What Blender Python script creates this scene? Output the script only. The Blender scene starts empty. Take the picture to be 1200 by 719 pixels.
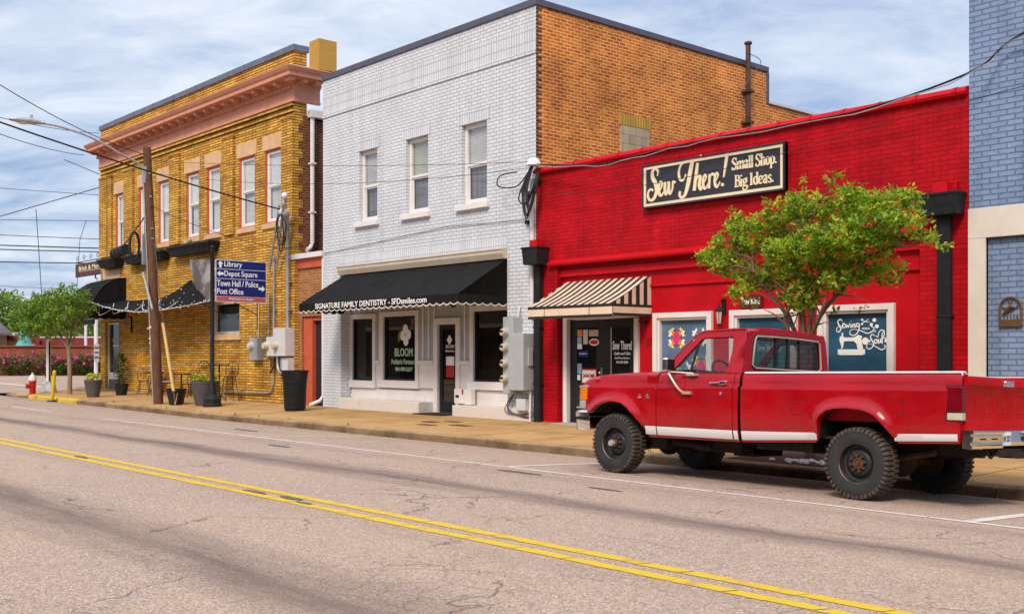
import bpy, bmesh, math, random
from mathutils import Vector, Matrix
random.seed(7)
R = math.radians
scene = bpy.context.scene
COL = scene.collection
OFF = {}          # world offset of the thing an object belongs to

# ------------------------------------------------------------------ mesh builder
class MB:
    def __init__(s): s.v = []; s.f = []; s.m = []
    def poly(s, pts, mi=0):
        n = len(s.v); s.v += [tuple(p) for p in pts]; s.f.append(tuple(range(n, n+len(pts)))); s.m.append(mi)
    def quad(s, a, b, c, d, mi=0): s.poly((a, b, c, d), mi)
    def box(s, x0, x1, y0, y1, z0, z1, mi=0):
        p = [(x0,y0,z0),(x1,y0,z0),(x1,y1,z0),(x0,y1,z0),(x0,y0,z1),(x1,y0,z1),(x1,y1,z1),(x0,y1,z1)]
        s.hexa(p, mi)
    def hexa(s, p, mi=0):
        n = len(s.v); s.v += [tuple(q) for q in p]
        for q in ((0,3,2,1),(4,5,6,7),(0,1,5,4),(1,2,6,5),(2,3,7,6),(3,0,4,7)):
            s.f.append(tuple(n+i for i in q)); s.m.append(mi)
    def grid(s, rows, mi=0, closed=False):
        n = len(s.v); w = len(rows[0])
        for r in rows: s.v += [tuple(p) for p in r]
        for i in range(len(rows)-1):
            for j in range(w if closed else w-1):
                k = (j+1) % w
                s.f.append((n+i*w+j, n+i*w+k, n+(i+1)*w+k, n+(i+1)*w+j)); s.m.append(mi)
    def tube(s, pts, r, n=8, mi=0, cap=True):
        pts = [Vector(p) for p in pts]
        rr = r if isinstance(r, (list, tuple)) else [r]*len(pts)
        up = None; rows = []
        for i, p in enumerate(pts):
            d = (pts[min(i+1, len(pts)-1)] - pts[max(i-1, 0)])
            if d.length < 1e-9: d = Vector((0,0,1))
            d.normalize()
            if up is None:
                up = Vector((0,0,1)) if abs(d.z) < .9 else Vector((1,0,0))
            a = d.cross(up)
            if a.length < 1e-4: a = d.cross(Vector((0.3,1,0.2)))
            a.normalize(); b = a.cross(d).normalized(); up = b
            rows.append([p + a*(rr[i]*math.cos(2*math.pi*k/n)) + b*(rr[i]*math.sin(2*math.pi*k/n)) for k in range(n)])
        s.grid(rows, mi, True)
        if cap:
            s.poly(list(reversed(rows[0])), mi); s.poly(rows[-1], mi)
    def lathe(s, prof, c, axis='z', n=24, mi=0, a0=0, a1=2*math.pi):
        full = abs(a1-a0) > 6.28
        rows = []
        m = n if full else n+1
        for r, h in prof:
            row = []
            for k in range(m):
                a = a0 + (a1-a0)*k/n
                x, y = r*math.cos(a), r*math.sin(a)
                if axis == 'z': row.append((c[0]+x, c[1]+y, c[2]+h))
                elif axis == 'y': row.append((c[0]+x, c[1]+h, c[2]+y))
                else: row.append((c[0]+h, c[1]+x, c[2]+y))
            rows.append(row)
        s.grid(rows, mi, full)
    def prism(s, pts, axis, a, b, mi=0):
        def P(u, w, t):
            return (u, t, w) if axis == 'y' else ((t, u, w) if axis == 'x' else (u, w, t))
        f0 = [P(u, w, a) for u, w in pts]; f1 = [P(u, w, b) for u, w in pts]
        s.poly(list(reversed(f0)), mi); s.poly(f1, mi)
        n = len(pts)
        for i in range(n):
            j = (i+1) % n
            s.quad(f0[i], f0[j], f1[j], f1[i], mi)
    def ball(s, c, r, n=10, m=6, mi=0, sc=(1,1,1)):
        rows = []
        for i in range(m+1):
            t = -math.pi/2 + math.pi*i/m
            rows.append([(c[0]+sc[0]*r*math.cos(t)*math.cos(2*math.pi*k/n), c[1]+sc[1]*r*math.cos(t)*math.sin(2*math.pi*k/n), c[2]+sc[2]*r*math.sin(t)) for k in range(n)])
        s.grid(rows, mi, True)
    def xform(s, fn): s.v = [tuple(fn(*p)) for p in s.v]; return s
    def build(s, name, mat, parent=None, smooth=None, bevel=0, local=False, loc=None):
        me = bpy.data.meshes.new(name)
        if parent is not None: off = Vector((0,0,0)) if local else OFF.get(parent.name, Vector((0,0,0)))
        else: off = Vector(loc) if loc is not None else Vector((0,0,0))
        me.from_pydata([Vector(p)-off for p in s.v], [], s.f)
        for mt in (mat if isinstance(mat, (list, tuple)) else [mat]): me.materials.append(mt)
        for p, mi in zip(me.polygons, s.m): p.material_index = mi
        bm = bmesh.new(); bm.from_mesh(me)
        bmesh.ops.remove_doubles(bm, verts=bm.verts, dist=1e-5)
        bmesh.ops.recalc_face_normals(bm, faces=bm.faces)
        bm.to_mesh(me); bm.free()
        if smooth is not None:
            me.polygons.foreach_set('use_smooth', [True]*len(me.polygons))
            me.set_sharp_from_angle(angle=R(smooth))
        o = bpy.data.objects.new(name, me); COL.objects.link(o)
        if parent is not None:
            o.parent = parent; OFF[o.name] = off
        else:
            o.location = off; OFF[o.name] = off
        if bevel:
            b = o.modifiers.new('bevel', 'BEVEL'); b.width = bevel; b.segments = 2; b.limit_method = 'ANGLE'; b.angle_limit = R(40)
            b.harden_normals = False
        return o

def tag(o, label=None, cat=None, group=None, kind=None):
    if label: o['label'] = label
    if cat: o['category'] = cat
    if group: o['group'] = group
    if kind: o['kind'] = kind
    return o
def thing(name, loc, label, cat, group=None, rot=(0,0,0)):
    o = bpy.data.objects.new(name, None); COL.objects.link(o)
    o.location = loc; o.rotation_euler = rot; o.empty_display_size = .3
    OFF[o.name] = Vector(loc)
    return tag(o, label, cat, group)
def copy_tree(o, parent=None):
    c = o.copy(); COL.objects.link(c); c.parent = parent
    OFF[c.name] = OFF.get(o.name, Vector((0,0,0)))
    for ch in [x for x in o.children]: copy_tree(ch, c)
    return c

def wall(mb, axis, a0, a1, z0, z1, p, holes=(), depth=.12, mi=0):
    A = sorted(set([a0, a1] + [q for h in holes for q in h[:2] if a0 < q < a1]))
    Z = sorted(set([z0, z1] + [q for h in holes for q in h[2:4] if z0 < q < z1]))
    def P(a, t, z): return (a, t, z) if axis == 'x' else (t, a, z)
    for i in range(len(A)-1):
        for j in range(len(Z)-1):
            ca, cz = (A[i]+A[i+1])/2, (Z[j]+Z[j+1])/2
            if any(h[0] < ca < h[1] and h[2] < cz < h[3] for h in holes): continue
            mb.quad(P(A[i],p,Z[j]), P(A[i+1],p,Z[j]), P(A[i+1],p,Z[j+1]), P(A[i],p,Z[j+1]), mi)
    for h in holes:
        q = p + depth
        mb.quad(P(h[0],p,h[2]), P(h[0],q,h[2]), P(h[0],q,h[3]), P(h[0],p,h[3]), mi)
        mb.quad(P(h[1],p,h[2]), P(h[1],q,h[2]), P(h[1],q,h[3]), P(h[1],p,h[3]), mi)
        mb.quad(P(h[0],p,h[2]), P(h[1],p,h[2]), P(h[1],q,h[2]), P(h[0],q,h[2]), mi)
        mb.quad(P(h[0],p,h[3]), P(h[1],p,h[3]), P(h[1],q,h[3]), P(h[0],q,h[3]), mi)

def frame_rect(mb, x0, x1, z0, z1, y0, y1, w, mi=0, bottom=True):
    mb.box(x0, x0+w, y0, y1, z0, z1, mi); mb.box(x1-w, x1, y0, y1, z0, z1, mi)
    mb.box(x0+w, x1-w, y0+.002, y1, z1-w, z1, mi)
    if bottom: mb.box(x0+w, x1-w, y0+.002, y1, z0, z0+w, mi)

# ------------------------------------------------------------------ materials
def _new(name):
    m = bpy.data.materials.new(name); m.use_nodes = True
    nt = m.node_tree; return m, nt, nt.nodes['Principled BSDF'], nt.nodes, nt.links
def rgb(c): return (c[0], c[1], c[2], 1)
def mul(c, k): return tuple(min(1, max(0, x*k)) for x in c)
def set_in(b, **kw):
    for k, v in kw.items():
        if k in b.inputs: b.inputs[k].default_value = v

def mat(name, col, rough=.6, metal=0, var=.12, scale=4, bump=.0, bscale=40, coat=0, spec=.3, col2=None, amount=.5, streak=None):
    m, nt, b, N, L = _new(name)
    tc = N.new('ShaderNodeTexCoord')
    mp = N.new('ShaderNodeMapping'); L.new(tc.outputs['Object'], mp.inputs[0])
    if streak: mp.inputs['Scale'].default_value = streak
    n = N.new('ShaderNodeTexNoise'); n.inputs['Scale'].default_value = scale; n.inputs['Detail'].default_value = 6; n.inputs['Roughness'].default_value = .6
    L.new(mp.outputs[0], n.inputs['Vector'])
    r = N.new('ShaderNodeValToRGB')
    e = r.color_ramp.elements
    if col2 is None:
        e[0].position = .3; e[1].position = .7
        e[0].color = rgb(mul(col, 1-var)); e[1].color = rgb(mul(col, 1+var))
    else:
        e[0].position = amount-.06; e[1].position = amount+.06
        e[0].color = rgb(col); e[1].color = rgb(col2)
    L.new(n.outputs['Fac'], r.inputs[0]); L.new(r.outputs[0], b.inputs['Base Color'])
    set_in(b, Roughness=rough, Metallic=metal)
    b.inputs['Specular IOR Level'].default_value = spec
    b.inputs['Coat Weight'].default_value = coat; b.inputs['Coat Roughness'].default_value = .06
    rv = N.new('ShaderNodeMapRange'); rv.inputs['To Min'].default_value = max(0, rough-.08); rv.inputs['To Max'].default_value = min(1, rough+.1)
    L.new(n.outputs['Fac'], rv.inputs['Value']); L.new(rv.outputs[0], b.inputs['Roughness'])
    if bump:
        n2 = N.new('ShaderNodeTexNoise'); n2.inputs['Scale'].default_value = bscale; n2.inputs['Detail'].default_value = 4
        L.new(tc.outputs['Object'], n2.inputs['Vector'])
        bp = N.new('ShaderNodeBump'); bp.inputs['Strength'].default_value = bump; bp.inputs['Distance'].default_value = .02
        L.new(n2.outputs['Fac'], bp.inputs['Height']); L.new(bp.outputs[0], b.inputs['Normal'])
    return m

def brick(name, c1, c2, mortar, bw=.24, rh=.08, ms=.012, bump=.6, var=.18, vscale=.6, rough=.85, blotch=None, bamt=.66, soldier=False, bias=0., ms_smooth=.3, grime=.34):
    m, nt, b, N, L = _new(name)
    tc = N.new('ShaderNodeTexCoord'); geo = N.new('ShaderNodeNewGeometry')
    sp = N.new('ShaderNodeSeparateXYZ'); L.new(tc.outputs['Object'], sp.inputs[0])
    sn = N.new('ShaderNodeSeparateXYZ'); L.new(geo.outputs['True Normal'], sn.inputs[0])
    ab = N.new('ShaderNodeMath'); ab.operation = 'ABSOLUTE'; L.new(sn.outputs[0], ab.inputs[0])
    gt = N.new('ShaderNodeMath'); gt.operation = 'GREATER_THAN'; gt.inputs[1].default_value = .6; L.new(ab.outputs[0], gt.inputs[0])
    mx = N.new('ShaderNodeMix'); mx.data_type = 'FLOAT'
    L.new(gt.outputs[0], mx.inputs['Factor']); L.new(sp.outputs[0], mx.inputs['A']); L.new(sp.outputs[1], mx.inputs['B'])
    cb = N.new('ShaderNodeCombineXYZ')
    if soldier: L.new(sp.outputs[2], cb.inputs[0]); L.new(mx.outputs['Result'], cb.inputs[1])
    else: L.new(mx.outputs['Result'], cb.inputs[0]); L.new(sp.outputs[2], cb.inputs[1])
    # slight waviness of the courses
    nz = N.new('ShaderNodeTexNoise'); nz.inputs['Scale'].default_value = 3.; L.new(tc.outputs['Object'], nz.inputs['Vector'])
    sc = N.new('ShaderNodeVectorMath'); sc.operation = 'SCALE'; sc.inputs['Scale'].default_value = .012; L.new(nz.outputs['Color'], sc.inputs[0])
    ad = N.new('ShaderNodeVectorMath'); ad.operation = 'ADD'; L.new(cb.outputs[0], ad.inputs[0]); L.new(sc.outputs[0], ad.inputs[1])
    t = N.new('ShaderNodeTexBrick'); L.new(ad.outputs[0], t.inputs['Vector'])
    t.offset = .5 if not soldier else 0.
    t.inputs['Scale'].default_value = 1; t.inputs['Brick Width'].default_value = bw; t.inputs['Row Height'].default_value = rh
    t.inputs['Mortar Size'].default_value = ms; t.inputs['Mortar Smooth'].default_value = ms_smooth; t.inputs['Bias'].default_value = bias
    t.inputs['Color1'].default_value = rgb(c1); t.inputs['Color2'].default_value = rgb(c2); t.inputs['Mortar'].default_value = rgb(mortar)
    n = N.new('ShaderNodeTexNoise'); n.inputs['Scale'].default_value = vscale; n.inputs['Detail'].default_value = 8; n.inputs['Roughness'].default_value = .65
    L.new(tc.outputs['Object'], n.inputs['Vector'])
    r = N.new('ShaderNodeMapRange'); r.inputs['From Min'].default_value = .3; r.inputs['From Max'].default_value = .7
    r.inputs['To Min'].default_value = 1-var; r.inputs['To Max'].default_value = 1+var
    L.new(n.outputs['Fac'], r.inputs['Value'])
    vm = N.new('ShaderNodeVectorMath'); vm.operation = 'SCALE'; L.new(t.outputs['Color'], vm.inputs[0]); L.new(r.outputs[0], vm.inputs['Scale'])
    out = vm.outputs[0]
    # rain streaks and grime running down the wall
    ms_ = N.new('ShaderNodeMapping'); ms_.inputs['Scale'].default_value = (2.2,2.2,.16); L.new(tc.outputs['Object'], ms_.inputs[0])
    n4 = N.new('ShaderNodeTexNoise'); n4.inputs['Scale'].default_value = 1.6; n4.inputs['Detail'].default_value = 8; n4.inputs['Roughness'].default_value = .7; L.new(ms_.outputs[0], n4.inputs['Vector'])
    r4 = N.new('ShaderNodeMapRange'); r4.inputs['From Min'].default_value = .46; r4.inputs['From Max'].default_value = .74; r4.inputs['To Min'].default_value = 1.; r4.inputs['To Max'].default_value = 1-grime
    L.new(n4.outputs['Fac'], r4.inputs['Value'])
    v4 = N.new('ShaderNodeVectorMath'); v4.operation = 'SCALE'; L.new(out, v4.inputs[0]); L.new(r4.outputs[0], v4.inputs['Scale']); out = v4.outputs[0]
    if blotch is not None:
        n3 = N.new('ShaderNodeTexNoise'); n3.inputs['Scale'].default_value = 2.2; n3.inputs['Detail'].default_value = 9; n3.inputs['Roughness'].default_value = .75
        L.new(tc.outputs['Object'], n3.inputs['Vector'])
        r3 = N.new('ShaderNodeMapRange'); r3.inputs['From Min'].default_value = bamt; r3.inputs['From Max'].default_value = bamt+.06; L.new(n3.outputs['Fac'], r3.inputs['Value'])
        mc = N.new('ShaderNodeMix'); mc.data_type = 'RGBA'; L.new(r3.outputs[0], mc.inputs['Factor']); L.new(out, mc.inputs['A']); mc.inputs['B'].default_value = rgb(blotch)
        out = mc.outputs['Result']
    L.new(out, b.inputs['Base Color']); b.inputs['Roughness'].default_value = rough; b.inputs['Specular IOR Level'].default_value = .14
    nf = N.new('ShaderNodeTexNoise'); nf.inputs['Scale'].default_value = 35; nf.inputs['Detail'].default_value = 3; L.new(tc.outputs['Object'], nf.inputs['Vector'])
    hm = N.new('ShaderNodeMath'); hm.operation = 'MULTIPLY_ADD'; hm.inputs[1].default_value = -1.; L.new(t.outputs['Fac'], hm.inputs[0])
    h2 = N.new('ShaderNodeMath'); h2.operation = 'MULTIPLY'; h2.inputs[1].default_value = .5; L.new(nf.outputs['Fac'], h2.inputs[0])
    L.new(h2.outputs[0], hm.inputs[2])
    bp = N.new('ShaderNodeBump'); bp.inputs['Strength'].default_value = bump; bp.inputs['Distance'].default_value = .012
    L.new(hm.outputs[0], bp.inputs['Height']); L.new(bp.outputs[0], b.inputs['Normal'])
    return m

def glass(name, tint=(.75,.8,.8), refl=.06, alpha=.8, rough=.02):
    m, nt, b, N, L = _new(name)
    out = N['Material Output']; N.remove(b)
    tr = N.new('ShaderNodeBsdfTransparent'); tr.inputs[0].default_value = rgb(mul(tint, alpha))
    gl = N.new('ShaderNodeBsdfGlossy'); gl.inputs['Roughness'].default_value = rough; gl.inputs[0].default_value = (1,1,1,1)
    lw = N.new('ShaderNodeLayerWeight'); lw.inputs['Blend'].default_value = .5
    pw = N.new('ShaderNodeMath'); pw.operation = 'POWER'; pw.inputs[1].default_value = 4.; L.new(lw.outputs['Facing'], pw.inputs[0])
    ad = N.new('ShaderNodeMath'); ad.operation = 'MULTIPLY_ADD'; ad.inputs[1].default_value = .9; ad.inputs[2].default_value = refl; ad.use_clamp = True
    L.new(pw.outputs[0], ad.inputs[0])
    mx = N.new('ShaderNodeMixShader'); L.new(ad.outputs[0], mx.inputs[0]); L.new(tr.outputs[0], mx.inputs[1]); L.new(gl.outputs[0], mx.inputs[2])
    L.new(mx.outputs[0], out.inputs['Surface'])
    return m

def leafmat(name, col, col2):
    m, nt, b, N, L = _new(name)
    out = N['Material Output']
    tc = N.new('ShaderNodeTexCoord')
    n = N.new('ShaderNodeTexNoise'); n.inputs['Scale'].default_value = 3.5; n.inputs['Detail'].default_value = 3; L.new(tc.outputs['Object'], n.inputs['Vector'])
    r = N.new('ShaderNodeValToRGB'); r.color_ramp.elements[0].color = rgb(col); r.color_ramp.elements[1].color = rgb(col2)
    r.color_ramp.elements[0].position = .35; r.color_ramp.elements[1].position = .65
    L.new(n.outputs['Fac'], r.inputs[0]); L.new(r.outputs[0], b.inputs['Base Color']); b.inputs['Roughness'].default_value = .5
    b.inputs['Specular IOR Level'].default_value = .35
    tl = N.new('ShaderNodeBsdfTranslucent'); L.new(r.outputs[0], tl.inputs[0])
    mx = N.new('ShaderNodeMixShader'); mx.inputs[0].default_value = .42
    L.new(b.outputs[0], mx.inputs[1]); L.new(tl.outputs[0], mx.inputs[2]); L.new(mx.outputs[0], out.inputs['Surface'])
    return m

M = {}
M['yellow_brick'] = brick('yellow_brick', (.76,.445,.085), (.48,.215,.033), (.15,.075,.024), bw=.44, rh=.08, ms=.013, bump=1., var=.32, vscale=.7, bias=-.1, blotch=(.62,.42,.14), bamt=.68)
M['dark_brick'] = brick('dark_brick', (.22,.055,.028), (.12,.03,.018), (.25,.17,.12), bw=.21, rh=.075, ms=.011, bump=.6)
M['entry_brick'] = brick('entry_brick', (.42,.17,.06), (.27,.095,.035), (.40,.27,.15), bw=.21, rh=.075, ms=.012, bump=.6)
M['white_brick'] = brick('white_brick', (.67,.69,.725), (.62,.64,.68), (.44,.46,.50), bw=.22, rh=.081, ms=.010, bump=.9, var=.07, vscale=1.1, blotch=(.66,.65,.62), bamt=.68, grime=.16)
M['white_soldier'] = brick('white_soldier', (.67,.69,.725), (.61,.63,.67), (.44,.46,.50), bw=.24, rh=.085, ms=.010, bump=.9, var=.07, vscale=1.1, soldier=True, grime=.16)
M['orange_brick'] = brick('orange_brick', (.74,.200,.028), (.45,.088,.018), (.74,.45,.18), grime=.22, bw=.21, rh=.075, ms=.012, bump=.6, var=.35, vscale=1.3, blotch=(.60,.28,.07), bamt=.60)
M['red_brick'] = brick('red_brick', (.50,.004,.011), (.40,.003,.009), (.34,.003,.008), bw=.22, rh=.075, ms=.008, bump=.75, var=.30, vscale=1.1, rough=.6)
M['blue_brick'] = brick('blue_brick', (.235,.315,.475), (.205,.28,.435), (.14,.19,.31), bw=.24, rh=.08, ms=.011, bump=1., var=.1, vscale=1.5, blotch=(.34,.41,.53), bamt=.62)
M['wall_brick'] = brick('wall_brick', (.33,.075,.045), (.24,.05,.03), (.28,.14,.09), bw=.22, rh=.08, ms=.01, bump=.5)
M['pale_block'] = brick('pale_block', (.55,.44,.30), (.46,.36,.24), (.36,.28,.19), bw=.45, rh=.21, ms=.012, bump=.5, var=.15)
M['red_panel'] = mat('red_panel', (.46,.0035,.010), .5, var=.18, spec=.14, scale=1.6, bump=.15, bscale=12)
M['red_trim'] = mat('red_trim', (.52,.005,.012), .5, var=.12, spec=.15, scale=3, bump=.1)
M['salmon'] = mat('salmon_stone', (.60,.27,.18), .7, var=.12, scale=2.5, bump=.2, bscale=25)
M['salmon_lintel'] = mat('salmon_lintel', (.62,.40,.23), .8, var=.14, scale=3, bump=.25, bscale=25)
M['red_orange'] = mat('red_orange_paint', (.52,.10,.045), .55, var=.12)
M['coping'] = mat('coping_metal', (.11,.105,.14), .45, metal=.3, var=.15)
M['slate_metal'] = mat('slate_metal', (.15,.17,.23), .5, metal=.3, var=.2)
M['roofing'] = mat('roofing', (.12,.12,.12), .9, var=.2)
M['cream'] = mat('cream_paint', (.66,.60,.51), .55, var=.06, scale=3, bump=.1)
M['cream_wood'] = mat('cream_wood', (.74,.70,.68), .55, var=.07, scale=2, bump=.12)
M['white_wood'] = mat('white_wood', (.72,.68,.66), .5, var=.06, scale=3, bump=.08)
M['sash'] = mat('white_sash', (.72,.70,.68), .5, var=.05)
M['grey_board'] = mat('grey_board', (.36,.40,.43), .6, var=.08)
M['chip_cream'] = mat('chipped_ledge', (.66,.60,.55), .75, scale=9, col2=(.42,.36,.30), amount=.66, bump=.3)
M['tan_trim'] = mat('tan_trim', (.55,.47,.36), .6, var=.12, scale=3)
M['black'] = mat('black_metal', (.018,.018,.02), .45, var=.25, scale=8, spec=.18)
M['black_fabric'] = mat('black_canvas', (.013,.013,.014), .85, var=.35, scale=3, spec=.10, bump=.12, bscale=60, streak=(1,1,.3))
M['black_plastic'] = mat('black_plastic', (.022,.022,.024), .5, var=.2, spec=.18)
M['iron'] = mat('wrought_iron', (.03,.028,.026), .5, metal=.4, var=.3)
M['white'] = mat('white_lettering', (.82,.82,.80), .6, var=.02)
M['cream_letter'] = mat('cream_lettering', (.80,.68,.45), .55, var=.05)
M['sign_black'] = mat('sign_board', (.035,.035,.05), .5, var=.15)
M['sign_blue'] = mat('sign_blue', (.008,.018,.17), .4, var=.12)
M['sign_red'] = mat('sign_red', (.45,.10,.10), .5, var=.1)
M['galv'] = mat('galvanised', (.42,.43,.44), .45, metal=.5, var=.18, scale=9)
M['meter_grey'] = mat('meter_grey', (.42,.45,.46), .5, metal=.2, var=.08, scale=4)
M['pale_grey'] = mat('pale_grey_box', (.60,.61,.64), .5, metal=.1, var=.07, scale=4)
M['pipe_white'] = mat('white_pipe', (.68,.66,.66), .5, var=.08)
M['rust_pipe'] = mat('rusty_pipe', (.10,.06,.045), .7, metal=.3, var=.4, scale=7)
M['pole_wood'] = mat('pole_wood', (.12,.055,.03), .85, var=.4, scale=5, bump=.6, bscale=30, streak=(6,6,.4))
M['bamboo'] = mat('pale_wood', (.62,.40,.16), .6, var=.15)
M['cable'] = mat('cable_black', (.012,.012,.013), .6, var=.1)
M['cable_grey'] = mat('cable_grey', (.10,.10,.11), .6, metal=.3, var=.1)
M['glass_dark'] = mat('dark_glass', (.012,.014,.014), .04, var=.4, scale=1.2, spec=.5)
M['shop_glass'] = glass('shop_glass', (.62,.62,.58), .06, .62)
M['car_glass'] = glass('car_glass', (.86,.90,.88), .05, .9)
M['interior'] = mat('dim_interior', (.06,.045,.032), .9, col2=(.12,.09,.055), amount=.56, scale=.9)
M['rear_glass'] = glass('rear_glass', (.55,.56,.52), .07, .55)
M['blind'] = mat('blind', (.62,.62,.58), .75, var=.06, scale=2, streak=(1,1,8))
M['blind_low'] = mat('lower_blind', (.22,.21,.205), .5, var=.25, scale=2.5)
M['blue_blind'] = mat('blue_blind', (.028,.085,.15), .14, var=.35, scale=1.2, streak=(.7,.7,1.4))
M['teal_blind'] = mat('blue_grey_blind', (.10,.165,.26), .14, var=.35, scale=1.2)
M['yel_panel'] = mat('ochre_panel', (.52,.28,.05), .7, var=.12, scale=3, streak=(1,1,6))
M['planter_grey'] = mat('planter_grey', (.085,.075,.08), .6, var=.12)
M['soil'] = mat('soil', (.03,.02,.012), .95, var=.3, scale=20)
M['mulch'] = mat('mulch', (.06,.03,.022), .95, var=.5, scale=30, bump=.8, bscale=40)
M['stone_white'] = mat('white_stone', (.6,.58,.55), .8, var=.2)
M['rust_plate'] = mat('rusty_plate', (.13,.06,.035), .75, metal=.4, var=.5, scale=9)
M['chrome'] = mat('chrome', (.90,.89,.88), .09, metal=1, var=.08, scale=5)
M['hyd_red'] = mat('hydrant_red', (.45,.012,.015), .45, var=.15)
M['hyd_white'] = mat('hydrant_white', (.68,.66,.64), .5, var=.08)
M['bollard_y'] = mat('yellow_paint', (.68,.47,.02), .6, var=.15)
M['alu'] = mat('aluminium', (.55,.55,.55), .4, metal=.6, var=.15)
M['con'] = mat('concrete', (.42,.39,.36), .85, var=.15, bump=.3)
M['teal'] = mat('green_copper', (.10,.36,.33), .6, var=.2)
M['tan_wall'] = mat('tan_stucco', (.58,.40,.20), .8, var=.1, scale=1)
M['maroon'] = mat('maroon_fascia', (.20,.02,.03), .6)
M['shingle'] = mat('shingles', (.10,.085,.09), .9, var=.25, scale=3)
M['bark'] = mat('bark', (.15,.095,.06), .85, var=.35, scale=6, bump=.5, bscale=25, streak=(4,4,.6))
M['bark_pale'] = mat('pale_bark', (.26,.18,.13), .85, var=.3, scale=5, bump=.4, streak=(4,4,.6))
M['leaf_a'] = leafmat('leaf_light', (.35,.50,.03), (.50,.56,.045))
M['leaf_b'] = leafmat('leaf_mid', (.20,.39,.022), (.31,.46,.03))
M['leaf_c'] = leafmat('leaf_dark', (.10,.20,.015), (.17,.26,.022))
M['leaf_far_a'] = leafmat('far_leaf_light', (.17,.26,.05), (.24,.32,.07))
M['leaf_far_b'] = leafmat('far_leaf_dark', (.08,.14,.03), (.13,.2,.04))
M['shrub_a'] = leafmat('shrub_leaf', (.035,.075,.015), (.07,.12,.02))
M['shrub_b'] = leafmat('shrub_leaf_dark', (.02,.045,.01), (.04,.07,.015))
M['pink'] = mat('pink_petals', (.48,.05,.19), .6, var=.3, scale=9)
M['yflower'] = mat('yellow_petals', (.75,.50,.04), .6, var=.2)
M['rflower'] = mat('red_petals', (.45,.02,.03), .6, var=.2)

def paint_marks(name, col):
    # worn road paint: transparent-free, colour broken with the asphalt showing through
    return mat(name, col, .7, scale=7, col2=(.33,.27,.225), amount=.645)
M['line_white'] = paint_marks('white_road_paint', (.66,.60,.54))
M['line_yellow'] = mat('yellow_road_paint', (.62,.41,.015), .7, scale=5, col2=(.44,.30,.08), amount=.62)

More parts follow.
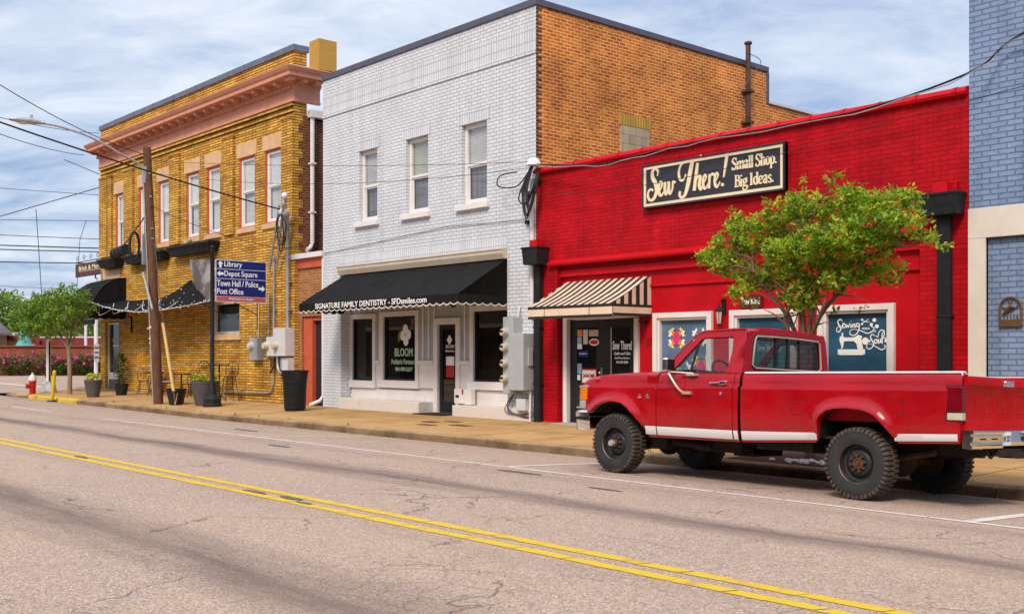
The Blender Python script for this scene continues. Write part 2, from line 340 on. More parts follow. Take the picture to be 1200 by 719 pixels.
def road_mat():
    m, nt, b, N, L = _new('asphalt')
    tc = N.new('ShaderNodeTexCoord'); sp = N.new('ShaderNodeSeparateXYZ'); L.new(tc.outputs['Object'], sp.inputs[0])
    def noise(scale, det=6, rough=.6, vec=None, dist=0):
        n = N.new('ShaderNodeTexNoise'); n.inputs['Scale'].default_value = scale; n.inputs['Detail'].default_value = det; n.inputs['Roughness'].default_value = rough
        n.inputs['Distortion'].default_value = dist
        L.new(vec or tc.outputs['Object'], n.inputs['Vector']); return n
    def mr(sock, a, c, lo, hi):
        r = N.new('ShaderNodeMapRange'); r.inputs['From Min'].default_value = a; r.inputs['From Max'].default_value = c
        r.inputs['To Min'].default_value = lo; r.inputs['To Max'].default_value = hi; L.new(sock, r.inputs['Value']); return r.outputs[0]
    def math_(op, a, c):
        n = N.new('ShaderNodeMath'); n.operation = op
        for i, q in enumerate((a, c)):
            if isinstance(q, (int, float)): n.inputs[i].default_value = q
            else: L.new(q, n.inputs[i])
        return n.outputs[0]
    def mixc(f, A, B):
        x = N.new('ShaderNodeMix'); x.data_type = 'RGBA'
        if isinstance(f, (int, float)): x.inputs['Factor'].default_value = f
        else: L.new(f, x.inputs['Factor'])
        for k, q in (('A', A), ('B', B)):
            if isinstance(q, tuple): x.inputs[k].default_value = rgb(q)
            else: L.new(q, x.inputs[k])
        return x.outputs['Result']
    # aggregate: fine stones in grey, pink and ochre
    vo = N.new('ShaderNodeTexVoronoi'); vo.inputs['Scale'].default_value = 85; L.new(tc.outputs['Object'], vo.inputs['Vector'])
    rp = N.new('ShaderNodeValToRGB'); el = rp.color_ramp.elements
    el[0].position = 0; el[0].color = (.10,.075,.065,1); el[1].position = 1; el[1].color = (.75,.60,.50,1)
    for p_, c_ in ((.25,(.28,.205,.168,1)),(.5,(.41,.298,.238,1)),(.72,(.52,.35,.20,1)),(.85,(.35,.30,.31,1))):
        q = el.new(p_); q.color = c_
    sx = N.new('ShaderNodeSeparateColor'); L.new(vo.outputs['Color'], sx.inputs[0])
    L.new(sx.outputs[0], rp.inputs[0])
    flat = mixc(.25, rp.outputs[0], (.39,.283,.223))
    # large wear patches
    big = mr(noise(.35, 5).outputs['Fac'], .35, .65, 0, 1)
    c = mixc(math_('MULTIPLY', big, .30), flat, (.475,.325,.212))
    med = mr(noise(1.6, 7, .7).outputs['Fac'], .5, .75, 0, 1)
    c = mixc(math_('MULTIPLY', med, .30), c, (.29,.215,.185))
    # oil / tyre bands along the street
    mp = N.new('ShaderNodeMapping'); mp.inputs['Scale'].default_value = (.22,1.6,1); L.new(tc.outputs['Object'], mp.inputs[0])
    wob = mr(noise(1., 6, .65, mp.outputs[0]).outputs['Fac'], .25, .75, -.5, .5)
    streak = mr(noise(2.5, 8, .7, mp.outputs[0]).outputs['Fac'], .30, .60, .45, 1)
    for y0, w, k in ((7.42,.46,.95),(3.45,.66,.9),(9.0,.35,.25),(5.2,.3,.15)):
        d = math_('ABSOLUTE', math_('ADD', math_('SUBTRACT', sp.outputs[1], y0), math_('MULTIPLY', wob, .55)), 0)
        f = mr(d, 0, w, 1, 0)
        f = math_('MULTIPLY', math_('MULTIPLY', f, streak), k)
        c = mixc(math_('MINIMUM', f, .8), c, (.115,.08,.068))
    # gutter grime near the kerb
    g = math_('MULTIPLY', mr(sp.outputs[1], 11.2, 12.15, 0, 1), mr(noise(1.2,6,.7,mp.outputs[0]).outputs['Fac'], .4, .7, .1, .8))
    c = mixc(math_('MULTIPLY', g, .55), c, (.24,.165,.10))
    # cracks
    wv = N.new('ShaderNodeVectorMath'); wv.operation = 'ADD'
    wn = noise(1.3, 4, .6); ws = N.new('ShaderNodeVectorMath'); ws.operation = 'SCALE'; ws.inputs['Scale'].default_value = .8
    L.new(wn.outputs['Color'], ws.inputs[0]); L.new(tc.outputs['Object'], wv.inputs[0]); L.new(ws.outputs[0], wv.inputs[1])
    vc = N.new('ShaderNodeTexVoronoi'); vc.feature = 'DISTANCE_TO_EDGE'; vc.inputs['Scale'].default_value = .62; L.new(wv.outputs[0], vc.inputs['Vector'])
    ck = mr(vc.outputs['Distance'], .0, .012, 1, 0)
    cm = mr(noise(.5, 3).outputs['Fac'], .47, .56, 0, 1)
    vc2 = N.new('ShaderNodeTexVoronoi'); vc2.feature = 'DISTANCE_TO_EDGE'; vc2.inputs['Scale'].default_value = 3.; L.new(wv.outputs[0], vc2.inputs['Vector'])
    ck2 = mr(vc2.outputs['Distance'], 0, .03, 1, 0); cm2 = mr(noise(.42, 3, .5).outputs['Fac'], .56, .64, 0, .6)
    crack = math_('MAXIMUM', math_('MULTIPLY', ck, cm), math_('MULTIPLY', ck2, cm2))
    c = mixc(math_('MULTIPLY', crack, .7), c, (.07,.055,.05))
    L.new(c, b.inputs['Base Color']); b.inputs['Roughness'].default_value = .88; b.inputs['Specular IOR Level'].default_value = .3
    bp = N.new('ShaderNodeBump'); bp.inputs['Strength'].default_value = .5; bp.inputs['Distance'].default_value = .01
    hh = math_('SUBTRACT', vo.outputs['Distance'], math_('MULTIPLY', crack, 2.))
    L.new(hh, bp.inputs['Height']); L.new(bp.outputs[0], b.inputs['Normal'])
    return m
M['asphalt'] = road_mat()

def walk_mat(name, a, d, dark, joint=True):
    m, nt, b, N, L = _new(name)
    tc = N.new('ShaderNodeTexCoord')
    n = N.new('ShaderNodeTexNoise'); n.inputs['Scale'].default_value = .9; n.inputs['Detail'].default_value = 9; n.inputs['Roughness'].default_value = .68
    L.new(tc.outputs['Object'], n.inputs['Vector'])
    r = N.new('ShaderNodeValToRGB'); e = r.color_ramp.elements; e[0].position = .30; e[0].color = rgb(dark); e[1].position = .72; e[1].color = rgb(d)
    q = e.new(.48); q.color = rgb(a)
    L.new(n.outputs['Fac'], r.inputs[0])
    sp_ = N.new('ShaderNodeTexNoise'); sp_.inputs['Scale'].default_value = 60; sp_.inputs['Detail'].default_value = 3; L.new(tc.outputs['Object'], sp_.inputs['Vector'])
    mr = N.new('ShaderNodeMapRange'); mr.inputs['From Min'].default_value = .3; mr.inputs['From Max'].default_value = .7; mr.inputs['To Min'].default_value = .78; mr.inputs['To Max'].default_value = 1.2
    L.new(sp_.outputs['Fac'], mr.inputs['Value'])
    v = N.new('ShaderNodeVectorMath'); v.operation = 'SCALE'; L.new(r.outputs[0], v.inputs[0]); L.new(mr.outputs[0], v.inputs['Scale'])
    out = v.outputs[0]
    if joint:
        t = N.new('ShaderNodeTexBrick'); t.offset = 0; t.inputs['Scale'].default_value = 1; t.inputs['Brick Width'].default_value = 1.52; t.inputs['Row Height'].default_value = 1.6
        t.inputs['Mortar Size'].default_value = .016; t.inputs['Mortar Smooth'].default_value = .2
        mp = N.new('ShaderNodeMapping'); mp.inputs['Location'].default_value = (0,.55,0); L.new(tc.outputs['Object'], mp.inputs[0]); L.new(mp.outputs[0], t.inputs['Vector'])
        mm = N.new('ShaderNodeMix'); mm.data_type = 'RGBA'; jm = N.new('ShaderNodeMath'); jm.operation = 'MULTIPLY'; jm.inputs[1].default_value = .9
        L.new(t.outputs['Fac'], jm.inputs[0]); L.new(jm.outputs[0], mm.inputs['Factor']); L.new(out, mm.inputs['A']); mm.inputs['B'].default_value = (.10,.06,.025,1)
        out = mm.outputs['Result']
    L.new(out, b.inputs['Base Color']); b.inputs['Roughness'].default_value = .85; b.inputs['Specular IOR Level'].default_value = .3
    bp = N.new('ShaderNodeBump'); bp.inputs['Strength'].default_value = .35; bp.inputs['Distance'].default_value = .01
    L.new(sp_.outputs['Fac'], bp.inputs['Height']); L.new(bp.outputs[0], b.inputs['Normal'])
    return m
M['walk'] = walk_mat('tan_concrete', (.46,.27,.10), (.52,.33,.15), (.30,.17,.07))
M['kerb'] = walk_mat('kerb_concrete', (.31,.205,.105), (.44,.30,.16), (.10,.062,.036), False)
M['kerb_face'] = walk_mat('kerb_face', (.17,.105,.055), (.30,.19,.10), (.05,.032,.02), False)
M['kerb_y_face'] = walk_mat('kerb_yellow_face', (.55,.36,.04), (.62,.42,.06), (.22,.15,.05), False)
M['kerb_y'] = walk_mat('kerb_yellow', (.62,.40,.03), (.66,.45,.06), (.36,.24,.09), False)

# ------------------------------------------------------------------ lettering
def text_mesh(s, extr=.004, bold=0., shear=0., spacing=1.):
    cu = bpy.data.curves.new('lettering', 'FONT'); cu.body = s; cu.extrude = extr; cu.offset = bold; cu.shear = shear; cu.resolution_u = 3; cu.space_character = spacing
    ob = bpy.data.objects.new('lettering', cu); COL.objects.link(ob)
    dg = bpy.context.evaluated_depsgraph_get(); dg.update()
    me = bpy.data.meshes.new_from_object(ob.evaluated_get(dg))
    vs = [tuple(v.co) for v in me.vertices]; fs = [tuple(p.vertices) for p in me.polygons]
    bpy.data.objects.remove(ob); bpy.data.meshes.remove(me)
    return vs, fs
def letters(mb, s, a0, a1, z0, z1, plane, face='-y', extr=.004, bold=0., shear=0., spacing=1., mi=0, slope=0., fit=None):
    """flat raised lettering fitted to a rectangle; face '-y' reads along +x, '+x' reads along +y"""
    vs, fs = text_mesh(s, extr, bold, shear, spacing)
    xs = [v[0] for v in vs]; ys = [v[1] for v in vs]
    X0, X1, Y0, Y1 = min(xs), max(xs), min(ys), max(ys)
    n = len(mb.v)
    for x, y, z in vs:
        a = a0 + (x-X0)/(X1-X0)*(a1-a0); w = z0 + (y-Y0)/(Y1-Y0)*(z1-z0) + slope*(a-a0)
        mb.v.append((a, plane - z, w) if face == '-y' else (plane + z, a, w))
    for f in fs: mb.f.append(tuple(n+i for i in f)); mb.m.append(mi)
def catmull(P, n=6):
    out = []
    Q = [P[0]] + list(P) + [P[-1]]
    for i in range(1, len(Q)-2):
        p0, p1, p2, p3 = Q[i-1], Q[i], Q[i+1], Q[i+2]
        for k in range(n):
            t = k/n
            out.append(tuple(.5*((2*b)+(-a+c)*t+(2*a-5*b+4*c-d)*t*t+(-a+3*b-3*c+d)*t**3) for a, b, c, d in zip(p0, p1, p2, p3)))
    out.append(tuple(P[-1])); return out
STROKE = [0]
def stroke(mb, pts, T, plane, depth=.012, mi=0, smooth=True, wk=1., face='-y'):
    """brush stroke: pts (u, v, width); T maps (u,v)->(a,z); laid on a plane with its own small thickness"""
    P = catmull(pts, 7) if smooth and len(pts) > 2 else pts
    STROKE[0] = (STROKE[0]+1) % 40
    base = plane - depth - .00025*STROKE[0]
    L_, R_ = [], []
    for i, p in enumerate(P):
        q = P[min(i+1, len(P)-1)]; o = P[max(i-1, 0)]
        a0, z0 = T(o[0], o[1]); a1, z1 = T(q[0], q[1]); a, z = T(p[0], p[1])
        dx, dz = a1-a0, z1-z0; l = math.hypot(dx, dz) or 1
        w = max(.002, p[2]*wk)/2; nx, nz = -dz/l*w, dx/l*w
        yy = base - .00006*i
        L_.append((a+nx, yy, z+nz)); R_.append((a-nx, yy, z-nz))
    mb.grid([L_, R_], mi)
    mb.grid([L_, [(p[0], plane, p[2]) for p in L_]], mi); mb.grid([R_, [(p[0], plane, p[2]) for p in R_]], mi)
# ------------------------------------------------------------------ the ground
def H(x): return min(.24, max(0., -(x+26)*.0065))
def zroad(x, y): return .1 - .0042*(y-5.67)**2 + H(x)
def zwalk(x, y): return .068 + max(0, y-12.3)*.016 + H(x)
XS = [-160,-110,-80,-63,-55,-50,-46,-44.5,-42,-40,-38,-34,-30,-26,-20,-15,-10,-5,0,10,25,60]
YS = [-.6+i*(12.75/24) for i in range(25)]
mb = MB(); mb.grid([[(x, y, zroad(x, y)) for y in YS] for x in XS])
tag(mb.build('road', M['asphalt'], smooth=60), 'worn pinkish grey asphalt street with dark tyre bands and cracks', 'road', kind='structure')
mb = MB()
def zside(x, y): return zroad(x, 12.15) + min(1, (y-12.15)/9)*.06
mb.grid([[(x, y, zside(x, y)) for y in (12.15,13,14,16,19,22,30,45,70,110)] for x in XS[:8]])
tag(mb.build('side_street', M['asphalt'], smooth=60), 'side street crossing beyond the yellow brick corner building', 'street', kind='structure')
mb = MB(); mb.poly([(-2500,-2500,-.5),(2500,-2500,-.5),(2500,2500,-.5),(-2500,2500,-.5)])
tag(mb.build('ground', mat('earth', (.16,.14,.09), .95, var=.2, scale=.05)), kind='structure')
# kerb path: straight, round the corner, up the side street
kp = [(60,12.15),(30,12.15),(0,12.15),(-10,12.15),(-20,12.15),(-26,12.15),(-30,12.15),(-34.6,12.15),(-39.3,12.15),(-41.5,12.15)]
arc = [(-41.5-2.6*math.sin(R(a)), 14.75-2.6*math.cos(R(a))) for a in (15,30,45,60,75,90)]
kp2 = kp + arc + [(-44.1,20),(-44.1,30),(-44.1,70)]
def kerb_rows(path, drop=lambda x: 0):
    rows = []
    for i, (x, y) in enumerate(path):
        a = path[max(i-1,0)]; b = path[min(i+1,len(path)-1)]
        dx, dy = b[0]-a[0], b[1]-a[1]; l = math.hypot(dx, dy); nx, ny = -dy/l, dx/l   # away from the walk
        top = .068 + H(x) - drop(x); bot = (zroad(x, y) if y < 12.2 else zside(x, y)) - .1
        pr = [(0,bot),(0.005,top-.055),(-.012,top-.018),(-.045,top-.001),(-.18,top)]
        rows.append([(x+nx*o, y+ny*o, z) for o, z in pr])
    return rows
def dens(path, step=.5, jit=0):
    out = []
    for (a, b) in zip(path[:-1], path[1:]):
        n = max(1, int(math.hypot(b[0]-a[0], b[1]-a[1])/step)) if abs(a[0]) < 45 and a[1] < 30 else 4
        for k in range(n): out.append((a[0]+(b[0]-a[0])*k/n, a[1]+(b[1]-a[1])*k/n))
    return out+[path[-1]]
def kerb_build(name, path, m, **k):
    P = dens(path); rr = kerb_rows(P, **k); random.seed(3)
    for r in rr:
        j = random.uniform(-.012,.012)
        for i in (1,2,3): r[i] = (r[i][0], r[i][1]+j*.8, r[i][2]+j*.5-.003)
    for q in range(9, len(rr)-2, 6):        # open joints between the kerb lengths
        for o, c in ((0,.0),(1,.03),(2,.0)):
            for i in (1,2,3,4): p = rr[q+o][i]; e = rr[q][i]; rr[q+o][i] = (e[0]+(p[0]-e[0])*.03, p[1]+c*.7, p[2]-c)
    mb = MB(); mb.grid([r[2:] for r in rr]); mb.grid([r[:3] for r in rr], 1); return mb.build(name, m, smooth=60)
ramp = lambda x: .075 if x < -40.6 else (.075*(-39.3-x)/1.3 if x < -39.3 else 0)
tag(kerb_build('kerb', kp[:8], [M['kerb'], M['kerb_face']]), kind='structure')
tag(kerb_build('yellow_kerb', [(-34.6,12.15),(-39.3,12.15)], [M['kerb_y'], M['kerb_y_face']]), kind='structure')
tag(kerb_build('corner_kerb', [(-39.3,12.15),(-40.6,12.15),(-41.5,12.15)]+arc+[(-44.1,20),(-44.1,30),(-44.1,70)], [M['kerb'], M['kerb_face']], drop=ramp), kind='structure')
# pavement
mb = MB(); xs = [60,40,20,10,5,0,-5,-10,-15,-20,-26,-30,-34.6,-39.3]
mb.grid([[(x, y, zwalk(x, y)-.001) for y in (12.33,13,14,15,15.72)] for x in xs])
mb.grid([[(x, y, zwalk(x, y)-.001-(ramp(x) if y < 13 else 0)) for y in (12.33,13,14,15,15.72)] for x in (-39.3,-40.6,-41.5)])
inner = [(-41.5,12.33)] + [(-41.5-2.42*math.sin(R(a)), 14.75-2.42*math.cos(R(a))) for a in (15,30,45,60,75,90)]
for a, b in zip(inner[:-1], inner[1:]):
    mb.poly([(a[0],a[1],zwalk(a[0],a[1])-.001-ramp(a[0])),(b[0],b[1],zwalk(b[0],b[1])-.001-ramp(b[0])),(-41.5,15.72,zwalk(-41.5,15.72))])
mb.grid([[(x, y, zwalk(x, 15)) for y in (14.75,15.72)] for x in (-43.92,-41.5)])
mb.grid([[(x, y, zwalk(x, 15)) for y in (15.72,20,30,70)] for x in (-43.92,-41.7)])
tag(mb.build('sidewalk', M['walk'], smooth=60), kind='structure')
# near-side kerb and pavement under the photographer
mb = MB(); mb.box(-160,60,-.8,-.6,-.2,.1); mb.quad((-160,-.8,.1),(60,-.8,.1),(60,-6,.14),(-160,-6,.14))
tag(mb.build('near_sidewalk', M['walk']), kind='structure')
# painted lines (sheets 4 mm over the road)
def strip(mb, x0, x1, y0, y1, seg=1.0, dz=.004, taper=0):
    n = max(1, int(abs(x1-x0)/seg)); rows = []
    for i in range(n+1):
        x = x0+(x1-x0)*i/n; rows.append([(x, y, zroad(x, y)+dz) for y in (y0, (y0+y1)/2, y1)])
    mb.grid(rows)
mb = MB(); random.seed(11)
for y in (5.305,5.555):
    x = -70.
    while x < 30:
        l = random.choice([1.2,2.6,3.5]) if x < -14 else random.uniform(.30,.62)
        g = .0 if x < -14 else random.uniform(.004,.02)
        j = random.uniform(-.006,.006)
        n = 3; rows = []
        for i in range(n+1):
            xx = x+(l-g)*i/n
            rows.append([(xx+.05*(k-.5), y+j+.115*k+random.uniform(-.006,.006), zroad(xx, y+.115*k)+.004) for k in (0,.5,1)])
        mb.grid(rows); x += l
tag(mb.build('centre_line', M['line_yellow']), 'double yellow centre line', 'road marking', kind='structure')
mb = MB(); random.seed(5)
x = -62.
while x < 30:
    l = random.uniform(.8,2.4); 
    if not (-29.5 < x < -27.2 or (x < -24 and random.random() < .25)): strip(mb, x, x+l-.03, 9.46+random.uniform(-.006,.006), 9.545+random.uniform(-.008,.008), .6)
    x += l
for x0, y1 in ((-10.95,11.9),(-17.9,11.8),(-4.62,11.8),(1.6,11.9),(-24.5,11.7)):
    w = .1 if x0 != -4.62 else .13
    mb.grid([[(x0+(y-9.5)*.03+k*w, y, zroad(x0, y)+.0045) for k in (0,1)] for y in [9.55+(y1-9.55)*i/8 for i in range(9)]])
tag(mb.build('parking_lines', M['line_white']), kind='structure')
mb = MB()
mb.grid([[(x, y0+(x+60)*.03, zside(x, y0)+.005) for y0 in (15.6,15.85)] for x in (-60,-56,-52,-48.5)])
mb.grid([[(-47.6+k*.3, y, zside(-47.6,y)+.005) for k in (0,1)] for y in (13,16,20)])
mb.grid([[(-62+k*.3, y, zside(-62,y)+.005) for k in (0,1)] for y in (17,22,30)])
tag(mb.build('stop_line', M['line_white']), kind='structure')
# dark repair patches
mb = MB(); random.seed(2)
for x, y, rx, ry in ((-10.3,5.46,.26,.045),(-9.6,5.50,.22,.05),(-9.2,5.40,.16,.04),(-15.4,5.46,.25,.05),(-10.2,9.1,.5,.06),(-15.6,8.7,.4,.06),(-20,10.4,.5,.08),(-8.2,8.6,.3,.04)):
    mb.poly([(x+rx*random.uniform(.8,1.1)*math.cos(a), y+ry*random.uniform(.7,1.2)*math.sin(a), zroad(x,y)+.0065) for a in [i*math.pi/6 for i in range(12)]])
tag(mb.build('asphalt_patches', mat('tar_patch', (.12,.10,.09), .8, var=.35, scale=12)), kind='structure')
mb = MB(); mb.poly([(x, y, zwalk(x,y)+.004) for x, y in ((-9.5,12.38),(-7.75,12.38),(-7.6,14.0),(-9.6,14.0))])
tag(mb.build('mulch', M['mulch']), 'dark mulch bed round the street tree', 'mulch', kind='stuff')
mb = MB(); random.seed(4)
for i in range(34):
    r = random.uniform(.02,.055); mb.ball((-8.45+random.gauss(0,.22), 12.75+random.gauss(0,.12), .085), r, 6, 4, sc=(1,1,.6))
tag(mb.build('white_pebbles', M['stone_white']), 'white pebbles scattered on the mulch', 'pebbles', kind='stuff')
mb = MB(); random.seed(9)
for i in range(500):
    x = random.uniform(-13,-2.5); y = 12.05-abs(random.gauss(0,.12)); r = random.uniform(.004,.012); mb.ball((x, y, zroad(x,y)+.002), r, 5, 3)
tag(mb.build('grit', mat('grit', (.42,.36,.28), .9, var=.4, scale=60)), 'grit and small stones lying in the gutter', 'grit', kind='stuff')

# ------------------------------------------------------------------ windows
BL = [2]
M['sash_glass'] = glass('sash_glass', (.9,.92,.92), .10, .95, .03)
def sash_window(parent, x0, x1, z0, z1, y, fm, upper, lower, sill=None, lintel=None, fw=.07, outer=None, split=.52, sillm=None, lintm=None):
    mb = MB()
    if outer is not None:
        frame_rect(mb, x0, x1, z0, z1, y-.04, y+.1, .05, 1)
        x0i, x1i, z0i, z1i = x0+.052, x1-.052, z0+.052, z1-.052
    else: x0i, x1i, z0i, z1i = x0, x1, z0, z1
    frame_rect(mb, x0i, x1i, z0i, z1i, y, y+.08, fw)
    zm = z0i+(z1i-z0i)*split
    mb.box(x0i+fw, x1i-fw, y+.012, y+.09, zm-.03, zm+.03)
    frame_rect(mb, x0i+fw+.001, x1i-fw-.001, z0i+fw+.001, zm-.03, y+.035, y+.075, .035)
    w = mb.build('window', [fm, outer or fm], parent, bevel=.006)
    a, b = x0i+fw, x1i-fw
    p = MB(); p.quad((a,y+.045,zm),(b,y+.045,zm),(b,y+.045,z1i-fw),(a,y+.045,z1i-fw)); p.build('upper_pane', M['sash_glass'], w)
    p = MB(); p.quad((a,y+.06,z0i+fw),(b,y+.06,z0i+fw),(b,y+.06,zm),(a,y+.06,zm)); p.build('lower_pane', M['sash_glass'], w)
    BL[0] = (BL[0]*7+3) % 11; dz = .05*(BL[0]-5)/5
    zs = zm+dz
    p = MB(); rows = []; k = 0; z = z1i-fw/2
    while z > zs: rows.append([(a-.02, y+.13+(.012 if k % 2 else 0), z), (b+.02, y+.13+(.012 if k % 2 else 0), z)]); z -= .022; k += 1
    p.grid([[(q[0], q[1]-.045, q[2]) for q in r] for r in rows]); p.build('blind', upper, w)
    p = MB(); n = 14; p.grid([[(a-.03+(b-a+.06)*i/n, y+.135+.022*math.sin(i*1.9+BL[0]), z) for i in range(n+1)] for z in (z0i, zs+.1)]); p.build('curtain', lower, w)
    if sill:
        s = MB(); s.box(*sill); s.build('sill', sillm or fm, w, bevel=.01)
    if lintel:
        s = MB(); s.box(*lintel); s.build('lintel', lintm, w, bevel=.006)
    return w
def pane_mat(name, col, dark, refl=.5):
    # blind behind old glass: pale cloth, broken by slats, under a gloss
    return mat(name, col, .08, var=dark, scale=1.4, streak=(.6,.6,1.6), coat=.6)
M['pane_pale'] = pane_mat('pane_pale', (.90,.90,.88), .04)
M['pane_cream'] = pane_mat('pane_cream', (.50,.53,.43), .2)
M['pane_grey'] = pane_mat('pane_grey', (.20,.19,.19), .35)
M['pane_mid'] = pane_mat('pane_mid', (.62,.62,.61), .12)

# ------------------------------------------------------------------ yellow corner building
yb = thing('brick_building', (-34.2,15.6,.15), 'two storey yellow brick corner building with a salmon cornice', 'building')
WX = [(-40.32,-39.42),(-38.14,-37.27),(-36.43,-35.54),(-34.18,-33.24),(-32.65,-31.71),(-30.43,-29.42),(-28.81,-27.84)]
holes = [(a,b,5.40,7.57) for a, b in WX] + [(-41.36,-40.0,.1,2.78),(-32.2,-30.4,2.18,3.22)]
mb = MB()
wall(mb, 'x', -41.84, -27.08, -.2, 10.2, 15.6, holes, .14)
wall(mb, 'y', 15.6, 34, -.2, 8.4, -41.84, [], .1)
mb.quad((-41.84,15.6,8.4),(-41.84,16.0,8.4),(-41.84,16.0,10.2),(-41.84,15.6,10.2))
mb.quad((-27.08,15.6,8.4),(-27.08,16.0,8.4),(-27.08,16.0,10.2),(-27.08,15.6,10.2))
mb.quad((-41.84,16.0,8.4),(-27.08,16.0,8.4),(-27.08,16.0,10.2),(-41.84,16.0,10.2))
# pilasters, corbel bands and toothed quoins
for a, b in ((-41.835,-41.05),(-40.95,-40.62),(-39.40,-38.55),(-35.40,-34.62),(-31.38,-30.72),(-27.72,-27.085)):
    mb.box(a, b, 15.525, 15.6, 5.28 if a > -41.5 or True else 0, 8.28)
    mb.box(a-.03 if a > -41.8 else a, b+.03 if b < -27.2 else b, 15.50, 15.6, 8.28, 8.36)
mb.box(-41.835, -27.085, 15.55, 15.6, 8.47, 8.55); mb.box(-41.835, -27.085, 15.525, 15.6, 8.63, 8.72)
mb.build('wall', M['yellow_brick'], yb)
mb = MB()
wall(mb, 'y', 15.6, 34, -.2, 8.4, -27.08, [], .1)
mb.build('side_wall', M['dark_brick'], yb)
# toothed return of yellow brick on the dark side wall
mb = MB(); z = .2
k = 0
while z < 8.3:
    mb.box(-27.12, -27.065, 15.595, 15.73+(.13 if k % 2 else 0), z, z+.235); z += .24; k += 1
mb.build('quoin', M['yellow_brick'], yb)
mb = MB(); mb.box(-41.84,-27.08,16.05,34,8.3,8.38)
mb.build('roof', M['roofing'], yb)
mb = MB(); mb.box(-41.88,-27.03,15.54,16.05,10.2,10.37)
for i in range(1,9): mb.box(-41.88+i*1.7-.02,-41.88+i*1.7+.02,15.53,16.06,10.2,10.375)
mb.build('coping', M['slate_metal'], yb)
# cornice: profile swept along the front with returns on both ends
prof = [(.0,8.74),(.09,8.74),(.09,8.80),(.06,8.83),(.06,9.16),(.10,9.18),(.10,9.22),(.14,9.22),(.14,9.33),(.50,9.335),(.50,9.44),(.54,9.47),(.60,9.56),(.60,9.585),(.0,9.80)]
mb = MB(); rows = []
xL, xR, yF = -41.84, -27.08, 15.6
for o, z in prof:
    rows.append([(xL-o*.3, 16.4, z),(xL-o*.3, yF-o, z),(xR+o*1.12, yF-o, z),(xR+o*1.12, 16.4, z)])
mb.grid(rows); mb.poly([r[0] for r in rows]); mb.poly([r[-1] for r in rows])
cor = mb.build('cornice', M['salmon'], yb)
mb = MB(); n = 46
for i in range(n):
    x = xL+.12+i*(xR-xL-.24)/(n-1)
    if i % 2 == 0: mb = MB(); mb.box(x-.075, x+.075, yF-.40, yF-.13, 9.225, 9.345); mb.build('modillion', M['salmon'], cor)
for yy in (15.2,15.62,16.04): 
    mbb = MB(); mbb.box(-26.92,-26.62,yy,yy+.16,9.225,9.345); mbb.build('modillion', M['salmon'], cor)
mb = MB(); n = 120; E_ = [(xL+.02,yF-.06)]
for i in range(n):
    x = xL+.05+i*(xR-xL-.1)/(n-1); E_ += [(x-.032,yF-.11),(x-.032,yF-.175),(x+.032,yF-.175),(x+.032,yF-.11)]
E_.append((xR-.02,yF-.06)); mb.prism(E_, 'z', 9.09, 9.195)
mb.build('dentil_band', M['salmon'], cor)
for i, (a, b) in enumerate(WX):
    sash_window(yb, a, b, 5.40, 7.57, 15.66, M['sash'], M['pane_pale'], M['pane_mid'] if i > 1 else M['pane_pale'], sill=(a-.1,b+.1,15.54,15.70,5.25,5.402),
        lintel=(a-.12,b+.12,15.572,15.70,7.572,8.0), outer=M['red_orange'], sillm=M['salmon_lintel'], lintm=M['salmon_lintel'])
# small ground floor window
mb = MB(); frame_rect(mb, -32.19,-30.41,2.19,3.21,15.64,15.74,.08); w = mb.build('window', M['tan_trim'], yb, bevel=.005)
mb = MB(); mb.quad((-32.15,15.72,2.2),(-30.42,15.72,2.2),(-30.42,15.72,3.2),(-32.15,15.72,3.2)); mb.build('pane', M['glass_dark'], w)
mb = MB(); mb.box(-32.35,-30.28,15.54,15.74,2.0,2.185); mb.build('sill', M['salmon_lintel'], w)
# door in the corner bay
mb = MB(); frame_rect(mb, -41.36,-40.0,.25,2.76,15.70,15.80,.07,0,False); mb.box(-41.29,-40.07,15.72,15.8,.60,.86)
d = mb.build('door', M['white_wood'], yb, bevel=.005)
mb = MB(); mb.quad((-41.29,15.76,.86),(-40.07,15.76,.86),(-40.07,15.76,2.69),(-41.29,15.76,2.69)); mb.build('pane', M['glass_dark'], d)
mb = MB(); mb.box(-41.29,-40.07,15.71,15.79,.20,.42); mb.box(-41.29,-40.07,15.72,15.79,.425,.595); mb.build('kick_panel', mat('kick_panel', (.10,.11,.14), .5), d)
mb = MB(); letters(mb, 'Brick & Mortar', -41.0,-40.1,2.02,2.17,15.755); mb.box(-41.0,-40.1,15.75,15.756,1.86,1.90); mb.build('lettering', M['white'], d)
mb = MB(); mb.box(-41.0,-40.75,15.75,15.757,.93,1.25); mb.build('sticker', M['sign_blue'], d)
mb = MB(); mb.box(-41.55,-39.85,15.575,15.70,4.42,4.75); mb.build('door_lintel', M['salmon_lintel'], yb)
# gutter and downspout on the side wall
mb = MB(); mb.box(-27.07,-26.86,16.02,34,8.34,8.54); mb.tube([(-26.97,16.12,8.4),(-26.97,16.12,4.75),(-26.97,16.05,4.6),(-26.90,15.9,4.52)], .065, 8)
for z in (7.0,5.6): mb.box(-27.07,-26.88,16.04,16.20,z,z+.05)
mb.build('downspout', M['cream_wood'], yb)
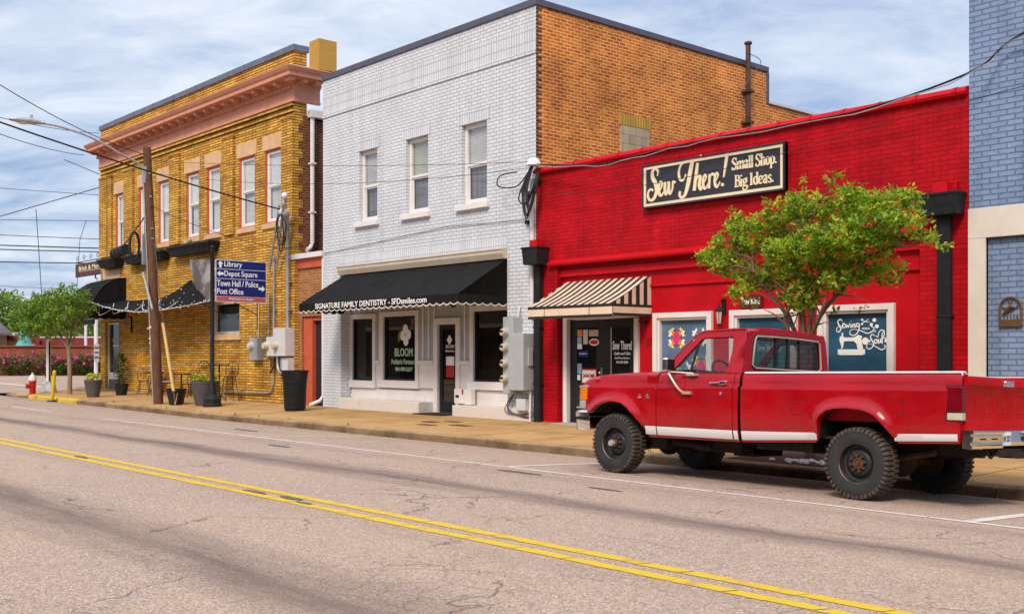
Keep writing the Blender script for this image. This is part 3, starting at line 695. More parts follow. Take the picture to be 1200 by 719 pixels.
# black window boxes
def window_box(x0, x1, z0, z1, label, plants):
    c = thing('window_box', ((x0+x1)/2,15.55,z0), label, 'planter', 'black window boxes on the yellow facade')
    mb = MB(); y0, y1 = 15.22, 15.58; ins = .16*min(1,(x1-x0)/2)
    mb.hexa([(x0+ins,y0+.08,z0),(x1-ins,y0+.08,z0),(x1-ins,y1,z0),(x0+ins,y1,z0),(x0,y0,z1),(x1,y0,z1),(x1,y1,z1),(x0,y1,z1)])
    n = int((x1-x0)/.13)
    for i in range(n):
        t = (i+.5)/n; xa = x0+ins+(x1-x0-2*ins)*t; xb = x0+(x1-x0)*t
        mb.hexa([(xa-.025,y0+.06,z0+.02),(xa+.025,y0+.06,z0+.02),(xa+.025,y0+.1,z0+.02),(xa-.025,y0+.1,z0+.02),(xb-.025,y0-.02,z1-.05),(xb+.025,y0-.02,z1-.05),(xb+.025,y0+.02,z1-.05),(xb-.025,y0+.02,z1-.05)])
    mb.box(x0-.02,x1+.02,y0-.03,y1,z1-.05,z1+.01)
    mb.build('trough', M['black_plastic'], c, bevel=.006)
    if plants:
        lf = MB(); random.seed(int(x0*-10))
        for px_ in plants:
            for k in range(26):
                a = random.uniform(0,6.28); t = random.uniform(.1,.32); x, y, z = px_, 15.4, z1
                q = Vector((math.cos(a)*t*.8, math.sin(a)*t*.5, random.uniform(.08,.26))); s_ = Vector((-math.sin(a),math.cos(a),0))*.03
                o = Vector((x,y,z)); lf.poly([o+q*.4-s_, o+q, o+q*.4+s_, o])
        lf.build('plant', M['leaf_b'], c)
window_box(-41.2,-39.45,4.80,5.13,'short black window box, leftmost of the three, bare of plants',[])
window_box(-38.7,-35.35,4.80,5.10,'long black window box behind the wooden utility pole, small plant at its right',[-36.3])
window_box(-34.9,-31.7,4.82,5.14,'long black window box with a green sprout in the middle, rightmost of the three',[-33.5])
# rooftop box and tall corner chimney
t = thing('rooftop_box', (-30,18.3,8.4), 'square ochre panelled box standing above the roof of the yellow building', 'rooftop box')
mb = MB(); mb.box(-30.3,-29.72,18.0,18.66,10.62,11.6); mb.build('panel', M['yel_panel'], t)
mb = MB(); mb.box(-29.84,-29.76,18.50,18.60,8.38,10.615); mb.box(-30.3,-29.72,18.0,18.66,10.55,10.615); mb.build('support', M['black'], t)

# ------------------------------------------------------------------ narrow brick entry bay between the two
eb = thing('brick_entry', (-26.3,15.72,.1), 'narrow one storey brick bay with a red door frame between the yellow and white buildings', 'entry')
mb = MB(); wall(mb, 'x', -27.075, -25.545, -.1, 4.3, 15.72, [(-26.88,-25.62,.0,2.62)], .3); mb.build('wall', M['entry_brick'], eb)
mb = MB(); mb.box(-27.07,-25.55,15.70,20,4.31,4.36); mb.build('roof', M['black'], eb)
mb = MB(); mb.box(-27.2,-25.55,15.55,15.70,4.25,4.39); mb.tube([(-25.62,15.66,4.3),(-25.62,15.66,.42),(-25.66,15.58,.28),(-25.86,15.38,.16)], .05, 8); mb.build('gutter', M['white_wood'], eb)
mb = MB(); mb.box(-27.07,-25.55,15.66,15.715,3.98,4.24); mb.build('fascia', M['red_orange'], eb)
mb = MB(); mb.box(-26.87,-26.40,15.78,15.95,.1,2.6); mb.box(-25.72,-25.62,15.78,15.95,.1,2.6); mb.box(-26.40,-25.72,15.79,15.95,2.5,2.6)
d = mb.build('door', M['red_orange'], eb)
mb = MB(); mb.box(-26.40,-25.72,15.9,15.96,.1,2.5); mb.build('door_leaf', mat('dark_navy', (.02,.022,.035), .45), d)

# ------------------------------------------------------------------ white painted brick building
wb = thing('brick_building', (-21.2,15.6,.12), 'two storey white painted brick building with an orange brick side wall', 'building')
GX = [(-23.75,-22.92),(-21.66,-20.76),(-19.47,-18.56)]
mb = MB()
wall(mb, 'x', -25.54, -16.93, -.2, 8.08, 15.6, [(a,b,5.0,6.84) for a,b in GX]+[(-24.65,-17.86,-.3,3.68)], .16)
mb.box(-25.54, -16.93, 15.57, 15.6, 8.0, 8.08); 
wall(mb, 'x', -25.54, -16.93, 8.62, 9.02, 15.6, [], .1)
mb.quad((-25.54,15.6,-.2),(-25.54,34,-.2),(-25.54,34,9.02),(-25.54,15.6,9.02))
mb.quad((-24.65,15.76,.0),(-24.65,15.95,.0),(-24.65,15.95,3.68),(-24.65,15.76,3.68)); mb.quad((-17.86,15.76,0),(-17.86,15.95,0),(-17.86,15.95,3.68),(-17.86,15.76,3.68))
mb.build('wall', M['white_brick'], wb)
mb = MB()
wall(mb, 'x', -25.54, -16.93, 8.08, 8.62, 15.6)
for a, b in GX: mb.box(a-.1, b+.1, 15.588, 15.70, 6.845, 7.12)
mb.box(-24.66, -17.85, 15.59, 15.62, 3.90, 4.14)
mb.build('soldier_course', M['white_soldier'], wb)
mb = MB()
mb.prism([(15.603,-.2),(26.2+8,-.2),(26.2+8,8.2),(23.9,8.2),(23.9,9.02),(15.603,9.02)], 'x', -17.2, -16.932)
ow = mb.build('side_wall', M['orange_brick'], wb)
mb = MB(); mb.box(-16.94,-16.90,18.24,19.22,5.4,6.82); mb.build('blocked_window', M['pale_block'], wb)
mb = MB(); mb.box(-16.94,-16.905,18.20,19.26,6.822,7.1); mb.build('window_arch', brick('ochre_soldier', (.62,.40,.08), (.5,.29,.05), (.3,.18,.06), bw=.28, rh=.09, soldier=True, bump=.5), wb)
mb = MB(); random.seed(1); E_ = [(15.604,.2),(15.604,9.0)]; z = 9.0
while z > .3: E_ += [(15.76,z),(15.76,z-.075),(15.66,z-.075),(15.66,z-.15)]; z -= .15
mb.prism(E_, 'x', -16.931, -16.922)
mb.build('corner_brick', brick('burnt_brick', (.10,.045,.035), (.06,.03,.03), (.3,.2,.1), bump=.4), wb)
mb = MB(); mb.box(-25.56,-16.90,15.56,15.88,9.02,9.17); mb.box(-17.24,-16.895,15.88,23.98,9.025,9.165); mb.box(-25.6,-25.3,15.9,24,9.02,9.16)
mb.box(-17.0,-16.90,23.90,24.0,8.2,9.02)
mb.build('coping', M['coping'], wb, bevel=.01)
mb = MB(); mb.box(-17.24,-16.88,23.98,34.2,8.2,8.27); mb.build('low_coping', M['pale_grey'], wb)
mb = MB(); mb.box(-25.3,-17.2,15.9,34,8.1,8.16); mb.build('roof', M['roofing'], wb)
for i, (a, b) in enumerate(GX):
    sash_window(wb, a, b, 5.0, 6.84, 15.70, M['cream_wood'], [M['pane_mid'],M['pane_cream'],M['pane_mid']][i], M['pane_grey'], sill=(a-.16,b+.1,15.5,15.76,4.86,4.998), fw=.09, split=.5)
# shopfront set back under the awning
mb = MB()
mb.box(-24.64,-17.87,15.86,15.98,3.4,3.675)
hl = [(-24.58,-23.60,.86,2.49),(-23.11,-21.71,.89,2.52),(-20.80,-20.09,.14,2.27),(-19.43,-17.95,.92,2.55)]
wall(mb, 'x', -24.64, -17.87, .05, 3.4, 15.95, hl, .06, 1)
for a, b, c, d_ in hl:
    for e in (0,):
        w = .13 if c > .5 else .16
        mb.box(a-w, a-.002, 15.90, 15.96, c-(w if c > .5 else 0), d_+w); mb.box(b+.002, b+w, 15.90, 15.96, c-(w if c > .5 else 0), d_+w)
        mb.box(a-.001, b+.001, 15.902, 15.96, d_+.002, d_+w)
        if c > .5: mb.box(a-w-.05, b+w+.05, 15.86, 15.959, c-w-.06, c-.002)
for a, b in ((-23.465,-23.245),(-21.575,-20.965),(-19.925,-19.565)): mb.box(a, b, 15.885, 15.948, 1.30, 1.40); mb.box(a, b, 15.93, 15.949, .72, 1.298)
mb.box(-24.63,-21.0,15.93,15.949,.3,.655); mb.box(-19.9,-17.88,15.93,15.949,.3,.71)
mb.box(-24.63,-21.3,15.90,15.946,.40,.50)
x = -24.5
while x < -17.9:
    if not (-20.97 < x < -19.93 and False): mb.box(x, x+.05, 15.925, 15.948, 1.405 if not any(a-.14 < x+.02 < b+.14 for a,b,c,d_ in hl) else 2.68, 3.398)
    x += .235
sf = mb.build('shopfront', [M['cream_wood'], M['grey_board']], wb, bevel=.004)
mb = MB(); mb.prism([(15.75,3.66),(15.52,3.66),(15.50,3.70),(15.46,3.78),(15.46,3.85),(15.44,3.86),(15.44,3.89),(15.75,3.90)], 'x', -24.62, -17.87); mb.build('shopfront_cornice', M['tan_trim'], wb)
mb = MB(); mb.box(-24.5,-20.95,15.45,15.93,.0,.40); mb.box(-19.7,-17.0,15.50,15.93,.0,.37); mb.build('brick_ledge', M['chip_cream'], wb, bevel=.012)
# dim room behind the glass
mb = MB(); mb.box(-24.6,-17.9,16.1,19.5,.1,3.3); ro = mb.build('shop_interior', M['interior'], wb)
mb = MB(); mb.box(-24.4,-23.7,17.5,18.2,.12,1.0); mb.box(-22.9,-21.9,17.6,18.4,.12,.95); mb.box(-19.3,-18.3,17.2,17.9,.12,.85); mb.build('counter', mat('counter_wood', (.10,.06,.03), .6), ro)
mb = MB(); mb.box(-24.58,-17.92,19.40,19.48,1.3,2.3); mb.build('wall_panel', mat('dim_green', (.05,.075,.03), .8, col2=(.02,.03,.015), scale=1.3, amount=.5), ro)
mb = MB(); mb.box(-23.9,-23.72,17.2,17.4,1.0,1.75); mb.build('display_stand', M['cream'], ro)
for a, b, c, d_ in (hl[0], hl[1], hl[3]):
    mb = MB(); frame_rect(mb, a+.002, b-.002, c+.002, d_-.002, 15.955, 16.03, .05); w = mb.build('window', M['black'], wb)
    mb = MB(); mb.quad((a+.05,16.0,c+.05),(b-.05,16.0,c+.05),(b-.05,16.0,d_-.05),(a+.05,16.0,d_-.05)); mb.build('pane', M['shop_glass'], w)
    if c == .89:
        lt = MB(); letters(lt, 'BLOOM', -22.70,-21.92,1.50,1.71,15.99,bold=.02); letters(lt, 'Pediatric Partners', -22.84,-21.84,1.30,1.43,15.99,bold=.015); letters(lt, '984-999-2637', -22.68,-21.94,1.12,1.23,15.99,bold=.02)
        lt.build('lettering', mat('mint_lettering', (.42,.62,.44), .6), w)
        fl = MB(); cx, cz = -22.22, 2.04
        for k in range(4):
            an = math.pi/4*0+k*math.pi/2+.1
            px_, pz = cx+.12*math.cos(an), cz+.15*math.sin(an)
            fl.prism([(px_+.105*math.cos(t), pz+.125*math.sin(t)) for t in [j*math.pi/7 for j in range(14)]], 'y', 15.984-.001*k, 15.992)
        fl.build('petals', M['white'], w)
        g = MB(); g.prism([(cx+.04*math.cos(t), cz+.045*math.sin(t)) for t in [j*math.pi/5 for j in range(10)]], 'y', 15.972, 15.979); g.build('flower_centre', M['yflower'], w)
        g = MB(); g.poly([(cx-.1,15.995,cz-.05),(cx-.33,15.995,cz-.18),(cx-.36,15.995,cz+.0),(cx-.26,15.995,cz+.12),(cx-.12,15.995,cz+.08)]); g.build('leaf_decal', M['leaf_b'], w)
        g = MB()
        for k in range(4): g.box(-21.98+k*.05,-21.955+k*.05,15.99,15.994,2.27+.03*k,2.46)
        g.build('red_ribbon', M['sign_red'], w)
# glazed door
mb = MB(); frame_rect(mb, -20.79,-20.10,.15,2.26,15.98,16.03,.10); mb.box(-20.69,-20.2,15.985,16.03,.25,.42)
d = mb.build('door', M['black'], wb)
mb = MB(); mb.quad((-20.69,16.0,.42),(-20.2,16.0,.42),(-20.2,16.0,2.16),(-20.69,16.0,2.16)); mb.build('pane', M['shop_glass'], d)
mb = MB(); mb.tube([(-20.74,15.93,1.0),(-20.74,15.93,1.22)], .014); mb.box(-20.76,-20.72,15.92,15.98,1.08,1.12); mb.build('handle', M['chrome'], d)
mb = MB(); mb.box(-20.55,-20.24,15.985,15.992,1.0,1.28); mb.build('red_notice', M['hyd_red'], d)
mb = MB(); mb.box(-20.55,-20.24,15.984,15.991,1.285,1.5); mb.build('white_notice', M['white'], d)
mb = MB(); letters(mb, 'BLOOM', -20.56,-20.25,1.70,1.78,15.99); letters(mb, 'Pediatric Partners', -20.58,-20.23,1.61,1.66,15.99)
for k in range(4): mb.prism([(-20.42+.05*math.cos(k*1.57)+.045*math.cos(t), 1.9+.06*math.sin(k*1.57)+.05*math.sin(t)) for t in [j*math.pi/5 for j in range(10)]], 'y', 15.984-.001*k, 15.992)
mb.build('lettering', M['white'], d)
mb = MB(); mb.box(-21.0,-19.9,15.3,15.95,.1,.14); mb.build('door_mat', M['soil'], d)
mb = MB(); letters(mb, '35', -19.88,-19.82,1.62,1.98,15.92); mb.build('house_number', M['grey_board'], wb)
tb = thing('wall_box', (-19.75,15.8,.37), 'small white wall box with a red tab beside the shop door', 'mail box')
mb = MB(); mb.box(-19.88,-19.52,15.70,15.86,.40,.74); mb.box(-19.52,-19.28,15.72,15.86,.38,.73); mb.build('case', M['white_wood'], tb, bevel=.01)
mb = MB(); mb.box(-19.58,-19.53,15.69,15.70,.62,.74); mb.build('red_tab', M['hyd_red'], tb)
mb = MB(); mb.box(-19.82,-19.7,15.692,15.70,.54,.60); mb.build('blue_mark', M['sign_blue'], tb)

def scallop(mb, p0, p1, z0, z1, n, out, mi=0, mi2=None, seg=6):
    """hanging valance from p0 to p1 (xy), scalloped lower edge with a pale binding"""
    P = []
    for i in range(n*seg+1):
        t = i/(n*seg); ph = (i % seg)/seg
        z = z0 - .045*math.sin(math.pi*ph)
        P.append((p0[0]+(p1[0]-p0[0])*t, p0[1]+(p1[1]-p0[1])*t, z))
    o = Vector((out[0], out[1], 0))
    mb.grid([[(x, y, z1) for x, y, z in P], P], mi)
    mb.grid([[Vector(p)+o*.006+Vector((0,0,.012)) for p in P], [Vector(p)+o*.006-Vector((0,0,.014)) for p in P]], mi2 if mi2 is not None else mi)
aw = thing('awning', (-21.1,15.6,2.7), 'long black canvas awning with white lettering and a scalloped valance', 'awning')
mb = MB()
xa, xb, yf = -24.42, -17.86, 14.2
bk = [(xa, 15.59, 3.66), (xb, 15.59, 3.66)]
rows = []
for i in range(9):
    t = i/8; rows.append([(xa+(xb-xa)*j/24, 15.59+(yf-15.59)*t, 3.66+(2.84-3.66)*t-.03*math.sin(math.pi*t)*(1-abs(((j%8)/8)-.5)*.6)) for j in range(25)])
mb.grid(rows); mb.poly([(xa,15.59,3.66),(xa,yf,2.84),(xa,15.59,2.84)]); mb.poly([(xb,15.59,3.66),(xb,yf,2.84),(xb,15.59,2.84)])
can = mb.build('canopy', M['black_fabric'], aw, smooth=30)
mb = MB(); scallop(mb, (xa,yf),(xb,yf),2.66,2.842,27,(0,-1),0,1); scallop(mb,(xb,yf),(xb,15.58),2.66,2.842,6,(1,0),0,1); scallop(mb,(xa,yf),(xa,15.58),2.66,2.842,6,(-1,0),0,1)
mb.build('valance', [M['black_fabric'], M['cream']], aw)
mb = MB(); letters(mb, 'SIGNATURE FAMILY DENTISTRY - SFDsmiles.com', -23.62,-18.95,2.69,2.825,yf-.004,bold=.012,extr=.002); mb.build('lettering', M['white'], aw)
mb = MB(); mb.tube([(xa+.03,yf+.03,2.83),(xb-.03,yf+.03,2.83)], .015,6)
for x in (xa+.05,(xa+xb)/2,xb-.05): mb.tube([(x,15.58,2.75),(x,yf+.04,2.82)],.013,6)
mb.ball((-18.9,14.9,2.66),.07,8,6)
mb.build('frame', M['iron'], aw)

# ------------------------------------------------------------------ red shop
rb = thing('brick_building', (-12.2,15.6,.12), 'single storey bright red painted brick shop with white framed windows', 'building')
mb = MB()
wall(mb, 'x', -16.90, -7.48, -.2, 5.40, 15.6, [(-16.27,-8.24,-.3,3.40)], .15)
mb.quad((-7.48,15.6,-.2),(-7.48,34,-.2),(-7.48,34,5.4),(-7.48,15.6,5.4)); mb.quad((-16.9,15.6,-.2),(-16.9,34,-.2),(-16.9,34,5.4),(-16.9,15.6,5.4))
mb.box(-8.02,-7.62,15.53,15.6,3.98,4.12)
mb.build('wall', M['red_brick'], rb)
mb = MB()
rw = [(-13.72,-12.31,.72,2.34),(-11.91,-10.51,.72,2.34),(-10.10,-8.72,.72,2.36)]
wall(mb, 'x', -16.27, -8.24, -.2, 3.40, 15.75, rw+[(-16.2,-14.1,-.3,2.37)], .12)
mb.build('shopfront', M['red_panel'], rb)
mb = MB(); mb.prism([(15.6,3.40),(15.50,3.40),(15.48,3.43),(15.48,3.46),(15.60,3.52)], 'x', -16.47, -8.05); mb.box(-16.268,-8.242,15.66,15.748,3.17,3.30); mb.box(-16.268,-8.242,15.70,15.748,2.86,2.90)
mb.build('ledge', M['red_trim'], rb)
mb = MB(); x = -16.93; k = 0
while x < -7.55:
    l = .62
    pts = [(15.52,5.40),(15.50,5.44),(15.53,5.50),(15.60,5.53),(15.80,5.53),(15.84,5.40)]
    mb.prism(pts, 'x', x+.004, min(x+l-.004,-7.485))
    if x+l < -7.6: mb.prism([(a+(-.010 if a < 15.6 else .010), b+(.010 if b > 5.42 else -.003)) for a, b in pts], 'x', x+l-.06, x+l-.008)
    x += l; k += 1
mb.build('parapet_cap', M['red_trim'], rb)
mb = MB(); mb.box(-16.9,-7.5,15.85,34,4.9,4.95); mb.build('roof', M['roofing'], rb)
# white framed shop windows with blinds
def shop_window(i, a, b, c, d_):
    mb = MB(); frame_rect(mb, a, b, c, d_, 15.68, 15.80, .10); frame_rect(mb, a+.1, b-.1, c+.1, d_-.1, 15.72, 15.82, .045)
    w = mb.build('window', M['white_wood'], rb, bevel=.006)
    p = MB(); p.quad((a+.13,15.80,c+.13),(b-.13,15.80,c+.13),(b-.13,15.80,d_-.13),(a+.13,15.80,d_-.13)); p.build('pane', [M['teal_blind'],M['blue_blind'],M['blue_blind']][i], w)
    return w
w1, w2, w3 = [shop_window(i, *q) for i, q in enumerate(rw)]
def quilt(par, cx, cz, s, cols):
    for k, (mname, pts) in enumerate(cols):
        mb = MB()
        for sx in (1,-1):
            for sz in (1,-1):
                mb.poly([(cx+sx*p[0]*s, 15.792-.0012*k, cz+sz*p[1]*s) for p in pts])
        mb.build('quilt_star', M[mname], par)
M['q_pink'] = mat('magenta_print', (.62,.03,.16), .6); M['q_orange'] = mat('orange_print', (.75,.22,.03), .6); M['q_yel'] = mat('yellow_print', (.75,.52,.06), .6); M['q_blk'] = mat('black_print', (.03,.03,.04), .6)
QA = [('white',[(.05,1.),(.3,.72),(.42,.95),(.62,.62),(.95,.62),(.8,.35),(1.,.2),(.7,.1),(.5,.4)]),('q_blk',[(.0,.85),(.2,.62),(.32,.8),(.55,.5),(.35,.35)]),('q_yel',[(.30,.66),(.55,.85),(.85,.66),(.7,.45)]),('q_orange',[(.1,.55),(.42,.6),(.6,.3),(.4,.1)]),('q_pink',[(0,0),(0,.5),(.28,.42),(.42,.0)])]
quilt(w1, -13.21, 1.86, .215, QA)
quilt(w1, -12.62, 1.30, .25, QA)
quilt(w1, -12.66, 1.87, .19, [('white',QA[0][1]),('teal',[(.1,.1),(.3,.5),(.6,.2)])])
quilt(w1, -13.05, 1.22, .22, [('white',QA[0][1]),('teal',[(.1,.1),(.3,.5),(.6,.2)])])
mb = MB(); mb.box(-11.45,-10.75,15.785,15.797,.95,1.95); mb.build('poster', mat('teal_poster', (.03,.24,.27), .5), w2)
mb = MB()
letters(mb,'you', -11.35,-11.1,1.78,1.9,15.78); letters(mb,'Sew By Your', -11.36,-10.85,1.58,1.72,15.78)
mb.build('lettering', M['white'], w2)
# window art: script "Sewing mends the Soul" with a sewing machine
Tw = lambda u, v: (-9.83 + u*1.0, 1.24 + v*1.0)
mb = MB()
S_ = []
def wr(pts, wk=1.): stroke(mb, [(u, v, w*wk) for u, v, w in pts], Tw, 15.797, .004)
# coordinates: u 0..1 across the glass, v 0..1 up
wr([(.25,.84,.012),(.20,.89,.02),(.15,.84,.022),(.17,.77,.026),(.22,.70,.026),(.18,.62,.022),(.12,.64,.016),(.14,.71,.012),(.22,.72,.010)])
wr([(.25,.73,.012),(.30,.78,.018),(.27,.80,.016),(.25,.74,.022),(.28,.70,.02),(.33,.74,.012)])
wr([(.33,.79,.02),(.34,.71,.022),(.37,.76,.014),(.39,.71,.02),(.42,.80,.014)]); wr([(.45,.78,.022),(.445,.71,.022),(.47,.72,.012)]); wr([(.455,.83,.02),(.458,.84,.02)])
wr([(.49,.78,.02),(.49,.71,.022),(.50,.76,.014),(.53,.78,.018),(.535,.71,.022),(.56,.73,.012)])
wr([(.63,.78,.016),(.58,.79,.02),(.57,.73,.022),(.62,.73,.016),(.63,.79,.018),(.63,.68,.022),(.58,.58,.022),(.50,.54,.02),(.42,.58,.016),(.46,.66,.012),(.58,.66,.012),(.70,.62,.018),(.82,.58,.02),(.92,.62,.022),(.96,.68,.016),(.90,.72,.012)])
letters(mb, 'MENDS', .70-9.83,.86-9.83,.655+1.24,.70+1.24,15.793); letters(mb, 'THE', .93-9.83,1.0-9.83,.60+1.24,.64+1.24,15.793)
# scissors and buttons
wr([(.70,.80,.012),(.78,.83,.014),(.84,.88,.008)]); wr([(.70,.85,.012),(.78,.82,.014),(.86,.81,.008)])
for cu_, cv in ((.695,.775),(.695,.865)): mb.prism([(-9.83+cu_+.026*math.cos(t), 1.24+cv+.022*math.sin(t)) for t in [j*math.pi/6 for j in range(12)]], 'y', 15.79, 15.796)
for cu_, cv, r in ((.965,.85,.04),(.90,.76,.035),(1.02,.72,.04)): mb.prism([(-9.83+cu_+r*math.cos(t), 1.24+cv+r*math.sin(t)) for t in [j*math.pi/8 for j in range(16)]], 'y', 15.788, 15.796)
# Soul
wr([(.97,.52,.012),(.92,.56,.02),(.88,.50,.024),(.92,.42,.026),(.95,.34,.024),(.88,.26,.022),(.81,.27,.018),(.80,.34,.014),(.88,.36,.010),(1.0,.30,.016),(1.12,.24,.022),(1.20,.28,.02),(1.18,.34,.014)], .85)
wr([(1.0,.46,.02),(.965,.42,.022),(.99,.37,.02),(1.03,.41,.02),(1.0,.46,.014)]); wr([(1.05,.46,.02),(1.05,.38,.022),(1.08,.38,.014),(1.10,.46,.02),(1.10,.38,.02)])
wr([(1.11,.38,.014),(1.17,.52,.018),(1.17,.62,.022),(1.11,.64,.02),(1.06,.58,.016),(1.04,.50,.014),(.99,.53,.012)]); wr([(1.14,.36,.016),(1.13,.50,.02),(1.14,.60,.012)])
mb.box(-9.83+1.19,-9.83+1.26,15.79,15.796,1.24+.39,1.24+.47); mb.box(-9.83+1.18,-9.83+1.27,15.789,15.797,1.24+.475,1.24+.49)
wrm = [(.16,.16),(.72,.16),(.74,.20),(.74,.24),(.16,.24)]
TT = lambda p: [(-9.83+u, 1.24+v) for u, v in p]
mb.prism(TT([(.15,.15),(.20,.13),(.70,.13),(.76,.15),(.76,.25),(.15,.25)]), 'y', 15.787, 15.796)
mb.prism(TT([(.60,.25),(.72,.25),(.70,.36),(.68,.46),(.70,.52),(.62,.55),(.52,.50),(.30,.50),(.26,.53),(.20,.52),(.19,.44),(.22,.36),(.24,.28),(.27,.28),(.28,.36),(.30,.42),(.52,.42),(.58,.36)]), 'y', 15.784, 15.795)
mb.prism([(-9.83+.77+.07*math.cos(t), 1.24+.42+.075*math.sin(t)) for t in [j*math.pi/8 for j in range(16)]], 'y', 15.783, 15.794)
mb.box(-9.83+.24,-9.83+.27,15.786,15.795,1.24+.52,1.24+.60); mb.box(-9.83+.23,-9.83+.25,15.786,15.795,1.24+.25,1.24+.30)
mb.box(-9.83+.83,-9.83+.88,15.786,15.795,1.24+.40,1.24+.44)
mb.xform(lambda x, y, z: (-9.896+(x+9.83)*.81, y, 2.14-(2.14-z)*.78)); mb.build('window_art', M['white'], w3)
# door with white frame
mb = MB(); frame_rect(mb, -16.2,-14.1,.13,2.37,15.69,15.84,.11,0,False); d = mb.build('door_frame', M['white_wood'], rb, bevel=.006)
mb = MB(); mb.box(-16.09,-14.21,15.80,15.86,.13,2.255); mb.build('door', mat('black_door', (.014,.014,.015), .35, var=.2), d)
mb = MB(); mb.box(-15.88,-15.34,15.792,15.80,.45,2.10); mb.box(-14.90,-14.42,15.792,15.80,.45,2.08); mb.build('pane', M['glass_dark'], d)
mb = MB(); mb.box(-14.905,-14.415,15.788,15.80,.44,.47); mb.box(-15.885,-15.335,15.788,15.80,.44,.47); mb.box(-14.915,-14.895,15.788,15.80,.47,2.08); mb.build('glazing_bar', M['alu'], d)
mb = MB(); mb.tube([(-15.12,15.74,1.12),(-15.12,15.74,1.28)], .015); mb.ball((-15.2,15.77,1.18),.03); mb.build('handle', M['chrome'], d)
mb = MB(); letters(mb,'Sew There!', -14.86,-14.34,1.64,1.82,15.786,bold=.02); letters(mb,'Quilts and Gifts', -14.82,-14.38,1.53,1.60,15.786,bold=.015); letters(mb,'Small Shop Big Ideas', -14.80,-14.40,1.45,1.50,15.786,bold=.01); letters(mb,'919-639-2009', -14.76,-14.44,1.37,1.42,15.786,bold=.015)
mb.build('lettering', M['white'], d)
stk = [(-15.86,-15.72,1.92,2.06,'q_orange'),(-15.86,-15.74,1.78,1.91,'sky_print'),(-15.86,-15.73,1.66,1.77,'white'),(-15.69,-15.56,1.76,2.06,'chip_cream'),(-15.52,-15.26,1.92,2.05,'tan_trim'),(-15.82,-15.55,1.50,1.62,'sign_blue'),(-15.86,-15.74,1.15,1.36,'sky_print'),(-15.86,-15.78,1.02,1.13,'white')]
M['sky_print'] = mat('sky_blue_print', (.25,.45,.60), .6)
for a, b, c, e, mn in stk:
    mb = MB(); mb.box(a, b, 15.785, 15.792, c, e); mb.build('sticker', M[mn], d)
mb = MB(); mb.prism([(-15.38+.14*math.cos(t), 1.80+.075*math.sin(t)) for t in [j*math.pi/10 for j in range(20)]], 'y', 15.784, 15.791); mb.build('oval_sticker', M['white'], d)
mb = MB(); mb.prism([(-15.38+.11*math.cos(t), 1.80+.045*math.sin(t)) for t in [j*math.pi/10 for j in range(20)]], 'y', 15.781, 15.783); mb.build('oval_mark', M['hyd_red'], d)
mb = MB(); mb.box(-15.74,-15.30,15.783,15.791,.94,1.26); st = mb.build('red_bordered_sign', M['hyd_red'], d)
mb = MB(); mb.box(-15.71,-15.33,15.780,15.782,.975,1.225); mb.build('sign_face', M['white'], d)
mb = MB(); letters(mb,'JANOME', -15.69,-15.35,1.05,1.15,15.778,bold=.03); mb.build('lettering', M['hyd_red'], d)
mb = MB(); letters(mb,'Longarm', -15.80,-15.57,1.545,1.585,15.782,bold=.01); mb.build('lettering', M['white'], d)
mb = MB(); mb.box(-16.15,-14.15,15.3,15.75,.05,.135); mb.build('doorstep', M['con'], d)
mb = MB(); letters(mb,'37', -13.95,-13.78,1.70,1.87,15.742,bold=.02,extr=.008); mb.build('house_number', mat('dark_red_number', (.22,.01,.01), .5), rb)
# striped awning
sa = thing('awning', (-14.95,15.6,2.3), 'small cream and black striped awning over the red shop door', 'awning')
M['stripe_c'] = mat('cream_stripe', (.72,.55,.40), .75, var=.1, scale=3, bump=.1); M['stripe_k'] = mat('black_stripe', (.022,.02,.02), .75)
xa, xb, yb_, yf, zt, zf = -16.12, -13.80, 15.74, 14.65, 3.06, 2.50
n = 24; mb = MB()
for i in range(n):
    t0, t1 = i/n, (i+1)/n; a, b = xa+(xb-xa)*t0, xa+(xb-xa)*t1
    for s in range(4):
        u0, u1 = s/4, (s+1)/4; sg = lambda u: -.035*math.sin(math.pi*u)
        mb.quad((a,yb_+(yf-yb_)*u0,zt+(zf-zt)*u0+sg(u0)),(b,yb_+(yf-yb_)*u0,zt+(zf-zt)*u0+sg(u0)),(b,yb_+(yf-yb_)*u1,zt+(zf-zt)*u1+sg(u1)),(a,yb_+(yf-yb_)*u1,zt+(zf-zt)*u1+sg(u1)), i % 2)
m_ = 10
for x_ in (xb, xa):
    for i in range(m_):
        u0, u1 = i/m_, (i+1)/m_
        mb.quad((x_,yb_+(yf-yb_)*u0,zt+(zf-zt)*u0),(x_,yb_+(yf-yb_)*u1,zt+(zf-zt)*u1),(x_,yb_+(yf-yb_)*u1,zf-.002),(x_,yb_+(yf-yb_)*u0,zf-.002), i % 2)
mb.build('canopy', [M['stripe_c'], M['stripe_k']], sa)
mb = MB(); mb.box(xa-.01,xb+.01,yf-.012,yf,zf-.05,zf+.005,1); mb.box(xb,xb+.012,yf,yb_,zf-.05,zf+.0,1)
mb.box(xa-.01,xb+.005,yf-.008,yf-.002,zf-.19,zf-.051,0); mb.box(xb+.004,xb+.010,yf+.02,yb_,zf-.17,zf-.051,0)
mb.box(xa-.01,xb+.005,yf-.006,yf-.001,zf-.245,zf-.191,1); mb.box(xb+.003,xb+.009,yf+.03,yb_,zf-.225,zf-.171,1)
for x_ in (-15.65,-14.4): mb.box(x_,x_+.012,yf-.014,yf-.009,zf-.25,zf+.0,1)
mb.build('valance', [M['stripe_c'], M['stripe_k']], sa)
mb = MB(); mb.tube([(xa+.05,15.7,2.27),(-15.2,15.2,2.22),(xb-.05,15.7,2.27)],.008,5); mb.box(xa+.02,xb-.02,15.60,15.735,2.38,2.46); mb.build('frame', M['iron'], sa)

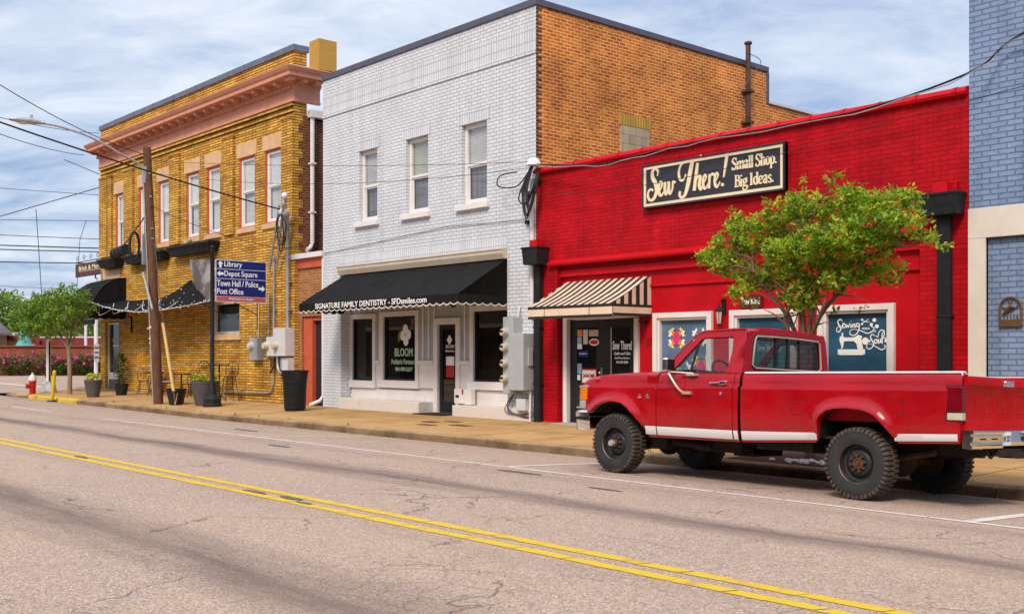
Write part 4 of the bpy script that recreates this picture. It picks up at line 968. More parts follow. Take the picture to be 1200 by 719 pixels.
# shop sign board
sg = thing('shop_sign', (-12.2,15.58,4.33), 'long black sign board with cream lettering and border on the red brick wall', 'sign')
mb = MB(); mb.box(-13.80,-10.60,15.505,15.585,4.33,5.15); mb.build('board', M['sign_black'], sg)
mb = MB(); frame_rect(mb, -13.80,-10.60,4.33,5.15,15.47,15.59,.028); frame_rect(mb, -13.765,-10.635,4.365,5.115,15.485,15.506,.05,1); mb.build('border', [M['sign_black'], M['cream_letter']], sg)
mb = MB()
T1 = lambda u, v: (-13.68 + u*.0172, 4.40 + v*.0172)      # script lettering, u 0..110
def ws(pts, wk=1.): stroke(mb, pts, T1, 15.505, .012, wk=wk*.0146)
# S
ws([(14.5,30,1.5),(15.5,35,3),(11.5,38.5,3.6),(7.5,35,4.6),(8,28.5,5.4),(12,22,5.6),(13.5,13,5.4),(9.5,5.5,4.4),(4,4.5,3.2),(1,9,3),(2.2,14.5,3),(6,16.5,2.4),(8.5,14,2)])
# e w
ws([(16,12,1.8),(20,16,2.2),(21.5,20.5,2.6),(19,23,3),(16.8,17,4),(17.5,10,4.2),(21,8,3),(25,13,1.8)])
ws([(25.5,22.5,3.6),(25.5,13,4.4),(27,8.5,3.6),(29.5,12,2.4),(31,22,3.8)]); ws([(31,22,3.8),(31,12,4.4),(33,8.5,3.2),(36,13,2.6),(37,21,3),(39,19.5,2),(41,21,1.6)])
# T
ws([(55,27,2),(51,21,2.6),(46.5,22.5,3.2),(45,30,3.2),(48,37.5,3.2),(55,41,3.6),(64,40.5,4.4),(72,41.5,3.8),(76,44.5,2)])
ws([(63.5,39.5,5.6),(60.5,28,6),(57.5,15,5.8),(53.5,5,4.4),(48.5,2.5,3),(46,6,3.4),(47.5,9.5,3.6)])
# h
ws([(70.5,37,4),(68.5,24,4.6),(66,8,4.6)]); ws([(67.5,16,2),(71,22.5,2.8),(74,21.5,4.2),(73,12.5,4.6),(75,8.2,3),(78,12,2)])
# e r e
ws([(77,13,1.6),(80.3,16.5,1.8),(82,20.5,2.2),(80.2,23.2,2.4),(78,18,3.2),(78.4,11,3.4),(81,8.3,2.6),(85,13.5,1.6)])
ws([(86.6,23,2.8),(86.2,16,3.4),(85.6,8,3.4)]); ws([(86.6,17.5,1.8),(88.8,22.4,2.2),(91.4,22.6,3.2),(91.6,20.6,2.6)])
ws([(92.4,13,1.6),(95.7,16.5,1.8),(97.4,20.5,2.2),(95.6,23.2,2.4),(93.4,18,3.2),(93.8,11,3.4),(96.4,8.3,2.6),(100.4,13.5,1.6)])
# exclamation mark
ws([(109.5,42,4.8),(107.2,30,3.8),(104.8,17.5,2)]); ws([(103.0,8.5,3.4),(103.4,10,4.4),(104.0,11.5,3.4)])
# slab lettering
T2 = lambda u, v: (-11.70 + u*.0139, 4.80 + v*.0165)
T3 = lambda u, v: (-11.64 + u*.0150, 4.49 + v*.0165)
def glyph(c, x, T):
    def g(pts, smooth=True): stroke(mb, [(x+p[0], p[1], p[2]*.0132) for p in pts], T, 15.505, .011, smooth=smooth)
    V, W = 2.5, 1.3
    if c == 'S':
        g([(6.6,10.2,1.3),(5,12.4,1.6),(2.4,12.2,2),(1.2,9.6,2.4),(3,7.4,2.6),(5.8,5.4,2.6),(6.6,3,2.4),(4.6,.6,2),(1.8,.8,1.6),(.6,3,1.3)]); g([(6.8,13,1),(6.8,9.6,1)],0); g([(.5,.2,1),(.5,3.6,1)],0); return 8.2
    if c in 'mhn':
        top = 13 if c == 'h' else 8.4
        g([(1.6,0,V),(1.6,top,V)],0); g([(0,.4,W),(3.2,.4,W)],0); g([(0,top-.4,W),(1.6,top-.4,W)],0)
        o = 0
        for k in range(2 if c == 'm' else 1):
            g([(2+o,6,1.2),(3.8+o,8.2,1.6),(5.6+o,7.2,2.3),(5.8+o,0,V)]); g([(4.4+o,.4,W),(7.2+o,.4,W)],0); o += 4.3
        return 3.2+o+.6
    if c == 'a':
        g([(1,6.8,1.8),(2.6,8.3,1.6),(4.8,7.4,2.2),(4.9,.9,2.4),(6.4,.4,1.2)]); g([(4.6,5,1.2),(1.8,4.4,1.8),(.9,2.2,2.4),(2.4,.4,1.6),(4.6,1.8,1.2)]); return 7
    if c == 'l': g([(1.8,0,V),(1.8,13,V)],0); g([(.2,.4,W),(3.6,.4,W)],0); g([(.2,12.6,W),(1.8,12.6,W)],0); return 4
    if c == 'o': g([(3.4,8.3,1.4),(1.3,6.4,2.4),(1.3,2.2,2.4),(3.4,.2,1.4),(5.6,2.2,2.4),(5.6,6.4,2.4),(3.4,8.3,1.4)]); return 7.2
    if c == 'p': g([(1.6,-4,V),(1.6,8.2,V)],0); g([(0,-3.7,W),(3.4,-3.7,W)],0); g([(0,7.9,W),(1.6,7.9,W)],0); g([(2,6.6,1.2),(4,8.2,1.6),(6,6,2.4),(6,2.4,2.4),(4,.3,1.6),(2,1.4,1.2)]); return 7.8
    if c == '.': g([(1.2,.3,2.2),(1.2,1.3,2.6),(1.2,2.1,2)]); return 3
    if c == 'B': g([(1.8,0,V),(1.8,13,V)],0); g([(0,.5,W),(4,.5,W),(6.6,1.6,2),(7.2,3.8,2.6),(6,6.4,1.8),(2,7,W)]); g([(2,7,W),(5.4,7.6,1.6),(6.4,9.8,2.4),(5.4,12,1.6),(0,12.5,W)]); return 8.6
    if c == 'i': g([(1.7,0,V),(1.7,8.2,V)],0); g([(.1,.4,W),(3.3,.4,W)],0); g([(.1,7.9,W),(1.7,7.9,W)],0); g([(1.6,10.6,2),(1.6,11.6,2.6),(1.6,12.4,2)]); return 3.9
    if c == 'g': g([(3.4,8.2,1.3),(1.5,6.6,2.2),(1.6,4,2.2),(3.4,2.9,1.3),(5.2,4.2,2.2),(5.2,6.8,2.2),(3.4,8.2,1.3)]); g([(5,8,1.2),(7,8.6,1.4)],0); g([(2.2,3,1.2),(1.2,1.6,1.8),(3,.6,2),(5.8,.2,2.2),(6.6,-2,2),(4,-4,1.6),(1,-3.4,1.8),(.8,-1.2,1.4),(2.4,.2,1.2)]); return 7.6
    if c == 'I': g([(2,0,2.7),(2,13,2.7)],0); g([(0,.5,W),(4,.5,W)],0); g([(0,12.5,W),(4,12.5,W)],0); return 5
    if c == 'd': g([(5.6,0,V),(5.6,13,V)],0); g([(4.2,12.6,W),(5.6,12.6,W)],0); g([(5.4,.4,W),(7.2,.4,W)],0); g([(5,6.8,1.2),(3.2,8.2,1.6),(1.3,6,2.4),(1.3,2.4,2.4),(3.2,.3,1.6),(5,1.6,1.2)]); return 7.7
    if c == 'e': g([(1.4,4.6,1.2),(5.6,4.8,1.2),(5.4,7,2),(3.4,8.3,1.5),(1.3,6,2.4),(1.3,2.4,2.4),(3.4,.3,1.6),(5.8,1.8,1.3)]); return 6.8
    if c == 's': g([(4.8,6.4,1.2),(3.4,8.2,1.5),(1.4,7.2,1.8),(1.6,5.4,2),(4.4,3.4,2.1),(4.6,1.2,1.8),(2.6,.2,1.5),(.8,1.8,1.2)]); return 6
    return 3.6
for s_, T in (('Small Shop.', T2), ('Big Ideas.', T3)):
    x = 0
    for c in s_: x += glyph(c, x, T)*.92
mb.build('lettering', M['cream_letter'], sg)
# little dark sign under the tree
ss = thing('shop_sign', (-11.45,15.7,2.36), 'small dark red plaque with white script above the middle shop window', 'sign')
mb = MB(); mb.box(-11.68,-11.22,15.70,15.745,2.37,2.60); mb.build('board', mat('dark_red_board', (.10,.012,.015), .5), ss)
mb = MB(); letters(mb,'Sew Kind', -11.64,-11.26,2.43,2.55,15.698,bold=.01); mb.build('lettering', M['white'], ss)
# lantern by the window
LS = lambda x, y, z: (-12.05+(x+12.25)*.72, 15.745+(y-15.745)*.72, 2.30+(z-2.33)*.72)
la = thing('wall_lantern', (-12.05,15.7,2.2), 'black wall lantern with frosted glass on the red shop wall', 'lantern')
mb = MB(); mb.lathe([(.0,.30),(.03,.29),(.11,.20),(.12,.17),(.10,.17),(.10,.16)], (-12.25,15.52,2.20), 'z', 6); mb.lathe([(.045,-.17),(.075,-.15),(.03,-.19),(0,-.2)], (-12.25,15.52,2.20),'z',6)
for k in range(6): a = k*math.pi/3; mb.tube([(-12.25+.095*math.cos(a),15.52+.095*math.sin(a),2.37),(-12.25+.06*math.cos(a),15.52+.06*math.sin(a),2.04)],.008,4)
mb.box(-12.30,-12.20,15.70,15.745,2.30,2.68); mb.tube([(-12.25,15.71,2.45),(-12.25,15.6,2.62),(-12.25,15.52,2.60),(-12.25,15.52,2.50)],.014,6); mb.ball((-12.25,15.66,2.66),.05,8,5)
mb.xform(LS); mb.build('housing', M['black'], la, smooth=35)
mb = MB(); mb.lathe([(.055,-.15),(.088,.165)], (-12.25,15.52,2.20),'z',6); mb.xform(LS); mb.build('glass_panel', mat('frosted_glass', (.55,.40,.32), .3), la)
cm = thing('security_camera', (-13.9,15.7,2.14), 'tiny black camera on the red wall beside the shop door', 'camera')
mb = MB(); mb.box(-13.95,-13.90,15.69,15.75,2.13,2.19); mb.tube([(-13.92,15.69,2.16),(-14.0,15.6,2.2)],.012,6); mb.tube([(-13.86,15.62,2.13),(-13.95,15.60,2.17)],.035,8); mb.build('camera_body', M['black'], cm)
# conductor heads and downspouts
def downspout(x0, x1, z0, z1, dx0, dx1, label, dep=.42):
    t = thing('downspout', ((dx0+dx1)/2,15.5,.1), label, 'downspout', 'black downspouts on the red shop')
    mb = MB(); mb.hexa([(x0+.03,15.58-dep+.03,z0),(x1-.03,15.58-dep+.03,z0),(x1-.03,15.58,z0),(x0+.03,15.58,z0),(x0,15.58-dep,z1),(x1,15.58-dep,z1),(x1,15.58,z1),(x0,15.58,z1)])
    mb.box(x0-.01,x1+.01,15.57-dep,15.585,z1-.03,z1+.015); mb.build('collector_box', M['black'], t, bevel=.008)
    mb = MB(); mb.box(dx0,dx1,15.46,15.57,.08,z0); 
    for z in (.9,2.1): mb.box(dx0-.015,dx1+.015,15.45,15.59,z,z+.04)
    mb.build('pipe', M['black'], t, bevel=.008)
    mb = MB(); mb.box((dx0+dx1)/2-.13,(dx0+dx1)/2+.10,15.38,15.59,z1+.016,z1+.17); mb.build('scupper', M['red_trim'], t)
downspout(-16.98,-16.50,3.44,3.80,-16.86,-16.68,'black square downspout with a collector box at the left end of the red shop',.36)
downspout(-8.12,-7.50,3.62,3.94,-7.90,-7.70,'black square downspout with a wide collector box at the right end of the red shop',.30)

# ------------------------------------------------------------------ blue brick building at the right
bb = thing('brick_building', (-4.5,15.6,.12), 'tall blue painted brick building with cream trim at the right edge', 'building')
mb = MB(); wall(mb, 'x', -7.46, 4, -.2, 9.6, 15.58, [(-7.2,3.7,-.3,3.25)], .06); wall(mb, 'x', -7.2, 3.7, -.2, 3.25, 15.63)
mb.quad((-7.46,15.58,-.2),(-7.46,34,-.2),(-7.46,34,9.6),(-7.46,15.58,9.6)); mb.quad((4,15.58,-.2),(4,34,-.2),(4,34,9.6),(4,15.58,9.6)); mb.build('wall', M['blue_brick'], bb)
mb = MB(); mb.box(-7.46,4.02,15.54,15.64,3.25,3.69); mb.box(-7.46,-7.2,15.541,15.64,-.1,3.249); mb.box(3.7,4.0,15.541,15.64,-.1,3.249); mb.build('trim', M['cream'], bb, bevel=.006)
mb = MB(); mb.box(-7.46,4,15.6,34,9.3,9.35); mb.build('roof', M['roofing'], bb)
pl = thing('wall_plaque', (-6.85,15.6,1.95), 'rusty arched openwork plaque with a bird on the blue brick wall', 'plaque')
mb = MB(); outl = [(-.155,0)]+[(-.155*math.cos(t), .25+.15*math.sin(t)) for t in [i*math.pi/14 for i in range(15)]]+[(.155,0)]
mb.tube([(-6.86+u,15.60,1.97+v) for u, v in outl], .016, 6); mb.box(-7.02,-6.70,15.585,15.62,1.95,2.05)
for u in (-.1,-.05,0,.05,.1): mb.tube([(-6.86+u,15.605,2.05),(-6.86+u*.9,15.605,2.12)],.008,5)
mb.tube([(-6.98,15.605,2.12),(-6.90,15.59,2.20),(-6.86,15.59,2.24),(-6.80,15.59,2.22)],[.008,.03,.03,.014],6); mb.tube([(-6.99,15.605,2.25),(-6.86,15.605,2.17),(-6.74,15.605,2.26)],.009,5)
mb.tube([(-6.9,15.6,2.36),(-6.86,15.6,2.28),(-6.82,15.6,2.36)],.008,5)
mb.build('openwork', mat('rusty_bronze', (.16,.085,.025), .6, metal=.4, var=.3), pl, smooth=50)
# ------------------------------------------------------------------ electric gear on the walls
def conduit(mb, pts, r=.025, n=8): mb.tube(pts, r, n)
em = thing('electric_meter', (-29.05,15.5,1.37), 'small grey meter box with thin conduit, left of the pale pair on yellow brick', 'electric meter')
mb = MB(); mb.box(-29.36,-28.88,15.38,15.6,1.38,2.04); mb.build('cabinet', M['meter_grey'], em, bevel=.012)
mb = MB(); mb.lathe([(.0,-.13),(.09,-.12),(.11,-.04),(.12,0)], (-29.2,15.38,1.80), 'y', 14); mb.build('dial', M['pale_grey'], em, smooth=50)
mb = MB(); conduit(mb,[(-29.08,15.54,2.04),(-29.08,15.54,3.15)],.022); conduit(mb,[(-28.5,15.56,3.3),(-28.5,15.56,1.5),(-28.62,15.55,1.42),(-28.78,15.55,1.42)],.02); mb.box(-28.55,-28.45,15.53,15.6,2.2,2.25); mb.build('conduit', M['tan_trim'], em)
em = thing('electric_meter', (-27.5,15.5,1.3), 'pair of pale grey meter boxes with tall service conduits beside the brick entry', 'electric meter')
mb = MB(); mb.box(-28.36,-27.735,15.40,15.6,1.50,2.06); mb.box(-27.73,-27.06,15.28,15.6,1.50,2.30); mb.box(-27.42,-27.09,15.38,15.6,1.08,1.46); mb.build('cabinet', M['pale_grey'], em, bevel=.012)
for x, y, z in ((-28.3,15.40,1.80),(-27.55,15.28,1.80)):
    mb = MB(); mb.lathe([(0,-.15),(.09,-.14),(.115,-.05),(.13,0)], (x,y,z), 'y', 14); mb.build('dial', M['tan_trim'], em, smooth=50)
mb = MB(); conduit(mb,[(-27.25,15.48,2.30),(-27.25,15.48,4.95),(-26.95,15.30,5.55)],.05,10); conduit(mb,[(-28.12,15.52,2.06),(-28.12,15.52,4.4)],.035)
conduit(mb,[(-27.85,15.5,1.5),(-27.85,15.5,1.18),(-27.70,15.48,1.02),(-27.0,15.46,1.0),(-26.75,15.46,1.02)],.05); mb.lathe([(0,0),(.09,.01),(.09,.33),(0,.36)],(-27.5,15.48,1.12),'z',10)
conduit(mb,[(-28.18,15.54,1.5),(-28.18,15.54,.72),(-28.3,15.54,.5),(-28.5,15.54,.42),(-31.4,15.54,.36)],.03)
for z in (2.8,3.6,4.3): mb.box(-27.33,-27.17,15.45,15.6,z,z+.04); mb.box(-28.17,-28.07,15.50,15.6,z,z+.04)
mb.build('conduit', M['galv'], em, smooth=50)
mb = MB(); mb.box(-28.26,-28.08,15.48,15.6,1.16,1.42); conduit(mb,[(-28.16,15.5,1.4),(-28.05,15.46,1.2),(-28.2,15.45,1.0)],.03); mb.build('junction', M['rust_plate'], em)
mb = MB(); mb.box(-27.98,-27.86,15.393,15.40,1.78,1.92); mb.build('label_plate', M['sky_print'], em)
# weatherhead with its braces
wh = thing('service_mast', (-27.2,15.3,4.9), 'galvanised weatherhead mast with diagonal braces on the yellow brick wall', 'service mast')
mb = MB()
for dx in (0,.42): conduit(mb,[(-28.35+dx,15.5,4.0),(-26.95+dx*.5,15.05,5.75)],.032)
conduit(mb,[(-28.0,15.5,4.9),(-27.0,15.2,5.3)],.025); conduit(mb,[(-27.15,15.3,5.0),(-26.72,15.1,6.05)],.045)
mb.build('brace', M['galv'], wh)
mb = MB(); mb.ball((-26.98,15.2,5.55),.16,10,7,sc=(1,1,.75)); mb.ball((-26.75,15.1,5.98),.1,8,6); mb.tube([(-26.98,15.2,5.55),(-26.75,15.1,5.98)],.05,8); mb.build('weatherhead', M['pipe_white'], wh, smooth=60)
mb = MB(); random.seed(8)
for k in range(5):
    a = random.uniform(-.3,.3); mb.tube(catmull([(-26.98,15.1,5.5),(-26.8+a,15.0,5.2),(-26.75+a*.5,15.05,4.8-.1*k),(-26.95,15.2,5.0)],5),.014,5)
mb.build('cable_loop', M['cable'], wh)

cab = thing('meter_bank', (-17.1,15.45,.7), 'large grey meter bank with four round meters on the white brick pier', 'electric meter')
mb = MB(); mb.box(-17.70,-17.36,15.33,15.6,.70,2.36); mb.build('meter_stack', M['meter_grey'], cab, bevel=.01)
for z in (2.03,1.70,1.36,1.02):
    m_ = MB(); m_.lathe([(0,-.13),(.065,-.13),(.085,-.10),(.09,-.04),(.10,-.04),(.105,0)], (-17.60,15.33,z), 'y', 18); o = m_.build('meter', mat('meter_glass', (.48,.45,.38), .2, var=.25, scale=20) if 'mg' not in M else M['mg'], cab, smooth=40); M['mg'] = o.data.materials[0]
    m_ = MB(); m_.box(-17.65,-17.55,15.190,15.199,z+.0,z+.045); m_.build('dial', M['black'], o)
mb = MB(); mb.box(-17.43,-16.94,15.24,15.6,.78,2.0); mb.box(-16.938,-16.90,15.36,15.5,1.30,1.68); mb.build('cabinet', M['meter_grey'], cab, bevel=.015)
mb = MB(); mb.box(-17.36,-17.06,15.40,15.6,.34,.60); mb.build('junction_box', M['pale_grey'], cab, bevel=.02)
mb = MB(); conduit(mb,[(-16.99,15.55,2.36),(-16.99,15.55,5.3)],.055,10); conduit(mb,[(-17.0,15.5,.8),(-17.0,15.5,.1)],.028); conduit(mb,[(-17.4,15.5,2.36),(-17.4,15.56,2.6)],.02)
mb.build('conduit', M['pipe_white'], cab, smooth=50)
mb = MB(); random.seed(6)
for k in range(5): mb.tube(catmull([(-17.5,15.5,.72),(-17.75+random.uniform(-.1,.1),15.46,.5-random.random()*.2),(-17.5+random.uniform(-.1,.2),15.47,.25),(-17.05+random.uniform(0,.3),15.5,.2+random.random()*.2),(-16.9,15.56,.55)],5),.009,5)
mb.build('loose_wire', M['cable_grey'], cab)
ms = thing('service_mast', (-16.8,15.4,4.2), 'weatherhead with dangling black cable loops at the corner of the white building', 'service mast')
mb = MB(); mb.lathe([(.0,.17),(.10,.15),(.16,.04),(.17,0),(.05,-.02)], (-16.80,15.42,5.55),'z',14); mb.build('weatherhead', M['pipe_white'], ms, smooth=50)
mb = MB(); random.seed(12)
for k in range(9):
    a = random.uniform(-.12,.12); dz = random.uniform(.5,1.15)
    mb.tube(catmull([(-16.8+a*.4,15.38,5.54),(-16.92+a,15.30,5.3-dz*.3),(-16.8+a,15.27,5.5-dz),(-16.66+a*.6,15.3,5.45-dz*.6),(-16.62+a*.3,15.38,5.38)],5),.016,5)
mb.tube(catmull([(-16.85,15.38,5.5),(-17.2,15.3,5.15),(-17.75,15.25,5.2),(-17.7,15.25,5.42),(-17.2,15.3,5.45)],6),.014,5)
mb.tube(catmull([(-16.9,15.38,5.45),(-17.15,15.3,4.9),(-16.95,15.3,4.75),(-16.8,15.3,5.0)],6),.016,5)
mb.build('cable_loop', M['cable'], ms)
mb = MB(); mb.box(-16.86,-16.74,15.5,15.6,5.2,5.26); mb.box(-17.2,-17.1,15.52,15.6,4.35,4.43); mb.build('bracket', M['iron'], ms)
vp = thing('vent_pipe', (-16.9,22.9,7), 'rusty brown vent pipe rising above the orange brick side wall', 'pipe')
mb = MB(); mb.tube([(-16.80,22.93,6.2),(-16.80,22.93,9.55)],.065,12); mb.lathe([(.10,0),(.10,.05),(.0,.09)],(-16.8,22.93,9.55),'z',12); mb.build('stack', M['rust_pipe'], vp, smooth=50)
mb = MB(); mb.tube(catmull([(-16.75,22.86,9.3),(-16.6,23.2,9.1),(-16.68,22.8,8.6),(-16.72,22.5,8.1),(-16.7,22.9,7.6),(-16.72,22.9,7.0)],6),.010,5); mb.build('cable', M['cable_grey'], vp)
for z in (7.5,8.3):
    mb = MB(); mb.box(-16.93,-16.70,22.8,23.06,z,z+.06); mb.build('bracket', M['rust_pipe'], vp)

# ------------------------------------------------------------------ sail, door awning, hanging sign on the yellow building
da = thing('awning', (-40.6,15.6,2.9), 'black rounded canvas awning over the corner door of the yellow building', 'awning')
mb = MB(); xa, xb = -41.8, -39.3
prof = [(15.59-1.25*math.sin(R(a)), 3.05+1.32*math.cos(R(a))) for a in range(0,91,9)]
mb.grid([[(x, y, z) for y, z in prof] for x in (xa,xa+.8,xa+1.6,xb)])
for x in (xa, xb): mb.poly([(x, 15.59, 3.05)]+[(x, y, z) for y, z in prof])
mb.build('canopy', M['black_fabric'], da, smooth=40)
mb = MB(); scallop(mb,(xa,14.34),(xb,14.34),2.86,3.055,9,(0,-1),0,1); scallop(mb,(xb,14.34),(xb,15.58),2.86,3.055,4,(1,0),0,1); mb.build('valance',[M['black_fabric'],M['cream']],da)
mb = MB()
for x in (xa+.8,xa+1.6,xb): mb.tube([(x+.004,y-.006,z+.006) for y,z in prof],.014,5)
mb.tube([(xb+.55,15.57,2.95),(xb+.55,15.57,2.35)],.03,6); mb.tube([(xb+.55,15.57,2.9),(xb+.2,14.8,3.02)],.016,5); mb.box(xa-.1,xb-.3,14.5,14.56,2.66,2.84)
mb.build('frame', M['black'], da)
sa2 = thing('shade_sail', (-36,15.4,3.3), 'black shade sail sagging along the yellow facade, edged with string lights', 'shade sail')
top = catmull([(-42.3,15.3,3.78),(-40.6,15.45,3.62),(-38.64,15.5,3.52),(-36.37,15.5,3.49),(-34.96,15.5,3.66),(-33.60,15.5,4.02)],8)
bot = catmull([(-40.25,14.2,3.72),(-38.32,14.2,3.31),(-36.37,14.2,3.06),(-34.2,14.25,2.94),(-32.1,14.5,3.04),(-30.75,14.75,3.17)],8)
mb = MB(); mb.grid([[tuple(a[i]+(b[i]-a[i])*t - (.05*math.sin(math.pi*t) if i == 2 else 0) for i in range(3)) for t in [k/8 for k in range(9)]] for a, b in zip(top, bot)])
mb.build('fabric', M['black_fabric'], sa2, smooth=60)
mb = MB(); random.seed(21)
for k in range(46):
    p = bot[min(len(bot)-1, int(k/46*len(bot)))]; mb.ball((p[0]+random.uniform(-.08,.08), p[1]-.03, p[2]+random.uniform(-.06,.05)), .019, 6, 4)
for k in range(24):
    i = random.randrange(len(top)//2, len(top)); t = random.uniform(.1,.95); mb.ball(tuple(top[i][j]+(bot[i][j]-top[i][j])*t-(.04 if j == 1 else 0) for j in range(3)), .018, 6, 4)
mb.build('string_lights', M['white'], sa2)
mb = MB(); mb.tube([(p[0],p[1]-.02,p[2]) for p in bot],.012,5)
for q in range(5):
    x = -39.2+q*1.3; mb.tube(catmull([(x,14.6,3.35),(x+.4,14.4,2.98+.03*q),(x+.9,14.4,3.0),(x+1.3,14.6,3.2)],5),.012,5)
mb.build('light_cord', M['pipe_white'], sa2)
mb = MB(); mb.grid([[(-33.10+.9*(t**1.7)+(1.75-.9*t**1.7)*s, 15.22-.10*math.sin(3.1*s), 4.62-1.42*t-.10*s*(1-t)) for s in [k/6 for k in range(7)]] for t in [k/9 for k in range(10)]])
mb.build('end_panel', mat('mottled_grey_panel', (.15,.125,.115), .8, scale=1.5, col2=(.36,.34,.33), amount=.53), sa2)  # end of the sail, two greys broken up by noise
mb = MB(); mb.tube([(-32.3,14.9,3.16),(-29.3,14.9,3.16)],.02,6)
for x in (-31.6,-29.6): mb.tube([(x,14.9,3.16),(x+.5,15.55,2.7)],.018,6)
mb.tube([(-29.2,15.57,3.2),(-29.2,15.57,2.3)],.025,6); mb.build('frame', M['black'], sa2)
hs = thing('hanging_sign', (-43,15.9,4.7), 'dark hanging sign with scrolled ironwork above the side street corner', 'sign')
mb = MB(); mb.box(-45.35,-41.95,15.87,15.93,4.72,5.26); mb.build('board', mat('dark_brown_board', (.045,.03,.03), .5), hs)
mb = MB(); letters(mb,'Brick & Mortar',-44.95,-42.2,4.98,5.16,15.868,bold=.01); mb.box(-44.95,-42.2,15.862,15.868,4.93,4.945); mb.build('lettering', M['cream_letter'], hs)
mb = MB(); letters(mb,'R I O  G R I L L',-44.8,-42.3,4.80,4.89,15.868); mb.prism([(-44.75,5.16),(-44.55,5.16),(-44.6,5.25),(-44.65,5.2),(-44.7,5.25)],'y',15.862,15.868); mb.build('red_lettering', M['hyd_red'], hs)
mb = MB(); mb.tube([(-45.5,15.9,5.34),(-41.84,15.9,5.34)],.02,6)
for q in range(5):
    x = -45.2+q*.75; mb.tube([(x+.17*(1-t/9)*math.cos(t), 15.9, 5.48+.13*(1-t/9)*math.sin(t)) for t in [k*.5 for k in range(16)]],.011,5)
for x in (-44.9,-42.3): mb.tube([(x,15.9,5.34),(x,15.9,5.26)],.01,4)
mb.tube([(-43.2,15.9,4.72),(-43.2,15.9,4.60),(-43.1,15.9,4.58)],.03,6)
mb.build('bracket', M['iron'], hs)

# ------------------------------------------------------------------ utility pole with street lamp, coil and closure
up = thing('utility_pole', (-30.34,12.98,.1), 'weathered brown wooden utility pole with a cobra head street lamp, leaning left', 'utility pole')
bx, by = -30.34, 12.98
def pol(z): return (bx-.80*(z-.1)/7.6, by, z)
mb = MB(); mb.tube([pol(z) for z in (0,.1,2,4,6,7.68)], [.155,.15,.145,.135,.125,.115], 14); mb.build('pole', M['pole_wood'], up, smooth=50)
mb = MB(); mb.tube(catmull([(-31.04,12.85,6.75),(-31.06,12.75,7.12),(-31.0,12.2,7.35),(-30.85,11.2,7.72),(-30.88,10.4,7.90),(-30.9,9.95,7.93)],6),.032,8); mb.box(-31.09,-30.98,12.80,12.98,6.6,7.1); mb.build('lamp_arm', M['galv'], up, smooth=50)
mb = MB(); lp = [(9.98,.05,.06),(9.8,.09,.08),(9.55,.15,.10),(9.3,.15,.08),(9.12,.10,.05),(9.05,.04,.03)]
mb.grid([[(-30.9+w*math.cos(a), y, 7.95-(y-9.98)*-.02+h*max(-.7,math.sin(a))) for a in [k*math.pi/7 for k in range(14)]] for y, w, h in lp], 0, True)
mb.poly([(-30.9+.05*math.cos(a),9.98,7.95+.05*math.sin(a)) for a in [k*math.pi/7 for k in range(14)]]); mb.lathe([(.035,0),(.04,.09),(0,.1)],(-30.9,9.62,8.03),'z',8)
lh = mb.build('lamp_head', M['galv'], up, smooth=60)
mb = MB(); mb.ball((-30.9,9.4,7.89),.13,10,6,sc=(.9,1.3,.45)); mb.build('lamp_lens', M['pale_grey'], lh, smooth=60)
mb = MB(); 
for z, c, w_ in ((2.30,-.05,.10),(1.98,-.07,.08),(1.86,-.07,.05),(1.6,-.05,.05),(1.2,-.06,.05)):
    mb = MB(); mb.box(pol(z)[0]+c,pol(z)[0]+c+w_,by-.158,by-.13,z,z+w_*.8); mb.build('paper_scrap', M['white'], up)
mb = MB(); mb.box(pol(2.35)[0]-.155,pol(2.35)[0]+.05,by-.17,by-.15,2.29,2.33); mb.build('yellow_tag', M['bollard_y'], up)
mb = MB(); mb.tube([pol(z)[:1]+(by-.15,z) for z in (.1,2,4.0,6.6)],.016,5); 
for z in (4.95,5.25,6.2,6.9): mb.tube([(pol(z)[0]-.16,by-.02,z),(pol(z)[0]+.18,by-.02,z)],.03,6)
mb.box(pol(4.9)[0]-.19,pol(4.9)[0]-.13,by-.2,by+.02,4.2,5.1)
mb.build('hardware', M['galv'], up)
mb = MB(); mb.tube([(-30.75,12.7,3.95),(-30.20,12.75,2.85)],.03,6); mb.build('standoff_arm', M['galv'], up)
cl = thing('splice_closure', (-33.3,13.5,4.8), 'black cable closure and flat cable coil hung on the wire beside the wooden pole', 'cable closure')
mb = MB(); mb.tube([(-34.5,13.3,4.78),(-33.55,13.3,4.86)],[.15,.15],12)
for k in range(4): mb.tube([(-34.45+.28*k,13.3,4.785+.025*k),(-34.38+.28*k,13.3,4.79+.025*k)],.17,12)
mb.build('closure', M['black_plastic'], cl, smooth=40)
mb = MB(); rows = []
for k in range(25):
    a = 2*math.pi*k/24; rows.append((-32.62+.05*math.cos(a), 13.2+.13*math.cos(a), 4.9+.42*math.sin(a)))
for o in (-.03,.03): mb.tube([(x+o,y,z) for x,y,z in rows],.032,6,cap=False)
mb.build('cable_coil', M['cable'], cl, smooth=60)
mb = MB(); mb.tube([(-35.4,13.4,4.62),(-34.0,13.35,4.95),(-32.6,13.15,5.28),(-30.75,12.98,5.9)],.018,5); mb.build('strand', M['cable'], cl)
t = thing('guy_wire_guard', (-29.1,12.7,.1), 'pale slanting guy guard leaning from the pavement towards the wooden pole', 'guy guard')
mb = MB(); mb.tube([(-29.32,13.0,.50),(-30.05,13.0,2.45)],.045,8); mb.build('guard', M['bamboo'], t)
mb = MB(); mb.tube([(-29.22,13.0,.12),(-29.32,13.0,.5)],.018,6); mb.tube([(-30.05,13.0,2.45),(-30.20,13.0,3.0),(-30.98,13.0,6.3)],.012,5); mb.build('guy_wire', M['cable_grey'], t)
mb = MB(); random.seed(3)
